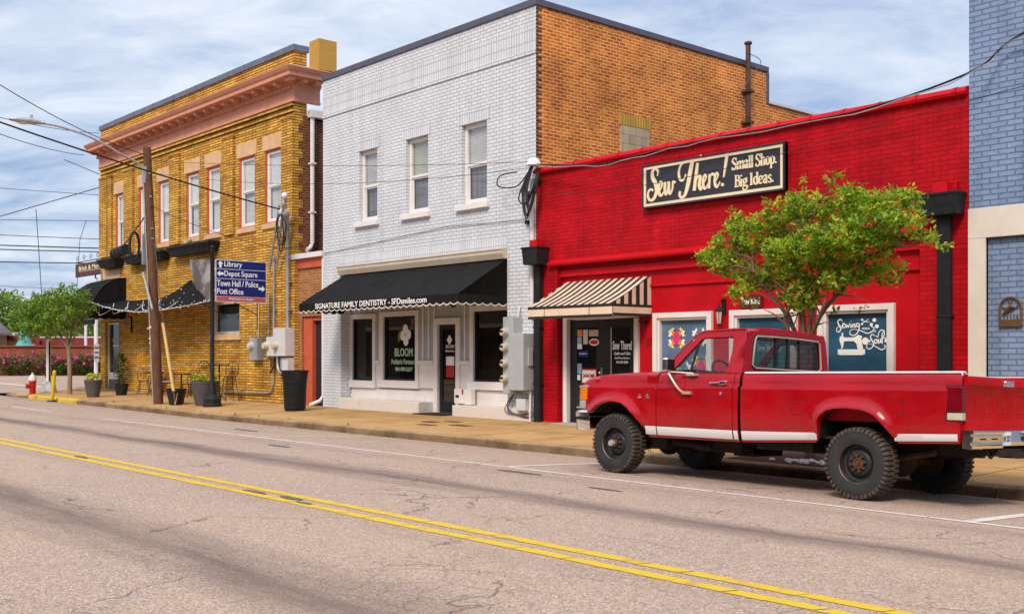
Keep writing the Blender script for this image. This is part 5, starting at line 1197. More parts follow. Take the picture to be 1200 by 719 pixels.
for k in range(6): mb.tube([(-29.2,13,.13),(-29.2+random.uniform(-.2,.2),13+random.uniform(-.1,.1),.3+random.random()*.25)],.006,4)
mb.build('dry_weed', M['bamboo'], t)

# ------------------------------------------------------------------ wayfinding sign
ws_ = thing('direction_sign', (-27.98,13.53,.1), 'dark blue town direction sign on a black fluted pole', 'sign')
px_, py_ = -27.98, 13.53
mb = MB(); mb.lathe([(.0,4.50),(.03,4.49),(.055,4.44),(.03,4.39),(.06,4.36),(.06,4.34),(.055,4.33),(.06,.75),(.075,.72),(.075,.6),(.10,.55),(.12,.35),(.19,.28),(.24,.22),(.24,.10),(.26,.08),(.26,-.02)], (px_,py_,.09),'z',16); mb.build('pole', M['black'], ws_, smooth=35)
y0, y1, z0, z1 = 13.62, 15.19, 3.02, 4.20
mb = MB(); mb.box(px_-.035,px_+.02,y0,y1,z0,z1); mb.box(px_-.03,px_+.015,py_,y0,3.3,3.36); mb.box(px_-.03,px_+.015,py_,y0,3.9,3.96)
mb.build('frame', M['white'], ws_)
mb = MB()
for a, b in ((3.955,4.185),(3.685,3.935),(3.185,3.665)): mb.box(px_+.02,px_+.026,y0+.02,y1-.02,a,b)
mb.build('panel', M['sign_blue'], ws_)
mb = MB(); mb.box(px_+.02,px_+.026,y0+.02,y1-.02,3.04,3.17); mb.build('red_band', M['sign_red'], ws_)
mb = MB(); P = px_+.027
def up_arrow(cy, cz, s, rot):
    pts = [(0,1),(.85,.1),(.35,.1),(.35,-.95),(-.35,-.95),(-.35,.1),(-.85,.1)]
    c, d = math.cos(R(rot)), math.sin(R(rot))
    mb.poly([(P+.002, cy+s*(p[0]*c-p[1]*d), cz+s*(p[0]*d+p[1]*c)) for p in pts])
up_arrow(13.76,4.07,.10,0); up_arrow(13.76,3.81,.10,90); up_arrow(15.04,3.43,.105,-90)
letters(mb,'Library',13.88,14.42,3.97,4.165,P,'+x',bold=.01); letters(mb,'Depot Square',13.88,14.90,3.70,3.90,P,'+x',bold=.01)
letters(mb,'Town Hall / Police',13.66,14.93,3.46,3.63,P,'+x',bold=.01); letters(mb,'Post Office',13.66,14.46,3.24,3.40,P,'+x',bold=.01)
letters(mb,'Welcome to Angier',14.02,14.80,3.07,3.145,P,'+x',shear=.35)
mb.build('lettering', M['white'], ws_)

# ------------------------------------------------------------------ pots, can, hydrant, lamp base, bollard
def pot(name, x, y, z, r0, r1, h, m, label, plants, cat='planter', n=28):
    t = thing(name, (x,y,z), label, cat)
    mb = MB(); mb.lathe([(0,0),(r0,0),(r0+(r1-r0)*.6,h*.6),(r1*.97,h*.9),(r1*.985,h*.9),(r1,h*.985),(r1,h),(r1*.93,h),(r1*.90,h*.93),(0,h*.9)], (x,y,z),'z',n); mb.build('pot', m, t, smooth=40)
    mb = MB(); mb.lathe([(0,.0),(r1*.9,.0)],(x,y,z+h*.935),'z',n); mb.build('soil', M['soil'], t)
    if plants:
        random.seed(int(abs(x)*10)); lf = MB(); fl = [[], []]
        for k in range(plants):
            a = random.uniform(0,6.28); rr = r1*.85*math.sqrt(random.random()); hh = random.uniform(.03,.24)
            b = Vector((x+rr*math.cos(a), y+rr*math.sin(a), z+h*.93+hh)); d = Vector((random.gauss(0,1),random.gauss(0,1),random.uniform(.1,1))).normalized()*random.uniform(.05,.09); s_ = d.cross(Vector((random.random(),random.random(),.5))).normalized()*.025
            lf.poly([b, b+d*.5+s_, b+d, b+d*.5-s_])
            if random.random() < .10: fl[0 if x < -33 else random.randrange(2)].append((tuple(b+Vector((0,0,.03))), random.uniform(.02,.04)))
        lf.build('foliage', M['leaf_a'], t)
        for q, (mn) in ((fl[0],'yflower'),(fl[1],'rflower')):
            for c_, r_ in q: mb = MB(); mb.ball(c_, r_, 6, 4, sc=(1,1,.6)); mb.build('flower', M[mn], t)
    return t
pot('planter', -28.6,13.62,.10,.27,.42,.70,M['planter_grey'],'large charcoal grey planter with red and yellow flowers beside the sign pole',420)
pot('planter', -29.54,13.16,.10,.17,.275,.46,M['black_plastic'],'black plastic pot in front, right of the wooden pole, bare',0)
pot('planter', -30.02,13.42,.10,.17,.275,.46,M['black_plastic'],'black plastic pot half hidden between the wooden pole and another pot',0)
pot('planter', -35.72,13.07,.14,.19,.29,.57,M['planter_grey'],'charcoal planter with small yellow flowers near the yellow kerb',240)
t = thing('potted_shrub', (-36.2,14.2,.16), 'dark leafy upright shrub in a black pot beside the corner door', 'plant')
mb = MB(); mb.lathe([(0,0),(.17,0),(.24,.4),(.2,.4),(0,.36)],(-36.2,14.2,.16),'z',18); mb.build('pot', M['black_plastic'], t, smooth=40)
mb = MB(); random.seed(14)
for k in range(420):
    h = random.random(); a = random.uniform(0,6.28); rr = (.05+.24*math.sin(math.pi*min(1,h*.9+.1)))*random.random()**.5
    b = Vector((-36.2+rr*math.cos(a),14.2+rr*math.sin(a),.55+h*1.0)); d = Vector((math.cos(a),math.sin(a),random.uniform(.1,1))).normalized()*.11; s_ = d.cross(Vector((0,0,1))).normalized()*.03
    mb.poly([b,b+d*.5+s_,b+d,b+d*.5-s_])
mb.build('foliage', M['shrub_a'], t)
tc = thing('trash_can', (-24.54,14.15,.1), 'black slatted metal litter bin standing on the pavement before the narrow brick entry', 'litter bin')
cx, cy, cz = -24.54, 14.15, .1
mb = MB()
for k in range(34):
    a = 2*math.pi*k/34; ca, sa_ = math.cos(a), math.sin(a); w = .021
    t_ = Vector((-sa_,ca,0))*w
    for (r0,za),(r1,zb) in (((.265,.06),(.30,.78)),((.30,.78),(.34,1.02))):
        A, B = Vector((cx+r0*ca,cy+r0*sa_,cz+za)), Vector((cx+r1*ca,cy+r1*sa_,cz+zb)); o = Vector((ca,sa_,0))*.008
        mb.hexa([A-t_-o,A+t_-o,A+t_+o,A-t_+o,B-t_-o,B+t_-o,B+t_+o,B-t_+o])
mb.build('slats', M['black'], tc)
mb = MB()
for r, z in ((.345,1.02),(.303,.76),(.27,.08)): mb.lathe([(r-.02,-.02),(r+.012,-.02),(r+.012,.02),(r-.02,.02),(r-.02,-.02)],(cx,cy,cz+z),'z',32)
mb.lathe([(.26,0),(.26,.05),(.24,.06),(.0,.06)],(cx,cy,cz),'z',24); mb.build('band', M['black'], tc, smooth=40)
mb = MB(); mb.lathe([(.0,.1),(.24,.1),(.27,.80),(.25,.80),(.22,.4),(0,.35)],(cx,cy,cz),'z',24); mb.build('liner', M['black_plastic'], tc, smooth=40)
hy = thing('fire_hydrant', (-39.64,12.45,.07), 'red fire hydrant with a white bonnet at the street corner', 'fire hydrant')
hx, hyy, hz = -39.75, 12.42, .10
mb = MB(); mb.lathe([(0,0),(.15,0),(.15,.05),(.105,.07),(.105,.42),(.13,.44),(.13,.50),(.12,.52)],(hx,hyy,hz),'z',16)
for ax, l in (('x',.2),('x',-.2)): mb.lathe([(.055,0),(.055,l*.8),(.07,l*.8),(.07,l),(0,l)],(hx,hyy,hz+.36),'x',10)
mb.lathe([(.075,0),(.075,-.17),(.09,-.17),(.09,-.22),(0,-.22)],(hx,hyy,hz+.33),'y',12); mb.build('barrel', M['hyd_red'], hy, smooth=40)
mb = MB(); mb.lathe([(.135,.52),(.14,.55),(.13,.62),(.09,.70),(.05,.73),(.035,.74),(.035,.80),(0,.81)],(hx,hyy,hz),'z',16); mb.build('bonnet', M['hyd_white'], hy, smooth=40)
ll = thing('street_light', (-40.31,13.15,.17), 'white street light pole on a flared grey base at the corner', 'street light')
lx, ly, lz = -40.31, 13.15, .15
mb = MB(); mb.lathe([(.30,-.05),(.30,.06),(.24,.36),(.17,.42),(0,.43)],(lx,ly,lz),'z',8); mb.build('base', M['alu'], ll)
mb = MB(); mb.tube([(lx,ly,lz+.42),(lx,ly,3.45)],[.085,.075],12); mb.build('pole', M['pipe_white'], ll, smooth=50)
mb = MB(); mb.box(lx+.08,lx+.115,ly-.02,ly+.02,lz+.42,2.0); mb.box(lx-.09,lx-.05,ly-.09,ly-.02,.7,.82); mb.build('conduit', M['black'], ll)
bo = thing('bollard', (-36.4,12.0,0), 'leaning yellow marker post standing in the gutter by the yellow kerb', 'marker post')
mb = MB(); mb.tube([(-36.45,12.0,.0),(-36.22,12.0,.97)],.062,8); mb.ball((-36.22,12,.97),.062,8,5); mb.build('post', M['bollard_y'], bo, smooth=50)
mb = MB(); mb.lathe([(0,.05),(.12,.05),(.18,.01),(.18,-.04)],(-36.45,12.0,.0),'z',14); mb.build('foot', M['black'], bo)
mb = MB(); mb.tube([(-36.26,12.0,.86),(-36.245,12.0,.90)],.066,8); mb.build('orange_mark', M['rust_plate'], bo)
covs = [(-18.56,14.02,.20,.13,'rusty square cover in the pavement, furthest left of the four before the white shop'),(-17.25,13.80,.26,.12,'rusty cover in the pavement, nearest the red shop'),(-17.95,13.45,.25,.10,'rusty cover in the pavement, nearest the kerb'),(-18.2,14.35,.22,.10,'rusty cover in the pavement, nearest the white shop door')]
for x, y, a, b, l in covs:
    mb = MB(); mb.box(x-a,x+a,y-b,y+b,zwalk(x,y)-.02,zwalk(x,y)+.007); tag(mb.build('utility_cover', M['rust_plate'], loc=(x,y,zwalk(x,y))), l, 'utility cover', 'metal covers in the pavement')

# ------------------------------------------------------------------ iron café furniture
def chair(x, y, rz, label, h=.46, back=.42, cushion=True, group='iron bistro chairs by the yellow wall'):
    z = zwalk(x, y)
    t = thing('bistro_chair', (x,y,z), label, 'chair', group, (0,0,rz))
    mb = MB(); mb.lathe([(0,h-.012),(.19,h-.012),(.19,h+.004),(0,h+.004)],(0,0,0),'z',18); mb.lathe([(.185,h*.35),(.195,h*.35),(.195,h*.35+.012),(.185,h*.35+.012),(.185,h*.35)],(0,0,0),'z',18); mb.build('seat', M['iron'], t, local=True)
    if cushion:
        mb = MB(); mb.lathe([(0,h+.045),(.15,h+.045),(.185,h+.03),(.185,h+.006),(0,h+.006)],(0,0,0),'z',18); mb.build('cushion', mat('pink_cushion', (.36,.25,.22), .85) if 'cush' not in M else M['cush'], t, smooth=60, local=True)
    for sx, sy in ((1,1),(1,-1),(-1,1),(-1,-1)):
        mb = MB(); mb.tube([(.13*sx,.13*sy,h),(.16*sx,.16*sy,h*.5),(.21*sx,.21*sy,0)],.011,6); mb.build('leg', M['iron'], t, local=True)
    mb = MB(); mb.tube(catmull([(-.17,.12,h),(-.19,.2,h+back*.6),(-.12,.225,h+back*.93),(0,.23,h+back),(.12,.225,h+back*.93),(.19,.2,h+back*.6),(.17,.12,h)],5),.011,6)
    for q in (-1,1): mb.tube([(q*.075+.055*math.cos(a)*(1-k/26), .20, h+back*.5+.13*math.sin(a)*(1-k/26)) for k, a in enumerate([j*.45 for j in range(22)])],.008,5)
    mb.tube([(0,.15,h),(0,.23,h+back)],.008,5); mb.build('backrest', M['iron'], t, local=True)
    return t
def table(x, y, h, label, r=.30):
    z = zwalk(x, y); t = thing('bistro_table', (x,y,z), label, 'table', 'iron bistro tables by the yellow wall')
    mb = MB(); mb.lathe([(0,h),(r,h),(r,h-.025),(0,h-.025)],(x,y,z),'z',24); mb.build('tabletop', M['iron'], t)
    mb = MB(); mb.lathe([(.025,h-.02),(.025,.2),(.06,.15),(.03,.1)],(x,y,z),'z',10)
    for k in range(3): a = k*2.09+.4; mb.tube([(x,y,z+.2),(x+.14*math.cos(a),y+.14*math.sin(a),z+.12),(x+.24*math.cos(a),y+.24*math.sin(a),z)],.015,6)
    mb.build('pedestal', M['iron'], t)
M['cush'] = mat('pink_cushion', (.36,.25,.22), .85)
chair(-36.35,15.05,R(75),'iron bistro chair at the far left of the yellow wall, nearest the corner door')
chair(-35.15,14.95,R(-100),'iron bistro chair just left of the wooden pole with its seat behind it')
chair(-34.25,15.0,R(60),'iron bistro chair with a pink cushion just right of the wooden pole')
chair(-32.75,15.05,R(-80),'iron bistro chair partly behind the big grey planter')
table(-35.75,15.15,.76,'round iron bistro table left of the wooden pole'); table(-33.5,15.12,.76,'round iron bistro table right of the wooden pole')
chair(-31.55,15.1,R(95),'tall iron bar chair with scrolled back, left of the bar table',.74,.45,False,'tall iron bar chairs by the yellow wall')
chair(-29.95,15.05,R(-95),'tall iron bar chair right of the bar table, below the small meter box',.74,.45,False,'tall iron bar chairs by the yellow wall')
table(-30.75,15.1,1.10,'tall round iron bar table behind the sign pole',.33)

# ------------------------------------------------------------------ wires
def wire(label, pts, r, sag=0, m='cable', cat='cable', group=None, name='overhead_wire'):
    mb = MB()
    for a, b in zip(pts[:-1], pts[1:]):
        n = 16; L_ = []
        for i in range(n+1):
            t = i/n; L_.append(tuple(a[j]+(b[j]-a[j])*t - (sag*4*t*(1-t) if j == 2 else 0) for j in range(3)))
        mb.tube(L_, r, 6)
    return tag(mb.build(name, M[m], smooth=60, loc=pts[0]), label, cat, group)
wire('thin wire from upper left of the photo down to the pole top', [(-22.14,5.12,6.99+.4),(-31.1,12.98,7.45)], .010, .25)
wire('thick black cable sagging from the left in front of the pole to the weatherhead', [(-24.36,5.64,6.79),(-26.98,15.1,5.62)], .020, .10)
wire('wire from the left edge to the corner of the salmon cornice', [(-26.3,6.43,6.9),(-41.9,15.0,9.2)], .011, .15)
wire('wire from the left edge to the coping corner of the yellow building', [(-26.3,6.43,7.12),(-41.8,15.5,10.1)], .010, .12)
wire('upper wire running across the yellow and white facades from pole to corner weatherhead', [(-31.1,12.98,7.3),(-16.8,15.35,5.62)], .006, .12)
wire('lower wire running across the yellow and white facades to the corner weatherhead', [(-31.06,12.98,6.95),(-16.8,15.35,5.5)], .006, .35)
SC = [(-16.68,15.35,5.55),(-15.35,15.85,5.43),(-13.88,16.01,5.52),(-12.49,16.08,5.58),(-9.84,16.37,5.65),(-7.75,16.16,5.86),(-6.75,15.78,6.02),(-5.14,15.34,6.38)]
SC = [(x*15.2/y, 15.2, 1.55+(z-1.55)*15.2/y) if 0 < i < 6 else (x, y-(.35 if i else 0), z) for i, (x, y, z) in enumerate(SC)]
SC = catmull(SC, 5)
wire('twisted grey and black service cable rising to the upper right over the red shop', SC, .016, .0, 'cable')
wire('pale cable twined along the service cable over the red shop', [(x+.02*math.sin(i*1.7), y-.01, z-.028+.02*math.cos(i*1.7)) for i, (x, y, z) in enumerate(SC)], .008, .0, 'galv')
wire('thin black wire crossing the red shop and its sign board', [(-16.7,15.38,4.95),(-13.2,15.2,4.72),(-8.6,14.7,4.95),(3,14.2,6.0)], .006, .06)
wire('loose cable stapled along the lower white brick wall', [(-25.5,15.57,4.30),(-24,15.57,4.36),(-20,15.57,4.55),(-17.2,15.57,4.45)], .007, .0)
wire('cable strung across the yellow wall towards the brick entry', [(-30.75,13.0,5.9),(-28.4,15.3,4.75),(-26.0,15.5,4.62)], .010, .12)
def sidewire(label, z0, z1, r, sag=.0, dy=0): wire(label, [(-69.9,11.4+dy,z0),(-57.61,25.37+dy,z1)], r, sag, group='wires over the side street')
sidewire('thin high wire over the side street, topmost of the level ones',11.6,10.2,.016,.1)
sidewire('straight wire over the side street below the topmost',9.15,8.95,.016,.0)
sidewire('sagging wire over the side street, third from the top',8.75,7.85,.02,.1)
sidewire('thick cable over the side street, upper of the close pair',8.0,7.36,.035,.05)
sidewire('thick cable over the side street, lower of the close pair',7.75,7.22,.03,.08,.3)
sidewire('thick cable over the side street above the hanging sign',6.85,6.55,.032,.0)
sidewire('thin drooping wire over the side street just above the tree',6.9,5.6,.012,.9)
wire('guy wire slanting up from the left edge to the yellow building', [(-54.5,13.5,7.3),(-47.0,22,10.6)], .02, 0)
wire('short guy wire slanting down to the yellow building', [(-51.29,17.42,10.6),(-46.5,22.8,7.6)], .018, 0)
wire('loose dropper wire hanging down into the small tree, left one', [(-57.37,18.09,8.97),(-57.3,18.2,7),(-57.0,18.25,4.6)], .018, 0)
wire('loose dropper wire hanging behind the hanging sign, right one', [(-55.67,20.02,8.4),(-55.95,19.8,7.4),(-55.98,19.66,4.9)], .014, 0)

mb = MB(); random.seed(77)
for k in range(70):
    x = random.uniform(-38,-3); wallside = random.random() < .45
    y = 15.52 if wallside else random.choice([12.14,12.34]); z = zwalk(x,y) if y > 12.2 else zroad(x,12.1)
    if wallside and (-21.2 < x < -19.8 or -16.2 < x < -14): continue
    for q in range(random.randrange(3,9)):
        a = random.uniform(0,6.28); l = random.uniform(.02,.085); b = Vector((x+random.gauss(0,.03), y+random.gauss(0,.012), z)); d = Vector((math.cos(a)*.6, math.sin(a)*.6, 1)).normalized()*l; s_ = Vector((-math.sin(a),math.cos(a),0))*.006
        mb.poly([b-s_, b+d*.6-s_, b+d, b+d*.6+s_, b+s_])
tag(mb.build('weeds', M['leaf_c']), 'tiny weeds growing in the pavement joints and along the walls', 'weeds', kind='stuff')
# ------------------------------------------------------------------ red pickup truck
def truck_paint(name, col, old, rough, spec=.45):
    # old red enamel: faint panel waves, dust towards the sills, stone chips and dull patches
    m, nt, b, N, L = _new(name)
    tc = N.new('ShaderNodeTexCoord'); sp = N.new('ShaderNodeSeparateXYZ'); L.new(tc.outputs['Object'], sp.inputs[0])
    def nz(scale, det=5, rgh=.6, vec=None):
        n = N.new('ShaderNodeTexNoise'); n.inputs['Scale'].default_value = scale; n.inputs['Detail'].default_value = det; n.inputs['Roughness'].default_value = rgh
        L.new(vec or tc.outputs['Object'], n.inputs['Vector']); return n.outputs['Fac']
    def mr(s_, a, c, lo, hi):
        r = N.new('ShaderNodeMapRange'); r.inputs['From Min'].default_value = a; r.inputs['From Max'].default_value = c; r.inputs['To Min'].default_value = lo; r.inputs['To Max'].default_value = hi
        L.new(s_, r.inputs['Value']); return r.outputs[0]
    def mix(f, A, B):
        x = N.new('ShaderNodeMix'); x.data_type = 'RGBA'; L.new(f, x.inputs['Factor'])
        for k, q in (('A', A), ('B', B)):
            if isinstance(q, tuple): x.inputs[k].default_value = rgb(q)
            else: L.new(q, x.inputs[k])
        return x.outputs['Result']
    def mm(op, a, c):
        n = N.new('ShaderNodeMath'); n.operation = op; n.use_clamp = True
        for i, q in enumerate((a, c)):
            if isinstance(q, (int, float)): n.inputs[i].default_value = q
            else: L.new(q, n.inputs[i])
        return n.outputs[0]
    c = mix(mr(nz(1.1), .35, .65, 0, 1), mul(col, .86), mul(col, 1.12))
    c = mix(mm('MULTIPLY', mr(nz(5, 8, .7), .56, .72, 0, 1), .45), c, old)
    dust = mm('MULTIPLY', mr(sp.outputs[2], .50, .86, 1, 0), mr(nz(3.5, 8, .75), .40, .66, 0, .75))
    c = mix(dust, c, (.16,.06,.035))
    chips = mm('MULTIPLY', mr(nz(60, 2, .5), .735, .76, 0, 1), .7)
    c = mix(chips, c, (.32,.20,.17))
    L.new(c, b.inputs['Base Color'])
    L.new(mm('ADD', mr(nz(4, 6), .3, .7, rough-.05, rough+.12), mm('MULTIPLY', dust, .5)), b.inputs['Roughness'])
    b.inputs['Specular IOR Level'].default_value = spec; b.inputs['Coat Weight'].default_value = .0; b.inputs['Coat Roughness'].default_value = .07
    bp = N.new('ShaderNodeBump'); bp.inputs['Strength'].default_value = .30; bp.inputs['Distance'].default_value = .05
    L.new(nz(2.4, 2, .4), bp.inputs['Height']); L.new(bp.outputs[0], b.inputs['Normal']); L.new(bp.outputs[0], b.inputs['Coat Normal'])
    return m
M['truck_red'] = truck_paint('truck_red', (.36,.002,.008), (.30,.006,.010), .13)
M['truck_tailgate'] = truck_paint('tailgate_red', (.44,.004,.004), (.38,.008,.007), .42, .10)
M['truck_white'] = mat('truck_white_stripe', (.66,.63,.63), .4, scale=3.2, col2=(.48,.38,.28), amount=.69)
M['under'] = mat('undercarriage', (.022,.017,.014), .85, var=.4, scale=8)
M['under_rust'] = mat('undercarriage_rust', (.055,.028,.018), .85, var=.5, scale=8)
M['well'] = mat('wheel_well', (.012,.010,.009), .9, var=.3)
M['tyre'] = mat('tyre_rubber', (.030,.030,.032), .78, var=.25, scale=5, bump=.15)
M['tread'] = mat('tyre_tread', (.075,.058,.045), .9, var=.45, scale=12)
M['rim'] = mat('black_rim', (.022,.022,.025), .5, scale=7, col2=(.09,.05,.03), amount=.66)
M['rim_edge'] = mat('worn_rim_edge', (.19,.15,.12), .5, metal=.4, scale=6, col2=(.09,.05,.03), amount=.5)
M['rust_hub'] = mat('rusty_hub', (.11,.05,.03), .75, metal=.3, var=.4, scale=15)
M['lamp_red'] = mat('tail_lamp_red', (.15,.002,.009), .12, var=.35, spec=.4)
M['lamp_clear'] = mat('reverse_lamp', (.50,.45,.33), .2, var=.1)
M['amber'] = mat('amber_lens', (.72,.20,.008), .15, var=.25, coat=.5)
M['rubber'] = mat('black_rubber', (.012,.012,.012), .6)
M['trim_ivory'] = mat('window_bright_trim', (.50,.44,.35), .35, metal=.4, var=.1)
M['seat'] = mat('tan_seat', (.20,.13,.07), .9, var=.15)
M['dash'] = mat('dashboard', (.05,.03,.03), .7)
tk = thing('pickup_truck', (-7.9,11.18,-.03), 'red lifted pickup truck with a white lower stripe parked at the kerb', 'pickup truck', rot=(-.045,0,0))
PW = .98
def TB(mb):      # body coordinates (street x, local y, z) -> truck local, with the slight nose-down rake
    return mb.xform(lambda x, y, z: (x+7.9, y, z+.015*(x+7.9)+.0))
def TW(mb): return mb.xform(lambda x, y, z: (x+7.9, y, z))
def part(mb, name, m, parent=tk, smooth=None, bevel=0, wheel=False):
    (TW if wheel else TB)(mb); return mb.build(name, m, parent, smooth=smooth, bevel=bevel, local=True)
def lerp_tab(tab, x):
    if x <= tab[0][0]: return tab[0][1]
    for (a, b), (c, d) in zip(tab[:-1], tab[1:]):
        if x <= c: return b+(d-b)*(x-a)/(c-a)
    return tab[-1][1]
SEC = [(.40,.11),(.50,.075),(.535,.055),(.60,.036),(.66,.022),(.75,.009),(.90,.001),(1.08,-.004),(1.135,-.006),(1.156,-.001),(1.163,.022),(1.182,.027),(1.21,.028),(1.27,.036),(1.30,.050),(1.318,.075)]
RA = [(-6.60,.60),(-6.585,.70),(-6.57,.80),(-6.53,.86),(-6.45,.915),(-6.34,.935),(-6.2,.94),(-6.06,.93),(-5.96,.905),(-5.88,.865),(-5.80,.78),(-5.73,.69),(-5.66,.60)]
FA = [(-10.04,.795),(-10.01,.81),(-9.96,.85),(-9.88,.905),(-9.75,.945),(-9.6,.955),(-9.45,.935),(-9.34,.87),(-9.25,.79),(-9.17,.70),(-9.10,.61),(-9.06,.535)]
def flare(x, z, arch):
    # distance to the arch line
    d = min(math.hypot(x-a, z-b) for a, b in arch)
    up = max(0, min(1, (z-.62)/.2))
    return (.046*math.exp(-(d/.06)**2)+.012*math.exp(-(d/.12)**2))*up
def low_front(x): return .515 if x > -9.5 else .79
def low_bed(x): return lerp_tab([(-7.62,.515),(-6.6,.56),(-5.66,.592),(-5.0,.62)], x)
def dense(arch, n=4):
    out = []
    for (a, b), (c, d) in zip(arch[:-1], arch[1:]):
        for k in range(n): out.append((a+(c-a)*k/n, b+(d-b)*k/n))
    return out+[arch[-1]]
RAd, FAd = dense(RA), dense(FA)
def side_panel(x0, x1, low, arch, ztop, side, nose=False):
    """one side of the body; columns along x, rows up; follows the wheel arch"""
    ax0, ax1 = arch[0][0], arch[-1][0]
    xs = sorted(set([x0+(x1-x0)*i/40 for i in range(41)] + [a for a, b in arch if x0 < a < x1]))
    rows = []
    UP = [1.08,1.11,1.135,1.148,1.156,1.163,1.170,1.182,1.21,1.24,1.27,1.29,1.30,1.318]
    for x in xs:
        zb = lerp_tab(arch, x) if ax0 <= x <= ax1 else low(x)
        zt = ztop(x)
        zz = [zb+(1.08-zb)*(i/12) for i in range(12)] + [min(z, zt) if z < 1.3 else min(z, zt) for z in UP]
        zz[-1] = zt
        col = [(x, None, zb)]
        pts = []
        for i, z in enumerate(zz):
            ins = lerp_tab(SEC, z)
            if zt < 1.29 or zt > 1.33:   # fender tops: round over towards the hood
                k = max(0, min(1, (z-(zt-.05))/.05)); ins = max(ins if z < 1.21 else .028, .028+.05*k*k) if z > 1.2 else ins
            ins -= flare(x, z, arch)
            if nose and x < -10.05: t = (-10.05-x)/.22; ins += .07*t*t*t
            if (not nose) and x > -5.03: ins += .012
            pts.append((x, side*(-PW+ins), z))
        # turned-in lip under the edge
        lip = (x, side*(-PW+.035+lerp_tab(SEC, zb)), zb+.004)
        rows.append([lip]+pts)
    return rows
def ftop(x): return lerp_tab([(-10.27,1.155),(-10.24,1.205),(-10.19,1.245),(-9.96,1.285),(-9.73,1.305),(-9.27,1.325),(-8.9,1.335),(-8.86,1.32),(-7.6,1.32)], x)
mb = MB()
for s in (1,-1):
    mb.grid(side_panel(-10.27, -8.905, low_front, FAd, ftop, s, True))
    mb.grid(side_panel(-8.897, -7.735, low_front, [(-30,.0),(-29,.0)], lambda x: 1.32, s))
    mb.grid(side_panel(-7.727, -7.655, low_front, [(-30,.0),(-29,.0)], lambda x: 1.32, s))
# hood and cowl
rows = []
for x in [-10.27,-10.24,-10.2,-10.1,-9.9,-9.7,-9.4,-9.1,-8.95,-8.86]:
    zt = ftop(x) if x < -8.9 else 1.335
    t = (-10.05-x)/.22 if x < -10.05 else 0
    r = []
    for f in [i/16 for i in range(17)]:
        y = -PW+.078+.07*t*t*t + f*2*(PW-.078-.07*t*t*t)
        c = 1-abs(2*f-1); r.append((x, y, zt+.045*min(1,c*1.6)**.7*(1 if x > -10.2 else .4) - (.012 if .10 < f < .13 or .87 < f < .90 else 0)))
    rows.append(r)
mb.grid(rows)
# grille front
mb.box(-10.275,-10.20,-.86,.86,.80,1.15)
part(mb, 'body', M['truck_red'], smooth=24)
mb = MB(); mb.box(-10.30,-10.26,-.58,.58,.86,1.12)
for k in range(5): mb.box(-10.315,-10.30,-.58,.58,.87+.05*k,.885+.05*k)
part(mb, 'grille', M['alu'])
for s in (-1,1):
    mb = MB(); mb.box(-10.305,-10.22,s*.60 if s > 0 else -.90,s*.90 if s > 0 else -.60,.955,1.135); part(mb, 'headlight', M['lamp_clear'], bevel=.01)
    def wedge(x0, x1, yf_, yr, z0, z1):
        mb = MB(); q = [(x0, s*-.82), (x0, s*-yf_), (x0+(x1-x0)*.5, s*-(yr-.012)), (x1, s*-yr), (x1, s*-.82)]
        mb.prism(q, 'z', z0, z1); return mb
    part(wedge(-10.295,-10.105,.935,.992,.965,1.13), 'side_marker', M['amber'], bevel=.006)
    part(wedge(-10.295,-10.13,.932,.990,.85,.958), 'lamp_bezel', M['alu'], bevel=.006)
    part(wedge(-10.30,-10.08,.938,.994,1.134,1.156), 'lamp_bezel', M['alu'], bevel=.004)
# bed
mb = MB()
for s in (1,-1):
    mb.grid(side_panel(-7.615, -5.0, low_bed, RAd, lambda x: 1.318, s))
    mb.grid([[(x, s*(-PW+.075), 1.318),(x, s*(-PW+.16), 1.318),(x, s*(-PW+.16), .80)] for x in (-7.615,-7,-6,-5.0)])
mb.quad((-7.615,-PW+.07,.56),(-7.615,PW-.07,.56),(-7.615,PW-.07,1.3),(-7.615,-PW+.07,1.3))
mb.quad((-7.615,-.84,.80),(-5.05,-.84,.80),(-5.05,.84,.80),(-7.615,.84,.80))
for s in (1,-1): mb.quad((-5.0,s*(-PW+.012),.62),(-5.0,s*-.885,.62),(-5.0,s*-.885,1.315),(-5.0,s*(-PW+.06),1.315))
part(mb, 'bed', M['truck_red'], smooth=24)
for s in (1,-1):
    mb = MB()
    P_ = [(-PW+.055,1.314),(-PW+.058,1.328),(-PW+.09,1.335),(-PW+.16,1.332),(-PW+.16,1.316)]
    rows = [[(x, s*y, z) for y, z in P_] for x in (-7.61,-5.06,-5.02)]; rows.append([(-5.0, s*y, z-.03) for y, z in P_]); mb.grid(rows)
    part(mb, 'bed_rail_cap', M['truck_white'], smooth=40)
# tailgate
mb = MB(); G = 1
y0, y1 = -.885, .885
prof = [(-5.02,.70),(-4.985,.705),(-4.975,.73),(-4.965,.80),(-4.985,.84),(-4.992,.87),(-4.992,1.16),(-4.975,1.185),(-4.962,1.20),(-4.962,1.262),(-4.975,1.285),(-5.02,1.29),(-5.06,1.285)]
mb.grid([[(x, y, z) for x, z in prof] for y in [y0+(y1-y0)*i/12 for i in range(13)]])
for y in (y0, y1): mb.poly([(x, y, z) for x, z in prof]+[(-5.06,y,.70)])
tg = part(mb, 'tailgate', M['truck_tailgate'], smooth=35)
mb = MB()
for ch, a, b in (('F',-.66,-.53),('O',-.30,-.16),('R',.10,.24),('D',.46,.60)): letters(mb, ch, a, b, .945,1.08,-4.9918,'+x',bold=.01,extr=.003)
part(mb, 'embossed_lettering', M['truck_tailgate'], parent=tg)
mb = MB()
for y in (-.47,-.36,-.06,.05,.3,.40):
    for z in (.91,1.10): mb.box(-4.993,-4.988,y,y+.014,z,z+.014)
part(mb, 'badge_hole', M['rubber'], parent=tg)
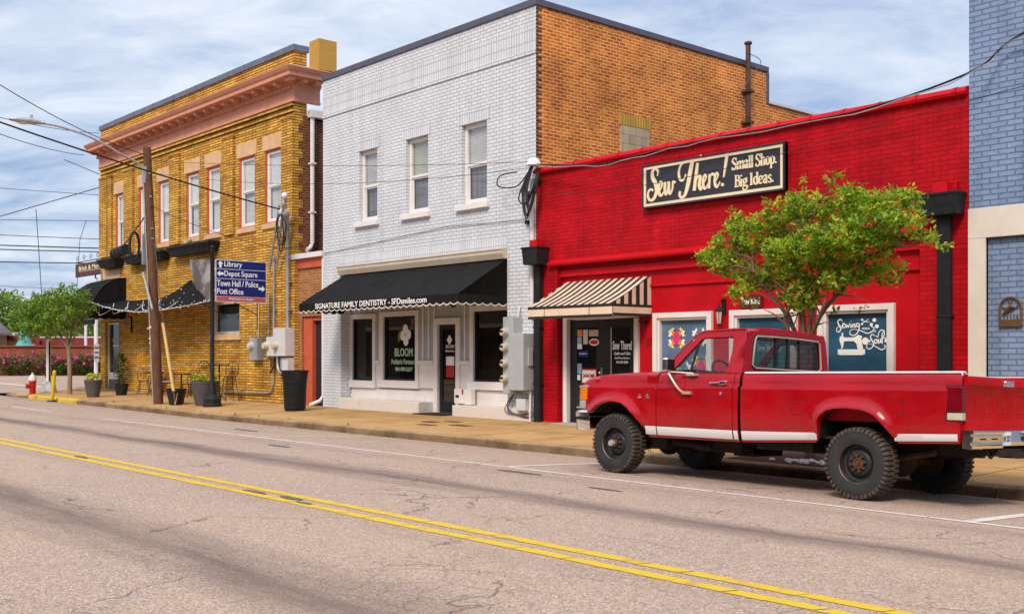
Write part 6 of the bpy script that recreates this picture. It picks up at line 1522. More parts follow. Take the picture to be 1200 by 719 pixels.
mb = MB(); mb.box(-4.966,-4.945,-.09,.09,1.208,1.252); mb.box(-4.965,-4.955,-.12,.12,1.20,1.26); part(mb, 'tailgate_handle', M['chrome'], parent=tg, bevel=.006)
# tail lamps
for s in (1,-1):
    ya, yb2 = sorted((s*-.895, s*-(PW+.006)))
    mb = MB(); mb.box(-5.135,-4.972,ya,yb2,.925,1.185); tl = part(mb, 'tail_light', M['lamp_red'], bevel=.014)
    mb = MB(); mb.box(-5.13,-4.975,ya+.003,yb2-.003 if s<0 else yb2-.003,.845,.922); part(mb, 'reversing_lamp', M['lamp_clear'], parent=tl, bevel=.01)
    mb = MB(); mb.box(-5.141,-4.982,ya+.0055 if s>0 else ya+.001,yb2-.001 if s>0 else yb2-.0055,.839,1.192); part(mb, 'lamp_gasket', M['rubber'], parent=tl)
# white lower stripe
mb = MB()
for s in (1,-1):
    def seg(xa, xb, lo, hi, n=14):
        rows = []
        for i in range(n+1):
            x = xa+(xb-xa)*i/n; z0, z1 = lo(x), hi(x)
            rows.append([(x, s*(-PW+lerp_tab(SEC, z)-.006-(.003 if k in (1,2) else 0)), z) for k, z in enumerate([z0, z0+.006, z1-.006, z1])])
        mb.grid(rows)
    slo = lambda x: lerp_tab([(-9.1,.548),(-7.6,.54),(-6.6,.585),(-5.66,.615),(-5.0,.642)], x)
    shi = lambda x: lerp_tab([(-9.1,.655),(-7.6,.645),(-6.6,.665),(-5.66,.69),(-5.0,.712)], x)
    for a_, b_ in ((-9.085,-8.91),(-8.893,-7.74),(-7.722,-7.66),(-7.61,-6.605),(-5.69,-5.02)):
        mb = MB(); seg(a_, b_, slo, shi); part(mb, 'lower_stripe', M['truck_white'], smooth=30)
# body seams, fuel doors, badges
def sline(pts, w=.006, s=1, o=-.0025):
    for (xa, za), (xb, zb) in zip(pts[:-1], pts[1:]):
        n = 8
        for i in range(n):
            t0, t1 = i/n, (i+1)/n
            A = (xa+(xb-xa)*t0, za+(zb-za)*t0); B = (xa+(xb-xa)*t1, za+(zb-za)*t1)
            dx, dz = B[0]-A[0], B[1]-A[1]; l = math.hypot(dx, dz); nx, nz = -dz/l*w/2, dx/l*w/2
            Y = lambda z: s*(-PW+lerp_tab(SEC, z)+o)
            mb.quad((A[0]+nx,Y(A[1]),A[1]+nz),(B[0]+nx,Y(B[1]),B[1]+nz),(B[0]-nx,Y(B[1]),B[1]-nz),(A[0]-nx,Y(A[1]),A[1]-nz))
for x0_, z0_ in ((-6.93,.86),(-5.76,.88)):
    mb = MB(); h = .155; c = .02
    sline([(x0_+c,z0_),(x0_+.17-c,z0_),(x0_+.17,z0_+c),(x0_+.17,z0_+h-c),(x0_+.17-c,z0_+h),(x0_+c,z0_+h),(x0_,z0_+h-c),(x0_,z0_+c),(x0_+c,z0_)], .005)
    part(mb, 'fuel_door_seam', M['rubber'])
mb = MB()
for a in (-9.17,-9.04): mb.box(a-.03,a+.03,-PW-.012,-PW+.0,1.0,1.035); mb.box(a-.012,a+.012,-PW-.014,-PW+.0,1.03,1.055)
part(mb, 'fender_badge', mat('pitted_badge', (.25,.10,.10), .5, metal=.4, scale=40, col2=(.4,.3,.3)), bevel=.004)
mb = MB()
for x in (-8.901,-7.731): 
    mb.quad((x-.006,-PW+.03,.56),(x+.006,-PW+.03,.56),(x+.006,-PW+.06,1.32),(x-.006,-PW+.06,1.32))
mb.box(-7.66,-7.61,-PW+.09,PW-.09,.52,1.30)
part(mb, 'seam', M['rubber'])
# greenhouse
def gi(z): return .062+.105*(z-1.32)/.5
mb = MB()
for s in (1,-1):
    O_ = [(-8.86,1.318),(-8.79,1.40),(-8.385,1.785),(-8.30,1.825),(-8.05,1.838),(-7.665,1.838),(-7.655,1.60),(-7.655,1.318)]
    I_ = [(-8.735,1.318),(-8.70,1.355),(-8.345,1.715),(-8.295,1.748),(-8.05,1.755),(-7.855,1.752),(-7.838,1.60),(-7.872,1.318)]
    for off in (0,):
        A = [(x, s*(-PW+gi(z)), z) for x, z in O_]; B = [(x, s*(-PW+gi(z)), z) for x, z in I_]
        A2 = [(x, s*(-PW+gi(z)+.05), z) for x, z in O_]; B2 = [(x, s*(-PW+gi(z)+.045), z) for x, z in I_]
        mb.grid([A, B, B2, A2])
# roof: lofted with rounded edges
rows = []
for x, dz, k in ((-8.36,-.055,0),(-8.31,-.012,.6),(-8.24,.0,1),(-8.0,.012,1),(-7.76,.008,1),(-7.68,-.006,1),(-7.655,-.03,.7)):
    r = []
    for f in [i/20 for i in range(21)]:
        u = abs(2*f-1); y = (-PW+gi(1.83)+.002)*(1-2*f)
        r.append((x, y, 1.838+dz+.042*(1-u**3.2)*k - (.012 if u > .985 else 0)))
    rows.append(r)
mb.grid(rows)
# drip rail
for s in (1,-1): mb.tube([(-8.80,s*(-PW+gi(1.40)-.004),1.415),(-8.39,s*(-PW+gi(1.79)-.006),1.80),(-8.29,s*(-PW+gi(1.84)-.008),1.836),(-7.70,s*(-PW+gi(1.84)-.008),1.845)],.011,6)
# back panel with the rear window opening
zc = lambda z: PW-gi(z) if z > 1.32 else PW-.06
ring_o = [(-zc(1.2),1.2),(-zc(1.32),1.32),(-zc(1.6),1.6),(-zc(1.78),1.78),(-zc(1.81)+.03,1.815),(-.4,1.85),(0,1.856),(.4,1.85),(zc(1.81)-.03,1.815),(zc(1.78),1.78),(zc(1.6),1.6),(zc(1.32),1.32),(zc(1.2),1.2),(0,1.2)]
ring_i = [(-.66,1.385),(-.72,1.42),(-.70,1.6),(-.675,1.735),(-.64,1.765),(-.3,1.772),(0,1.774),(.3,1.772),(.64,1.765),(.675,1.735),(.70,1.6),(.72,1.42),(.66,1.385),(0,1.383)]
mb.grid([[(-7.655,y,z) for y,z in ring_o],[(-7.652,y,z) for y,z in ring_i],[(-7.69,y,z) for y,z in ring_i]],0,True)
part(mb, 'cab', M['truck_red'], smooth=40)
mb = MB(); mb.tube([(-7.648,y,z) for y,z in ring_i]+[(-7.648,)+ring_i[0]],.013,6,cap=False); rw_ = part(mb, 'rear_window', M['trim_ivory'], smooth=50)
mb = MB(); mb.poly([(-7.668,y,z) for y,z in ring_i]); part(mb, 'pane', M['rear_glass'], parent=rw_)
mb = MB()
for y in (-.25,.0,.25): mb.box(-7.675,-7.655,y-.012,y+.012,1.385,1.772)
mb.tube([(-7.66,y*1.03,1.58+(z-1.58)*1.06) for y,z in ring_i]+[(-7.66,ring_i[0][0]*1.03,1.58+(ring_i[0][1]-1.58)*1.06)],.014,6,cap=False)
mb.box(-7.665,-7.648,-.02,.03,1.38,1.42)
part(mb, 'slider_frame', M['rubber'], parent=rw_)
# side glass, windshield, vent bar
for s in (1,-1):
    G_ = [(-8.735,1.318),(-8.70,1.355),(-8.345,1.715),(-8.295,1.748),(-8.05,1.755),(-7.855,1.752),(-7.838,1.60),(-7.872,1.318)]
    mb = MB(); mb.poly([(x, s*(-PW+gi(z)+.03), z) for x, z in G_]); dw = part(mb, 'door_window', M['car_glass'])
    mb = MB(); mb.tube([(-8.44,s*(-PW+gi(1.32)+.022),1.32),(-8.375,s*(-PW+gi(1.69)+.022),1.69)],.016,6); mb.tube([(x, s*(-PW+gi(z)+.02), z) for x, z in G_]+[(G_[0][0], s*(-PW+gi(1.318)+.02), 1.318)],.011,5,cap=False); part(mb, 'window_seal', M['rubber'], parent=dw)
mb = MB(); mb.quad((-8.83,-.84,1.33),(-8.83,.84,1.33),(-8.38,.74,1.79),(-8.38,-.74,1.79)); part(mb, 'windshield', M['car_glass'])
mb = MB(); mb.box(-8.86,-8.80,-.88,.88,1.315,1.335); mb.tube([(-8.84,-.7,1.36),(-8.78,-.3,1.38),(-8.80,.1,1.36)],.008,4); part(mb, 'wiper', M['rubber'])
# interior
mb = MB(); mb.box(-7.98,-7.72,-.78,.78,.95,1.42); mb.box(-8.35,-7.8,-.78,.78,.9,1.02); part(mb, 'seat', M['seat'], bevel=.05)
mb = MB(); mb.box(-8.78,-8.48,-.82,.82,1.1,1.335); mb.box(-8.6,-7.7,-.86,.86,.6,.62); part(mb, 'dashboard', M['dash'], bevel=.03)
mb = MB(); rr = [(.19*math.cos(t), .19*math.sin(t)) for t in [i*math.pi/12 for i in range(25)]]
mb.tube([(-8.33-.10*b/.19*.6, -.40+a, 1.35+b*.75) for a, b in rr],.014,6,cap=False); mb.tube([(-8.33,-.58,1.35),(-8.37,-.4,1.33),(-8.33,-.22,1.35)],.014,5); mb.tube([(-8.35,-.4,1.34),(-8.6,-.4,1.2)],.03,6); part(mb, 'steering_wheel', M['rubber'], smooth=50)
mb = MB(); mb.box(-8.28,-8.24,-.12,.14,1.655,1.715); mb.tube([(-8.26,0,1.70),(-8.3,0,1.78)],.008,4); part(mb, 'rear_view_mirror', M['alu'], bevel=.01)
# door mirror, handles
mb = MB(); mb.hexa([(-8.66,-PW-.19,1.335),(-8.60,-PW-.16,1.335),(-8.60,-PW-.02,1.335),(-8.66,-PW-.02,1.335),(-8.66,-PW-.19,1.50),(-8.60,-PW-.16,1.50),(-8.60,-PW-.02,1.50),(-8.66,-PW-.02,1.50)]); mi_ = part(mb, 'door_mirror', M['chrome'], bevel=.02)
mb = MB(); mb.box(-8.598,-8.592,-PW-.15,-PW-.03,1.35,1.485); part(mb, 'mirror_glass', M['glass_dark'], parent=mi_)
mb = MB(); mb.tube(catmull([(-8.63,-PW-.10,1.33),(-8.60,-PW-.11,1.29),(-8.50,-PW-.09,1.15),(-8.44,-PW-.05,1.085),(-8.40,-PW+.0,1.075)],5),.013,8); mb.tube([(-8.62,-PW-.10,1.33),(-8.50,-PW-.05,1.325),(-8.36,-PW+.05,1.315)],.010,6); mb.box(-8.46,-8.33,-PW-.045,-PW+.005,1.06,1.095); mb.box(-8.42,-8.28,-PW-.02,-PW+.06,1.285,1.315); part(mb, 'mirror_arm', M['trim_ivory'], parent=mi_, smooth=40)
for s in (1,-1):
    mb = MB(); ya, yb2 = sorted((s*(-PW-.016), s*(-PW+.03))); mb.box(-8.07,-7.84,ya,yb2,1.192,1.212); mb.box(-7.92,-7.83,ya,yb2,1.18,1.224); dh = part(mb, 'door_handle', M['chrome'], bevel=.006)
    mb = MB(); mb.lathe([(0,-.012*s),(.016,-.01*s),(.018,0)],(-7.90,s*(-PW+.0),1.075),'y',10); part(mb, 'lock', M['chrome'], parent=dh)
# front bumper, wrapped round the corners
mb = MB(); pr = [(.0,.58),(.02,.56),(.035,.62),(.035,.70),(.03,.705),(.03,.735),(.045,.74),(.045,.80),(.02,.825),(.0,.825)]
path = [(-10.02,-PW+.005),(-10.20,-PW-.005),(-10.30,-PW+.05),(-10.36,-PW+.16),(-10.40,-.4),(-10.41,0),(-10.40,.4),(-10.36,PW-.16),(-10.30,PW-.05),(-10.20,PW+.005),(-10.02,PW-.005)]
rows = []
for i, (x, y) in enumerate(path):
    a, b = path[max(0,i-1)], path[min(len(path)-1,i+1)]; dx, dy = b[0]-a[0], b[1]-a[1]; l = math.hypot(dx,dy); nx, ny = dy/l*-1, dx/l
    nx, ny = (-dy/l, dx/l) if (-dy/l*(x+9.5)+dx/l*y) > 0 else (dy/l, -dx/l)
    rows.append([(x+nx*o, y+ny*o, z+(.02 if i in (0,10) and z < .6 else 0)) for o, z in pr])
mb.grid(rows); fb = part(mb, 'front_bumper', M['chrome'], smooth=35)
mb = MB()
for s in (1,-1): ya, yb2 = sorted((s*(-PW-.052), s*(-PW+.0))); mb.box(-10.24,-10.07,ya,yb2,.705,.742)
part(mb, 'bumper_trim', M['rubber'], parent=fb)
# rear step bumper
mb = MB(); pr = [(-4.98,.575),(-4.90,.565),(-4.885,.575),(-4.88,.60),(-4.90,.615),(-4.90,.635),(-4.875,.645),(-4.872,.69),(-4.90,.70),(-4.90,.715),(-4.87,.72),(-4.865,.735),(-4.875,.75),(-4.97,.755)]
for ya, yb2 in ((-.955,-.275),(.275,.955)): 
    mb.grid([[(x, y, z) for x, z in pr] for y in (ya,(ya+yb2)/2,yb2)])
    for y in (ya, yb2): mb.poly([(x, y, z) for x, z in pr])
pr2 = [(-4.98,.60),(-4.915,.595),(-4.91,.62),(-4.91,.73),(-4.92,.748),(-4.97,.75)]
mb.grid([[(x, y, z) for x, z in pr2] for y in (-.275,.275)])
rbm = part(mb, 'rear_bumper', M['chrome'], smooth=35)
mb = MB(); mb.box(-4.908,-4.902,-.26,-.05,.60,.735); npz = part(mb, 'number_plate', M['white'], parent=rbm)
mb = MB(); letters(mb,'KM 2071', -.25,-.06,.635,.70,-4.901,'+x',bold=.02,extr=.001); part(mb, 'plate_lettering', M['sign_blue'], parent=rbm)
mb = MB()
for ya in (-.80,-.55,.45,.7): mb.box(-4.876,-4.8705,ya,ya+.12,.66,.675)
part(mb, 'bumper_slot', M['rubber'], parent=rbm)
mb = MB(); mb.tube([(-4.95,-.50,.56),(-4.93,-.50,.50),(-4.93,-.44,.475),(-4.93,-.38,.50),(-4.95,-.38,.56)],.014,6); mb.box(-5.1,-4.86,-.36,.10,.49,.56); mb.box(-5.0,-4.80,-.12,.06,.47,.53); mb.tube(catmull([(-4.85,.02,.50),(-4.80,.16,.49),(-4.80,.30,.43),(-4.8,.5,.42)],5),.018,6); part(mb, 'tow_hitch', M['under'], smooth=50)
# chassis
mb = MB()
for s in (-1,1):
    mb.box(-10.1,-5.0,s*.45-.045,s*.45+.045,.47,.60); 
mb.box(-8.6,-7.9,-.55,-.15,.36,.50); mb.box(-7.5,-6.75,-.80,-.25,.44,.60); mb.tube([(-9.6,.1,.42),(-8.3,.1,.45),(-6.1,.0,.40)],.035,8); mb.box(-9.2,-8.95,-.70,-.55,.36,.54)
mb.box(-10.0,-5.1,-.80,.80,.60,.63); mb.box(-8.2,-7.9,-.3,.3,.32,.5)
mb.tube([(-8.9,-.62,.46),(-8.35,-.55,.42)],.045,8)
part(mb, 'chassis', M['under'])
mb = MB()
for s in (-1,1):
    mb.tube([(-6.8,s*.55,.52),(-6.14,s*.55,.36),(-5.45,s*.55,.50)],.035,6); mb.tube([(-8.95,s*.50,.46),(-9.6,s*.40,.36)],.045,8)
    mb.tube([(-6.1,s*.55,.40),(-6.4,s*.5,.72)],.03,6)
mb.tube([(-8.3,.45,.46),(-7.0,.5,.46),(-6.5,.6,.55),(-5.9,.62,.55),(-5.3,.75,.50)],.04,8)
part(mb, 'exhaust', M['under_rust'], smooth=50)
for cx_ in (-9.62,-6.13):
    mb = MB()
    mb.tube([(cx_,-.78,.385),(cx_,.78,.385)],.055,10); mb.ball((cx_,.15 if cx_ < -8 else 0,.385),.17,12,8)
    for s in (-1,1): mb.lathe([(0,-.02),(.17,-.02),(.17,.03),(0,.03)],(cx_,s*.62,.385),'y',14)
    part(mb, 'axle', M['under_rust'], smooth=50, wheel=True)
for arch, cx_, lo in ((FAd,-9.56,.58),(RAd,-6.13,.60)):
    for s in (1,-1):
        mb = MB()
        inn = [(x, z+.02) for x, z in arch]
        mb.grid([[(x, s*(-PW+.028+lerp_tab(SEC, z)), z-.014) for x, z in inn],[(x, s*(-.52), z) for x, z in inn]])
        mb.poly([(x, s*(-.52), z) for x, z in inn])
        part(mb, 'wheel_well', M['well'])
# wheels
def wheel(cx_, s, front):
    r = .385; w = .235; yc = s*(-PW+.02+w/2); o = s*-1   # outward sign
    t0 = MB()
    prof = [(.205,-.075),(.215,-.105),(.26,-.117),(.315,-.116),(.345,-.106),(.365,-.092),(.372,-.06),(.372,.06),(.365,.092),(.345,.106),(.315,.116),(.26,.117),(.215,.105),(.205,.075)]
    t0.lathe([(q, h) for q, h in prof], (cx_,yc,r), 'y', 56)
    wh_ = part(t0, 'wheel', M['tyre'], smooth=40, wheel=True)
    tr = MB(); n = 44
    for k in range(n):
        for sg_, ph in ((1,0),(-1,.5)):
            a = 2*math.pi*(k+ph)/n; hw = 2*math.pi/n*.31*r
            ca, sa_ = math.cos(a), math.sin(a); T_ = Vector((-sa_,0,ca)); Rr = Vector((ca,0,sa_))
            wide = 1.0 if k % 2 else .82
            c0 = Vector((cx_,yc,r))
            def pt(rad, y, t): return c0+Rr*rad+Vector((0,y,0))+T_*t
            ya, yb_2, yc2 = -sg_*.006, sg_*.100*wide, sg_*.116
            tr.hexa([pt(.360,ya,-hw),pt(.360,ya,hw),pt(.360,yb_2,hw),pt(.360,yb_2,-hw),pt(.386,ya,-hw*.85),pt(.386,ya,hw*.85),pt(.383,yb_2,hw*.85),pt(.383,yb_2,-hw*.85)])
            # shoulder lug
            tr.hexa([pt(.335,sg_*.108,-hw*.8),pt(.335,sg_*.108,hw*.8),pt(.335,sg_*.122,hw*.7),pt(.335,sg_*.122,-hw*.7),pt(.380,sg_*.085,-hw),pt(.380,sg_*.085,hw),pt(.374,sg_*(.120 if k % 2 else .112),hw),pt(.374,sg_*(.120 if k % 2 else .112),-hw)])
        a = 2*math.pi*k/n
    part(tr, 'tread', M['tread'], parent=wh_, wheel=True)
    rm = MB(); R_ = lambda L_: [(q, o*h) for q, h in L_]
    rm.lathe(R_([(.222,.080),(.214,.090),(.206,.085),(.198,.045),(.192,.020),(.168,.012),(.150,.020),(.140,.040),(.118,.052),(.085,.052),(.080,.040),(0,.04)]), (cx_,yc,r),'y',40)
    rm.lathe(R_([(.206,-.08),(.14,-.07),(.13,.0),(0,.0)]), (cx_,yc,r),'y',24)
    rim = part(rm, 'rim', M['rim'], parent=wh_, smooth=35, wheel=True)
    re = MB(); re.lathe(R_([(.226,.082),(.224,.097),(.214,.101),(.205,.096),(.204,.086)]), (cx_,yc,r),'y',48); part(re, 'rim_edge', M['rim_edge'], parent=wh_, smooth=60, wheel=True)
    hb = MB()
    for k in range(8): a = 2*math.pi*k/8+.2; hb.lathe(R_([(.018,.05),(.018,.075),(.012,.085),(0,.085)]), (cx_+.083*math.cos(a),yc,r+.083*math.sin(a)),'y',6)
    if front: hb.lathe(R_([(.062,.04),(.060,.11),(.052,.12),(0,.12)]), (cx_,yc,r),'y',20)
    else: hb.lathe(R_([(.066,.04),(.064,.07),(.05,.075),(.045,.066),(.02,.066),(.018,.08),(0,.08)]), (cx_,yc,r),'y',20)
    part(hb, 'hub', M['rust_hub'], parent=wh_, smooth=35, wheel=True)
    if front: 
        cp = MB(); cp.lathe(R_([(.040,.12),(.040,.165),(.034,.175),(0,.177)]), (cx_,yc,r),'y',18); part(cp, 'hub_cap', M['alu'], parent=wh_, smooth=35, wheel=True)
for cx_, f in ((-9.63,True),(-6.13,False)):
    for s in (1,-1): wheel(cx_, s, f)
# ------------------------------------------------------------------ trees
def leaf_cloud(mb, blobs, n, size, seed, mats=3, droop=.3, clump=9, spread=.16):
    rnd = random.Random(seed); tot = sum(b[3]*b[4]*b[5] for b in blobs)
    for bx_, by_, bz_, rx, ry, rz in blobs:
        k = max(1, int(n*rx*ry*rz/tot/clump))
        for _ in range(k):
            while True:
                v = Vector((rnd.uniform(-1,1), rnd.uniform(-1,1), rnd.uniform(-1,1)))
                if .30 < v.length < 1: break
            if rnd.random() < .6: v = v.normalized()*(v.length**.45)
            c = Vector((bx_+v.x*rx, by_+v.y*ry, bz_+v.z*rz))
            axis = Vector((v.x*.8+rnd.gauss(0,.5), v.y*.8+rnd.gauss(0,.5), .35+rnd.gauss(0,.5))).normalized()
            r_ = rnd.random(); mi = 0 if r_ < .42 else (1 if r_ < .78 else 2)
            for q in range(clump):
                t = rnd.uniform(-.6,1); p = c + axis*spread*t + Vector((rnd.gauss(0,1),rnd.gauss(0,1),rnd.gauss(0,1)))*spread*.35
                d = (axis*.6+Vector((rnd.gauss(0,.8),rnd.gauss(0,.8),rnd.gauss(0,.6)-droop*.3))).normalized()
                s = size*rnd.uniform(.65,1.25); w = d.cross(Vector((rnd.gauss(0,.5),rnd.gauss(0,.5),1))).normalized()*s*.27
                nrm = d.cross(w).normalized()*s*.07
                mb.poly([p, p+d*s*.45+w+nrm, p+d*s, p+d*s*.45-w+nrm], mi if rnd.random() < .8 else rnd.randrange(mats))
def limb_set(mb, root, targets, r0, seed, twigs=5, tl=.35):
    rnd = random.Random(seed)
    for t in targets:
        a = Vector(root); b = Vector(t); m1 = a.lerp(b, .35)+Vector((rnd.gauss(0,.06),rnd.gauss(0,.06),.10)); m2 = a.lerp(b,.7)+Vector((rnd.gauss(0,.07),rnd.gauss(0,.07),.06))
        P = catmull([tuple(a),tuple(m1),tuple(m2),tuple(b)],5); n = len(P)
        mb.tube(P, [r0*(1-.78*i/(n-1)) for i in range(n)], 7)
        for k in range(twigs):
            i = rnd.randrange(n//3, n); s = Vector(P[i]); e = s+Vector((rnd.gauss(0,1),rnd.gauss(0,1),rnd.gauss(.5,.6))).normalized()*tl*rnd.uniform(.6,1.5); mid = s.lerp(e,.5)+Vector((rnd.gauss(0,.03),rnd.gauss(0,.03),.03))
            rr = r0*(1-.78*i/(n-1))*.55; mb.tube([tuple(s),tuple(mid),tuple(e)],[rr,rr*.6,.004],5)
# the street tree behind the truck
tr = thing('street_tree', (-8.75,13.2,.08), 'small bright green multi stemmed tree on the pavement behind the red truck', 'tree')
mb = MB(); B0 = (-8.62,13.2,0.05)
fk = (-8.70,13.2,1.50)
mb.tube(catmull([B0,(-8.60,13.2,.7),(-8.66,13.2,1.2),fk],5),[.075]*6+[.066]*6+[.06]*4,10)
limb_set(mb, fk, [(-9.6,13.1,2.9),(-9.1,13.5,3.3),(-8.6,12.9,3.3),(-8.2,13.4,3.3),(-7.7,13.1,2.9),(-8.95,12.8,2.6)], .042, 3, 10, .38)
limb_set(mb, (-8.64,13.2,1.05), [(-8.15,13.0,2.5),(-9.2,13.3,2.5)], .034, 5, 6, .3)
limb_set(mb, (-9.5,13.1,2.75), [(-10.1,13.0,2.75),(-10.0,13.3,3.1)], .022, 6, 6, .3); limb_set(mb, (-7.8,13.1,2.8), [(-6.95,13.1,2.95),(-7.2,12.9,3.3)], .022, 8, 6, .3)
limb_set(mb, (-8.7,13.2,3.2), [(-8.95,13.2,3.95),(-8.25,13.2,3.95)], .016, 9, 4, .25)
mb.build('trunk', M['bark'], tr, smooth=60)
mb = MB()
blobs = [(-10.3, 13.29, 3.04, 0.26, 0.36, 0.17), (-10.08, 13.37, 2.88, 0.3, 0.42, 0.19), (-10.16, 13.41, 3.2, 0.26, 0.36, 0.15), (-10.05, 13.51, 3.46, 0.22, 0.3, 0.19), (-10.08, 13.37, 3.66, 0.11, 0.15, 0.07), (-9.72, 13.5, 3.32, 0.3, 0.42, 0.22), (-9.27, 12.87, 3.47, 0.13, 0.18, 0.07), (-9.1, 13.18, 3.64, 0.24, 0.33, 0.17), (-9.16, 13.51, 3.42, 0.3, 0.42, 0.22), (-8.73, 13.3, 3.69, 0.26, 0.36, 0.17), (-8.6, 13.48, 3.47, 0.3, 0.42, 0.22), (-8.48, 12.93, 3.94, 0.04, 0.12, 0.08), (-8.13, 13.18, 3.95, 0.12, 0.17, 0.07), (-8.1, 13.02, 3.82, 0.07, 0.12, 0.06), (-8.05, 13.23, 3.68, 0.26, 0.36, 0.17), (-7.83, 13.25, 3.52, 0.26, 0.36, 0.19), (-7.89, 12.86, 3.12, 0.34, 0.48, 0.22), (-8.45, 13.0, 3.01, 0.34, 0.48, 0.19), (-8.88, 13.05, 3.0, 0.3, 0.42, 0.17), (-9.45, 13.49, 2.74, 0.3, 0.42, 0.19), (-9.68, 13.39, 2.64, 0.26, 0.36, 0.15), (-9.6, 12.96, 2.47, 0.19, 0.27, 0.11), (-9.79, 13.41, 2.32, 0.11, 0.15, 0.07), (-9.77, 12.95, 2.4, 0.05, 0.12, 0.05), (-7.37, 13.28, 3.58, 0.34, 0.48, 0.14), (-7.39, 12.94, 3.28, 0.3, 0.42, 0.19), (-7.03, 12.85, 3.28, 0.26, 0.36, 0.13), (-7.08, 13.46, 3.1, 0.22, 0.3, 0.08), (-6.64, 13.0, 2.95, 0.15, 0.21, 0.04), (-7.61, 13.0, 3.01, 0.34, 0.48, 0.19), (-7.63, 13.54, 2.71, 0.22, 0.3, 0.11), (-8.03, 13.46, 2.76, 0.3, 0.42, 0.15), (-8.01, 13.05, 2.57, 0.26, 0.36, 0.15), (-7.77, 13.52, 2.58, 0.26, 0.36, 0.08), (-7.34, 13.23, 2.51, 0.11, 0.15, 0.04), (-8.5, 13.32, 2.57, 0.26, 0.36, 0.15), (-8.6, 12.99, 2.35, 0.26, 0.36, 0.15), (-8.9, 13.51, 2.2, 0.17, 0.24, 0.11), (-8.42, 13.33, 2.15, 0.09, 0.12, 0.06), (-7.96, 13.53, 2.24, 0.11, 0.15, 0.04), (-8.43, 13.48, 2.79, 0.3, 0.42, 0.15), (-8.77, 13.06, 2.72, 0.22, 0.3, 0.15)]
leaf_cloud(mb, blobs, 20000, .078, 31, clump=13, spread=.07)
mb.build('crown', [M['leaf_a'], M['leaf_b'], M['leaf_c']], tr)
# small corner tree
tr = thing('street_tree', (-38.5,13.2,.15), 'small green tree with a pale slim trunk at the street corner', 'tree')
mb = MB(); x0 = -38.44
mb.tube(catmull([(x0,13.25,.1),(x0+.02,13.25,.9),(x0-.08,13.25,1.75)],5),[.095,.09,.085,.08,.08,.08,.08,.08,.075,.075,.07],10)
limb_set(mb,(x0-.08,13.25,1.7),[(-39.7,13.1,2.9),(-39.0,13.5,3.5),(-38.3,13.1,3.6),(-37.7,13.3,3.1),(-40.2,13.0,2.9)],.05,13,8,.4)
mb.build('trunk', M['bark_pale'], tr, smooth=60)
mb = MB(); random.seed(33)
blobs = [(-40.6,12.6,2.75,.7,.7,.5),(-40.0,12.9,3.15,.6,.7,.45),(-39.4,13.1,3.4,.6,.7,.42),(-38.7,13.3,3.55,.5,.6,.38),(-38.1,13.3,3.45,.45,.5,.36),(-37.75,13.3,3.15,.4,.5,.36),(-38.6,13.1,2.9,.7,.7,.45),(-39.6,12.8,2.5,.7,.7,.35),(-40.7,12.5,2.35,.45,.5,.25),(-38.2,13.1,2.5,.3,.4,.2),(-39.1,13.2,3.85,.12,.15,.12),(-38.3,13.3,3.9,.10,.12,.12)]
leaf_cloud(mb, blobs, 9000, .11, 41, clump=9, spread=.15)
mb.build('crown', [M['leaf_b'], M['leaf_far_b'], M['leaf_c']], tr)
# ------------------------------------------------------------------ beyond the side street
def cam(u, d, z):     # a spot on the ground d metres into the view (used for the far background layout)
    r = (u-600)/1260*d; return (.6611*r-.7503*d, .7503*r+.6611*d, z)
def far_box(mb, u0, u1, d0, d1, z0, z1, mi=0):
    a, b, c, e = cam(u0,d0,z0), cam(u1,d0,z0), cam(u1*1.0,d1,z0), cam(u0,d1,z0)
    mb.hexa([a,b,c,e]+[(p[0],p[1],z1) for p in (a,b,c,e)], mi)
w = thing('brick_wall', cam(60,68.5,.1), 'long low dark red brick wall behind the flowering shrubs', 'wall')
mb = MB(); far_box(mb,-160,290,68.5,68.9,-.2,2.02); 
mb.build('wall', M['wall_brick'], w)
mb = MB(); far_box(mb,-160,290,68.4,69.0,2.02,2.12); mb.build('coping', M['wall_brick'], w)
mb = MB(); far_box(mb,-160,290,66.3,68.4,-.1,.16); tag(mb.build('flower_bed', M['mulch']), 'dark mulch bed below the brick wall', 'mulch', kind='stuff')
mb = MB(); far_box(mb,-160,290,66.1,66.28,-.1,.2); tag(mb.build('far_kerb', M['con']), kind='structure')
rs = [(-22,1.5,'half out of the frame at the left edge'),(8,1.45,'below the dark roofed house'),(28,1.35,'below the green copper post'),(52,1.5,'behind the white light pole'),(72,1.25,'directly behind the small tree trunk'),(92,1.5,'right of the small tree trunk'),(112,1.45,'next to the yellow brick corner'),(135,1.4,'hidden mostly by the yellow brick corner')]
for i, (u, h, l) in enumerate(rs):
    c = cam(u, 67.4, .1); t = thing('flowering_shrub', c, 'pink flowering shrub before the brick wall, '+l, 'shrub', 'pink flowering shrubs along the brick wall')
    mb = MB(); rd = random.Random(50+i)
    bl = [(c[0]+rd.uniform(-.5,.5), c[1]+rd.uniform(-.5,.5), .25+h*rd.uniform(.3,.55), .62,.62,h*.42) for _ in range(4)]
    leaf_cloud(mb, bl, 1500, .13, 60+i, clump=6, spread=.13); mb.build('foliage', [M['shrub_a'],M['shrub_b'],M['leaf_c']], t)
    mb = MB()
    for k in range(30):
        a = rd.uniform(0,6.28); b = rd.choice(bl); ph = rd.uniform(-.2,1.3); mb.ball((b[0]+.62*math.cos(a)*math.cos(ph), b[1]+.62*math.sin(a)*math.cos(ph), b[2]+h*.42*math.sin(ph)), rd.uniform(.05,.10), 6, 4)
    mb.build('blossom', M['pink'], t)
tb_ = thing('building', cam(110,85,.1), 'low tan building with a maroon fascia and flat roof behind the brick wall', 'building')
mb = MB(); far_box(mb,8,330,85,100,0,2.65); mb.build('wall', M['tan_wall'], tb_)
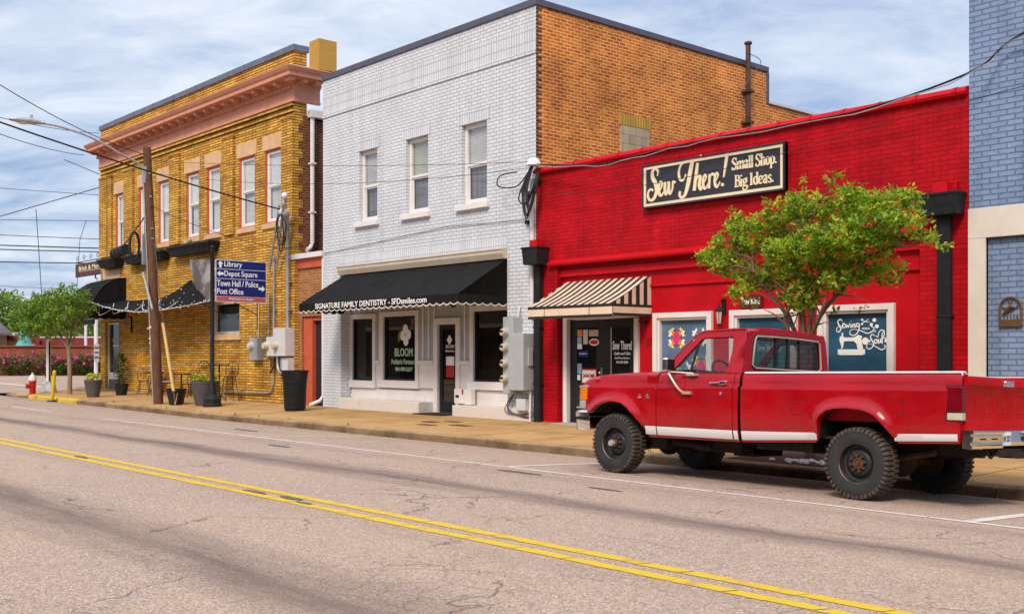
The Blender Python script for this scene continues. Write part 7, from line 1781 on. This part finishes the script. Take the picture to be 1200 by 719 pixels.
mb = MB(); far_box(mb,6,42,84.7,85,2.65,3.05); far_box(mb,42,330,84.6,84.9,2.35,2.85); far_box(mb,41,46,84.3,84.7,0,2.9); mb.build('fascia', M['maroon'], tb_)
mb = MB(); far_box(mb,6,46,84.72,100,3.05,3.3); far_box(mb,46,330,84.62,100,2.86,2.95); mb.build('roof', M['pale_grey'], tb_)
hb = thing('house', cam(-20,80,.1), 'dark shingle roofed house at the left edge beyond the brick wall', 'house')
mb = MB(); far_box(mb,-120,8,80,90,0,3.1); mb.build('wall', brick('tan_brick', (.36,.25,.15), (.28,.19,.11), (.3,.22,.15)), hb)
a, b, c, d = cam(-130,79,3.1), cam(14,79,3.1), cam(14,91,3.1), cam(-130,91,3.1); r1, r2 = cam(-120,85,5.0), cam(-14,85,5.0)
mb = MB(); mb.quad(a,b,r2,r1); mb.poly([b,c,r2]); mb.quad(c,d,r1,r2); mb.quad((a[0],a[1],2.95),(b[0],b[1],2.95),b,a); mb.build('roof', M['shingle'], hb)
gp = thing('lamp_post', cam(28.5,71.5,.1), 'green copper bell shaped post top rising above the brick wall', 'post')
c = cam(28.5,71.5,1.9)
mb = MB(); mb.lathe([(.2,-1.9),(.22,0),(.62,.05),(.62,.22),(.50,.30),(.42,.55),(.34,.8),(.30,1.15),(.28,1.2),(.22,1.5),(.24,1.55),(.10,1.62),(0,1.7)], c,'z',12); mb.build('post', M['teal'], gp, smooth=30)
sp = thing('sign_post', cam(112.5,57,.2), 'white pole with a grey plate beside the yellow brick corner', 'sign post')
c = cam(112.5,57,0)
mb = MB(); mb.tube([(c[0],c[1],0),(c[0],c[1],5.6)],.105,10); mb.build('pole', M['pipe_white'], sp, smooth=60)
p = [cam(u,56.7,z) for u,z in ((110.2,1.15),(116.2,1.15),(116.2,2.1),(110.2,2.1))]; q = [cam(u,56.75,z) for u,z in ((110.2,1.15),(116.2,1.15),(116.2,2.1),(110.2,2.1))]
mb = MB(); mb.hexa([p[0],p[1],q[1],q[0],p[3],p[2],q[2],q[3]]); pp = mb.build('plate', M['alu'], sp)
mb = MB()
for z in (1.35,1.6,1.85): 
    a = [cam(u,56.68,zz) for u,zz in ((110.8,z),(115.6,z),(115.6,z+.1),(110.8,z+.1))]; mb.quad(*a)
mb.build('plate_lettering', M['planter_grey'], sp)
c = cam(100.5,75,0); mb = MB(); mb.tube([(c[0],c[1],0),(c[0],c[1],6.5)],.10,8); tag(mb.build('pole', M['pipe_white'], loc=(c[0],c[1],0)), 'thin white pole behind the brick wall, left of the taller one', 'pole')
# far trees
def far_tree(u, d, h, w, label, seed, mats, n=2600, low=.25):
    c = cam(u, d, 0); t = thing('broadleaf_tree', (c[0],c[1],.1), label, 'tree', 'trees beyond the brick wall'); rd = random.Random(seed)
    mb = MB(); mb.tube([(c[0],c[1],0),(c[0],c[1],h*.5)],[w*.06,w*.04],8); limb_set(mb,(c[0],c[1],h*.4),[(c[0]+rd.uniform(-w,w)*.35,c[1]+rd.uniform(-w,w)*.35,h*rd.uniform(.6,.9)) for _ in range(6)],w*.03,seed,3,w*.2); mb.build('trunk', M['bark'], t)
    mb = MB(); bl = [(c[0]+rd.uniform(-w,w)*.42, c[1]+rd.uniform(-w,w)*.42, h*rd.uniform(low+.12,.86), w*rd.uniform(.16,.3), w*rd.uniform(.16,.3), h*rd.uniform(.09,.16)) for _ in range(16)]
    leaf_cloud(mb, bl, n, w*.055, seed, clump=6, spread=w*.05); mb.build('crown', mats, t)
A_ = [M['leaf_far_a'],M['leaf_far_b'],M['leaf_b']]; B_ = [M['leaf_far_b'],M['leaf_c'],M['leaf_far_a']]
far_tree(8,105,8.2,9,'bright green broad tree beyond the tan building at the left edge',71,A_)
far_tree(40,118,9.0,10,'green tree far behind the small corner tree, left part',72,A_)
far_tree(-22,100,8.8,9,'green tree partly outside the left edge above the dark roof',73,B_)
far_tree(96,100,7.2,8,'yellowish green tree showing below the door awning',74,A_)
far_tree(125,110,8.0,9,'green tree mostly hidden behind the yellow brick corner',75,B_)
far_tree(68,112,7.2,9,'dark green tree behind the crown of the small corner tree',76,B_)

# ------------------------------------------------------------------ the other side of the street, unseen behind the viewer: added to give the glass and paint something to mirror
ob = thing('brick_building', (-10,-9,.1), 'long low brown brick building across the street, unseen behind the viewer', 'building')
mb = MB(); mb.box(-75,30,-22,-9,-.2,5.6); mb.build('wall', brick('buff_brick', (.22,.15,.11), (.16,.11,.08), (.22,.18,.15)), ob)
mb = MB()
for k in range(14): mb.box(-72+k*7.2,-68.4+k*7.2,-9.0,-8.93,.7,2.9)
mb.build('shop_window', M['glass_dark'], ob)
mb = MB(); mb.box(-75,30,-9.0,-7.6,3.1,3.3); mb.build('canopy', M['tan_trim'], ob)
# ------------------------------------------------------------------ light, sky, camera
w = bpy.data.worlds.new('World'); scene.world = w; w.use_nodes = True
nt = w.node_tree; N, L = nt.nodes, nt.links
bg = N['Background']
SUN_EL, SUN_ROT = R(44), R(152)
sky = N.new('ShaderNodeTexSky'); sky.sky_type = 'NISHITA'; sky.sun_disc = False; sky.sun_elevation = SUN_EL; sky.sun_rotation = SUN_ROT
sky.air_density = 1.; sky.dust_density = 1.5
tc = N.new('ShaderNodeTexCoord'); sp = N.new('ShaderNodeSeparateXYZ'); L.new(tc.outputs['Generated'], sp.inputs[0])
def M_(op, a, b=0.):
    n = N.new('ShaderNodeMath'); n.operation = op
    for i, q in enumerate((a, b)):
        if isinstance(q, (int, float)): n.inputs[i].default_value = q
        else: L.new(q, n.inputs[i])
    return n.outputs[0]
den = M_('ADD', M_('MAXIMUM', sp.outputs[2], 0.), .22)
cx = N.new('ShaderNodeCombineXYZ'); L.new(M_('DIVIDE', sp.outputs[0], den), cx.inputs[0]); L.new(M_('DIVIDE', sp.outputs[1], den), cx.inputs[1])
# cloud bands lie roughly across the street's far end: stretch the noise along one ground direction
fx = M_('ADD', M_('MULTIPLY', cx.inputs[0].links[0].from_socket, .72), M_('MULTIPLY', cx.inputs[1].links[0].from_socket, .69))
fy = M_('SUBTRACT', M_('MULTIPLY', cx.inputs[1].links[0].from_socket, .72), M_('MULTIPLY', cx.inputs[0].links[0].from_socket, .69))
mp = N.new('ShaderNodeCombineXYZ'); L.new(M_('MULTIPLY', fx, 1.15), mp.inputs[0]); L.new(M_('MULTIPLY', fy, 1.9), mp.inputs[1]); mp.inputs[2].default_value = 3.3
n1 = N.new('ShaderNodeTexNoise'); n1.inputs['Scale'].default_value = 2.3; n1.inputs['Detail'].default_value = 9; n1.inputs['Roughness'].default_value = .6; n1.inputs['Distortion'].default_value = .35; L.new(mp.outputs[0], n1.inputs['Vector'])
n2 = N.new('ShaderNodeTexNoise'); n2.inputs['Scale'].default_value = .8; n2.inputs['Detail'].default_value = 4; L.new(mp.outputs[0], n2.inputs['Vector'])
cr = N.new('ShaderNodeValToRGB'); e = cr.color_ramp.elements
e[0].position = .37; e[0].color = (2.3,3.2,5.0,1); e[1].position = .64; e[1].color = (6.3,6.7,7.4,1)
q = e.new(.50); q.color = (4.3,5.0,6.3,1)
mixf = M_('ADD', M_('MULTIPLY', n1.outputs['Fac'], .70), M_('MULTIPLY', n2.outputs['Fac'], .30)); L.new(mixf, cr.inputs[0])
mx = N.new('ShaderNodeMix'); mx.data_type = 'RGBA'; mx.inputs['Factor'].default_value = .86
L.new(sky.outputs[0], mx.inputs['A']); L.new(cr.outputs[0], mx.inputs['B'])
zb = N.new('ShaderNodeMapRange'); zb.inputs['From Min'].default_value = .34; zb.inputs['From Max'].default_value = .95; zb.inputs['To Min'].default_value = 1.; zb.inputs['To Max'].default_value = 2.5
L.new(sp.outputs[2], zb.inputs['Value'])          # an overcast sky is brightest overhead
zc_ = N.new('ShaderNodeCombineXYZ'); L.new(zb.outputs[0], zc_.inputs[0]); L.new(M_('ADD', M_('MULTIPLY', zb.outputs[0], .88), .12), zc_.inputs[1]); L.new(M_('ADD', M_('MULTIPLY', zb.outputs[0], .72), .28), zc_.inputs[2])
sb = N.new('ShaderNodeVectorMath'); sb.operation = 'MULTIPLY'; L.new(mx.outputs['Result'], sb.inputs[0]); L.new(zc_.outputs[0], sb.inputs[1])
L.new(sb.outputs[0], bg.inputs['Color']); bg.inputs['Strength'].default_value = .095
sd = bpy.data.lights.new('sun', 'SUN'); sd.energy = 2.0; sd.angle = R(14); sd.color = (1,.86,.70)
so = bpy.data.objects.new('sun', sd); COL.objects.link(so)
# Nishita: rotation measured clockwise from +Y seen from above
az = SUN_ROT; dirv = Vector((math.sin(az)*math.cos(SUN_EL), math.cos(az)*math.cos(SUN_EL), math.sin(SUN_EL)))
so.rotation_euler = dirv.to_track_quat('Z', 'Y').to_euler()
cd = bpy.data.cameras.new('camera'); co = bpy.data.objects.new('camera', cd); COL.objects.link(co)
cd.sensor_width = 36; cd.lens = 37.8; cd.shift_y = 55.5/1200; cd.clip_end = 5000; cd.clip_start = .05
co.location = (0,0,1.55); co.rotation_euler = (R(90),0,math.asin(.7503))
scene.camera = co
scene.render.engine = 'CYCLES'
scene.cycles.max_bounces = 8; scene.cycles.transparent_max_bounces = 12; scene.cycles.use_denoising = True
vs = scene.view_settings; vs.view_transform = 'Standard'; vs.look = 'None'; vs.gamma = 1; vs.use_curve_mapping = False; vs.exposure = .6
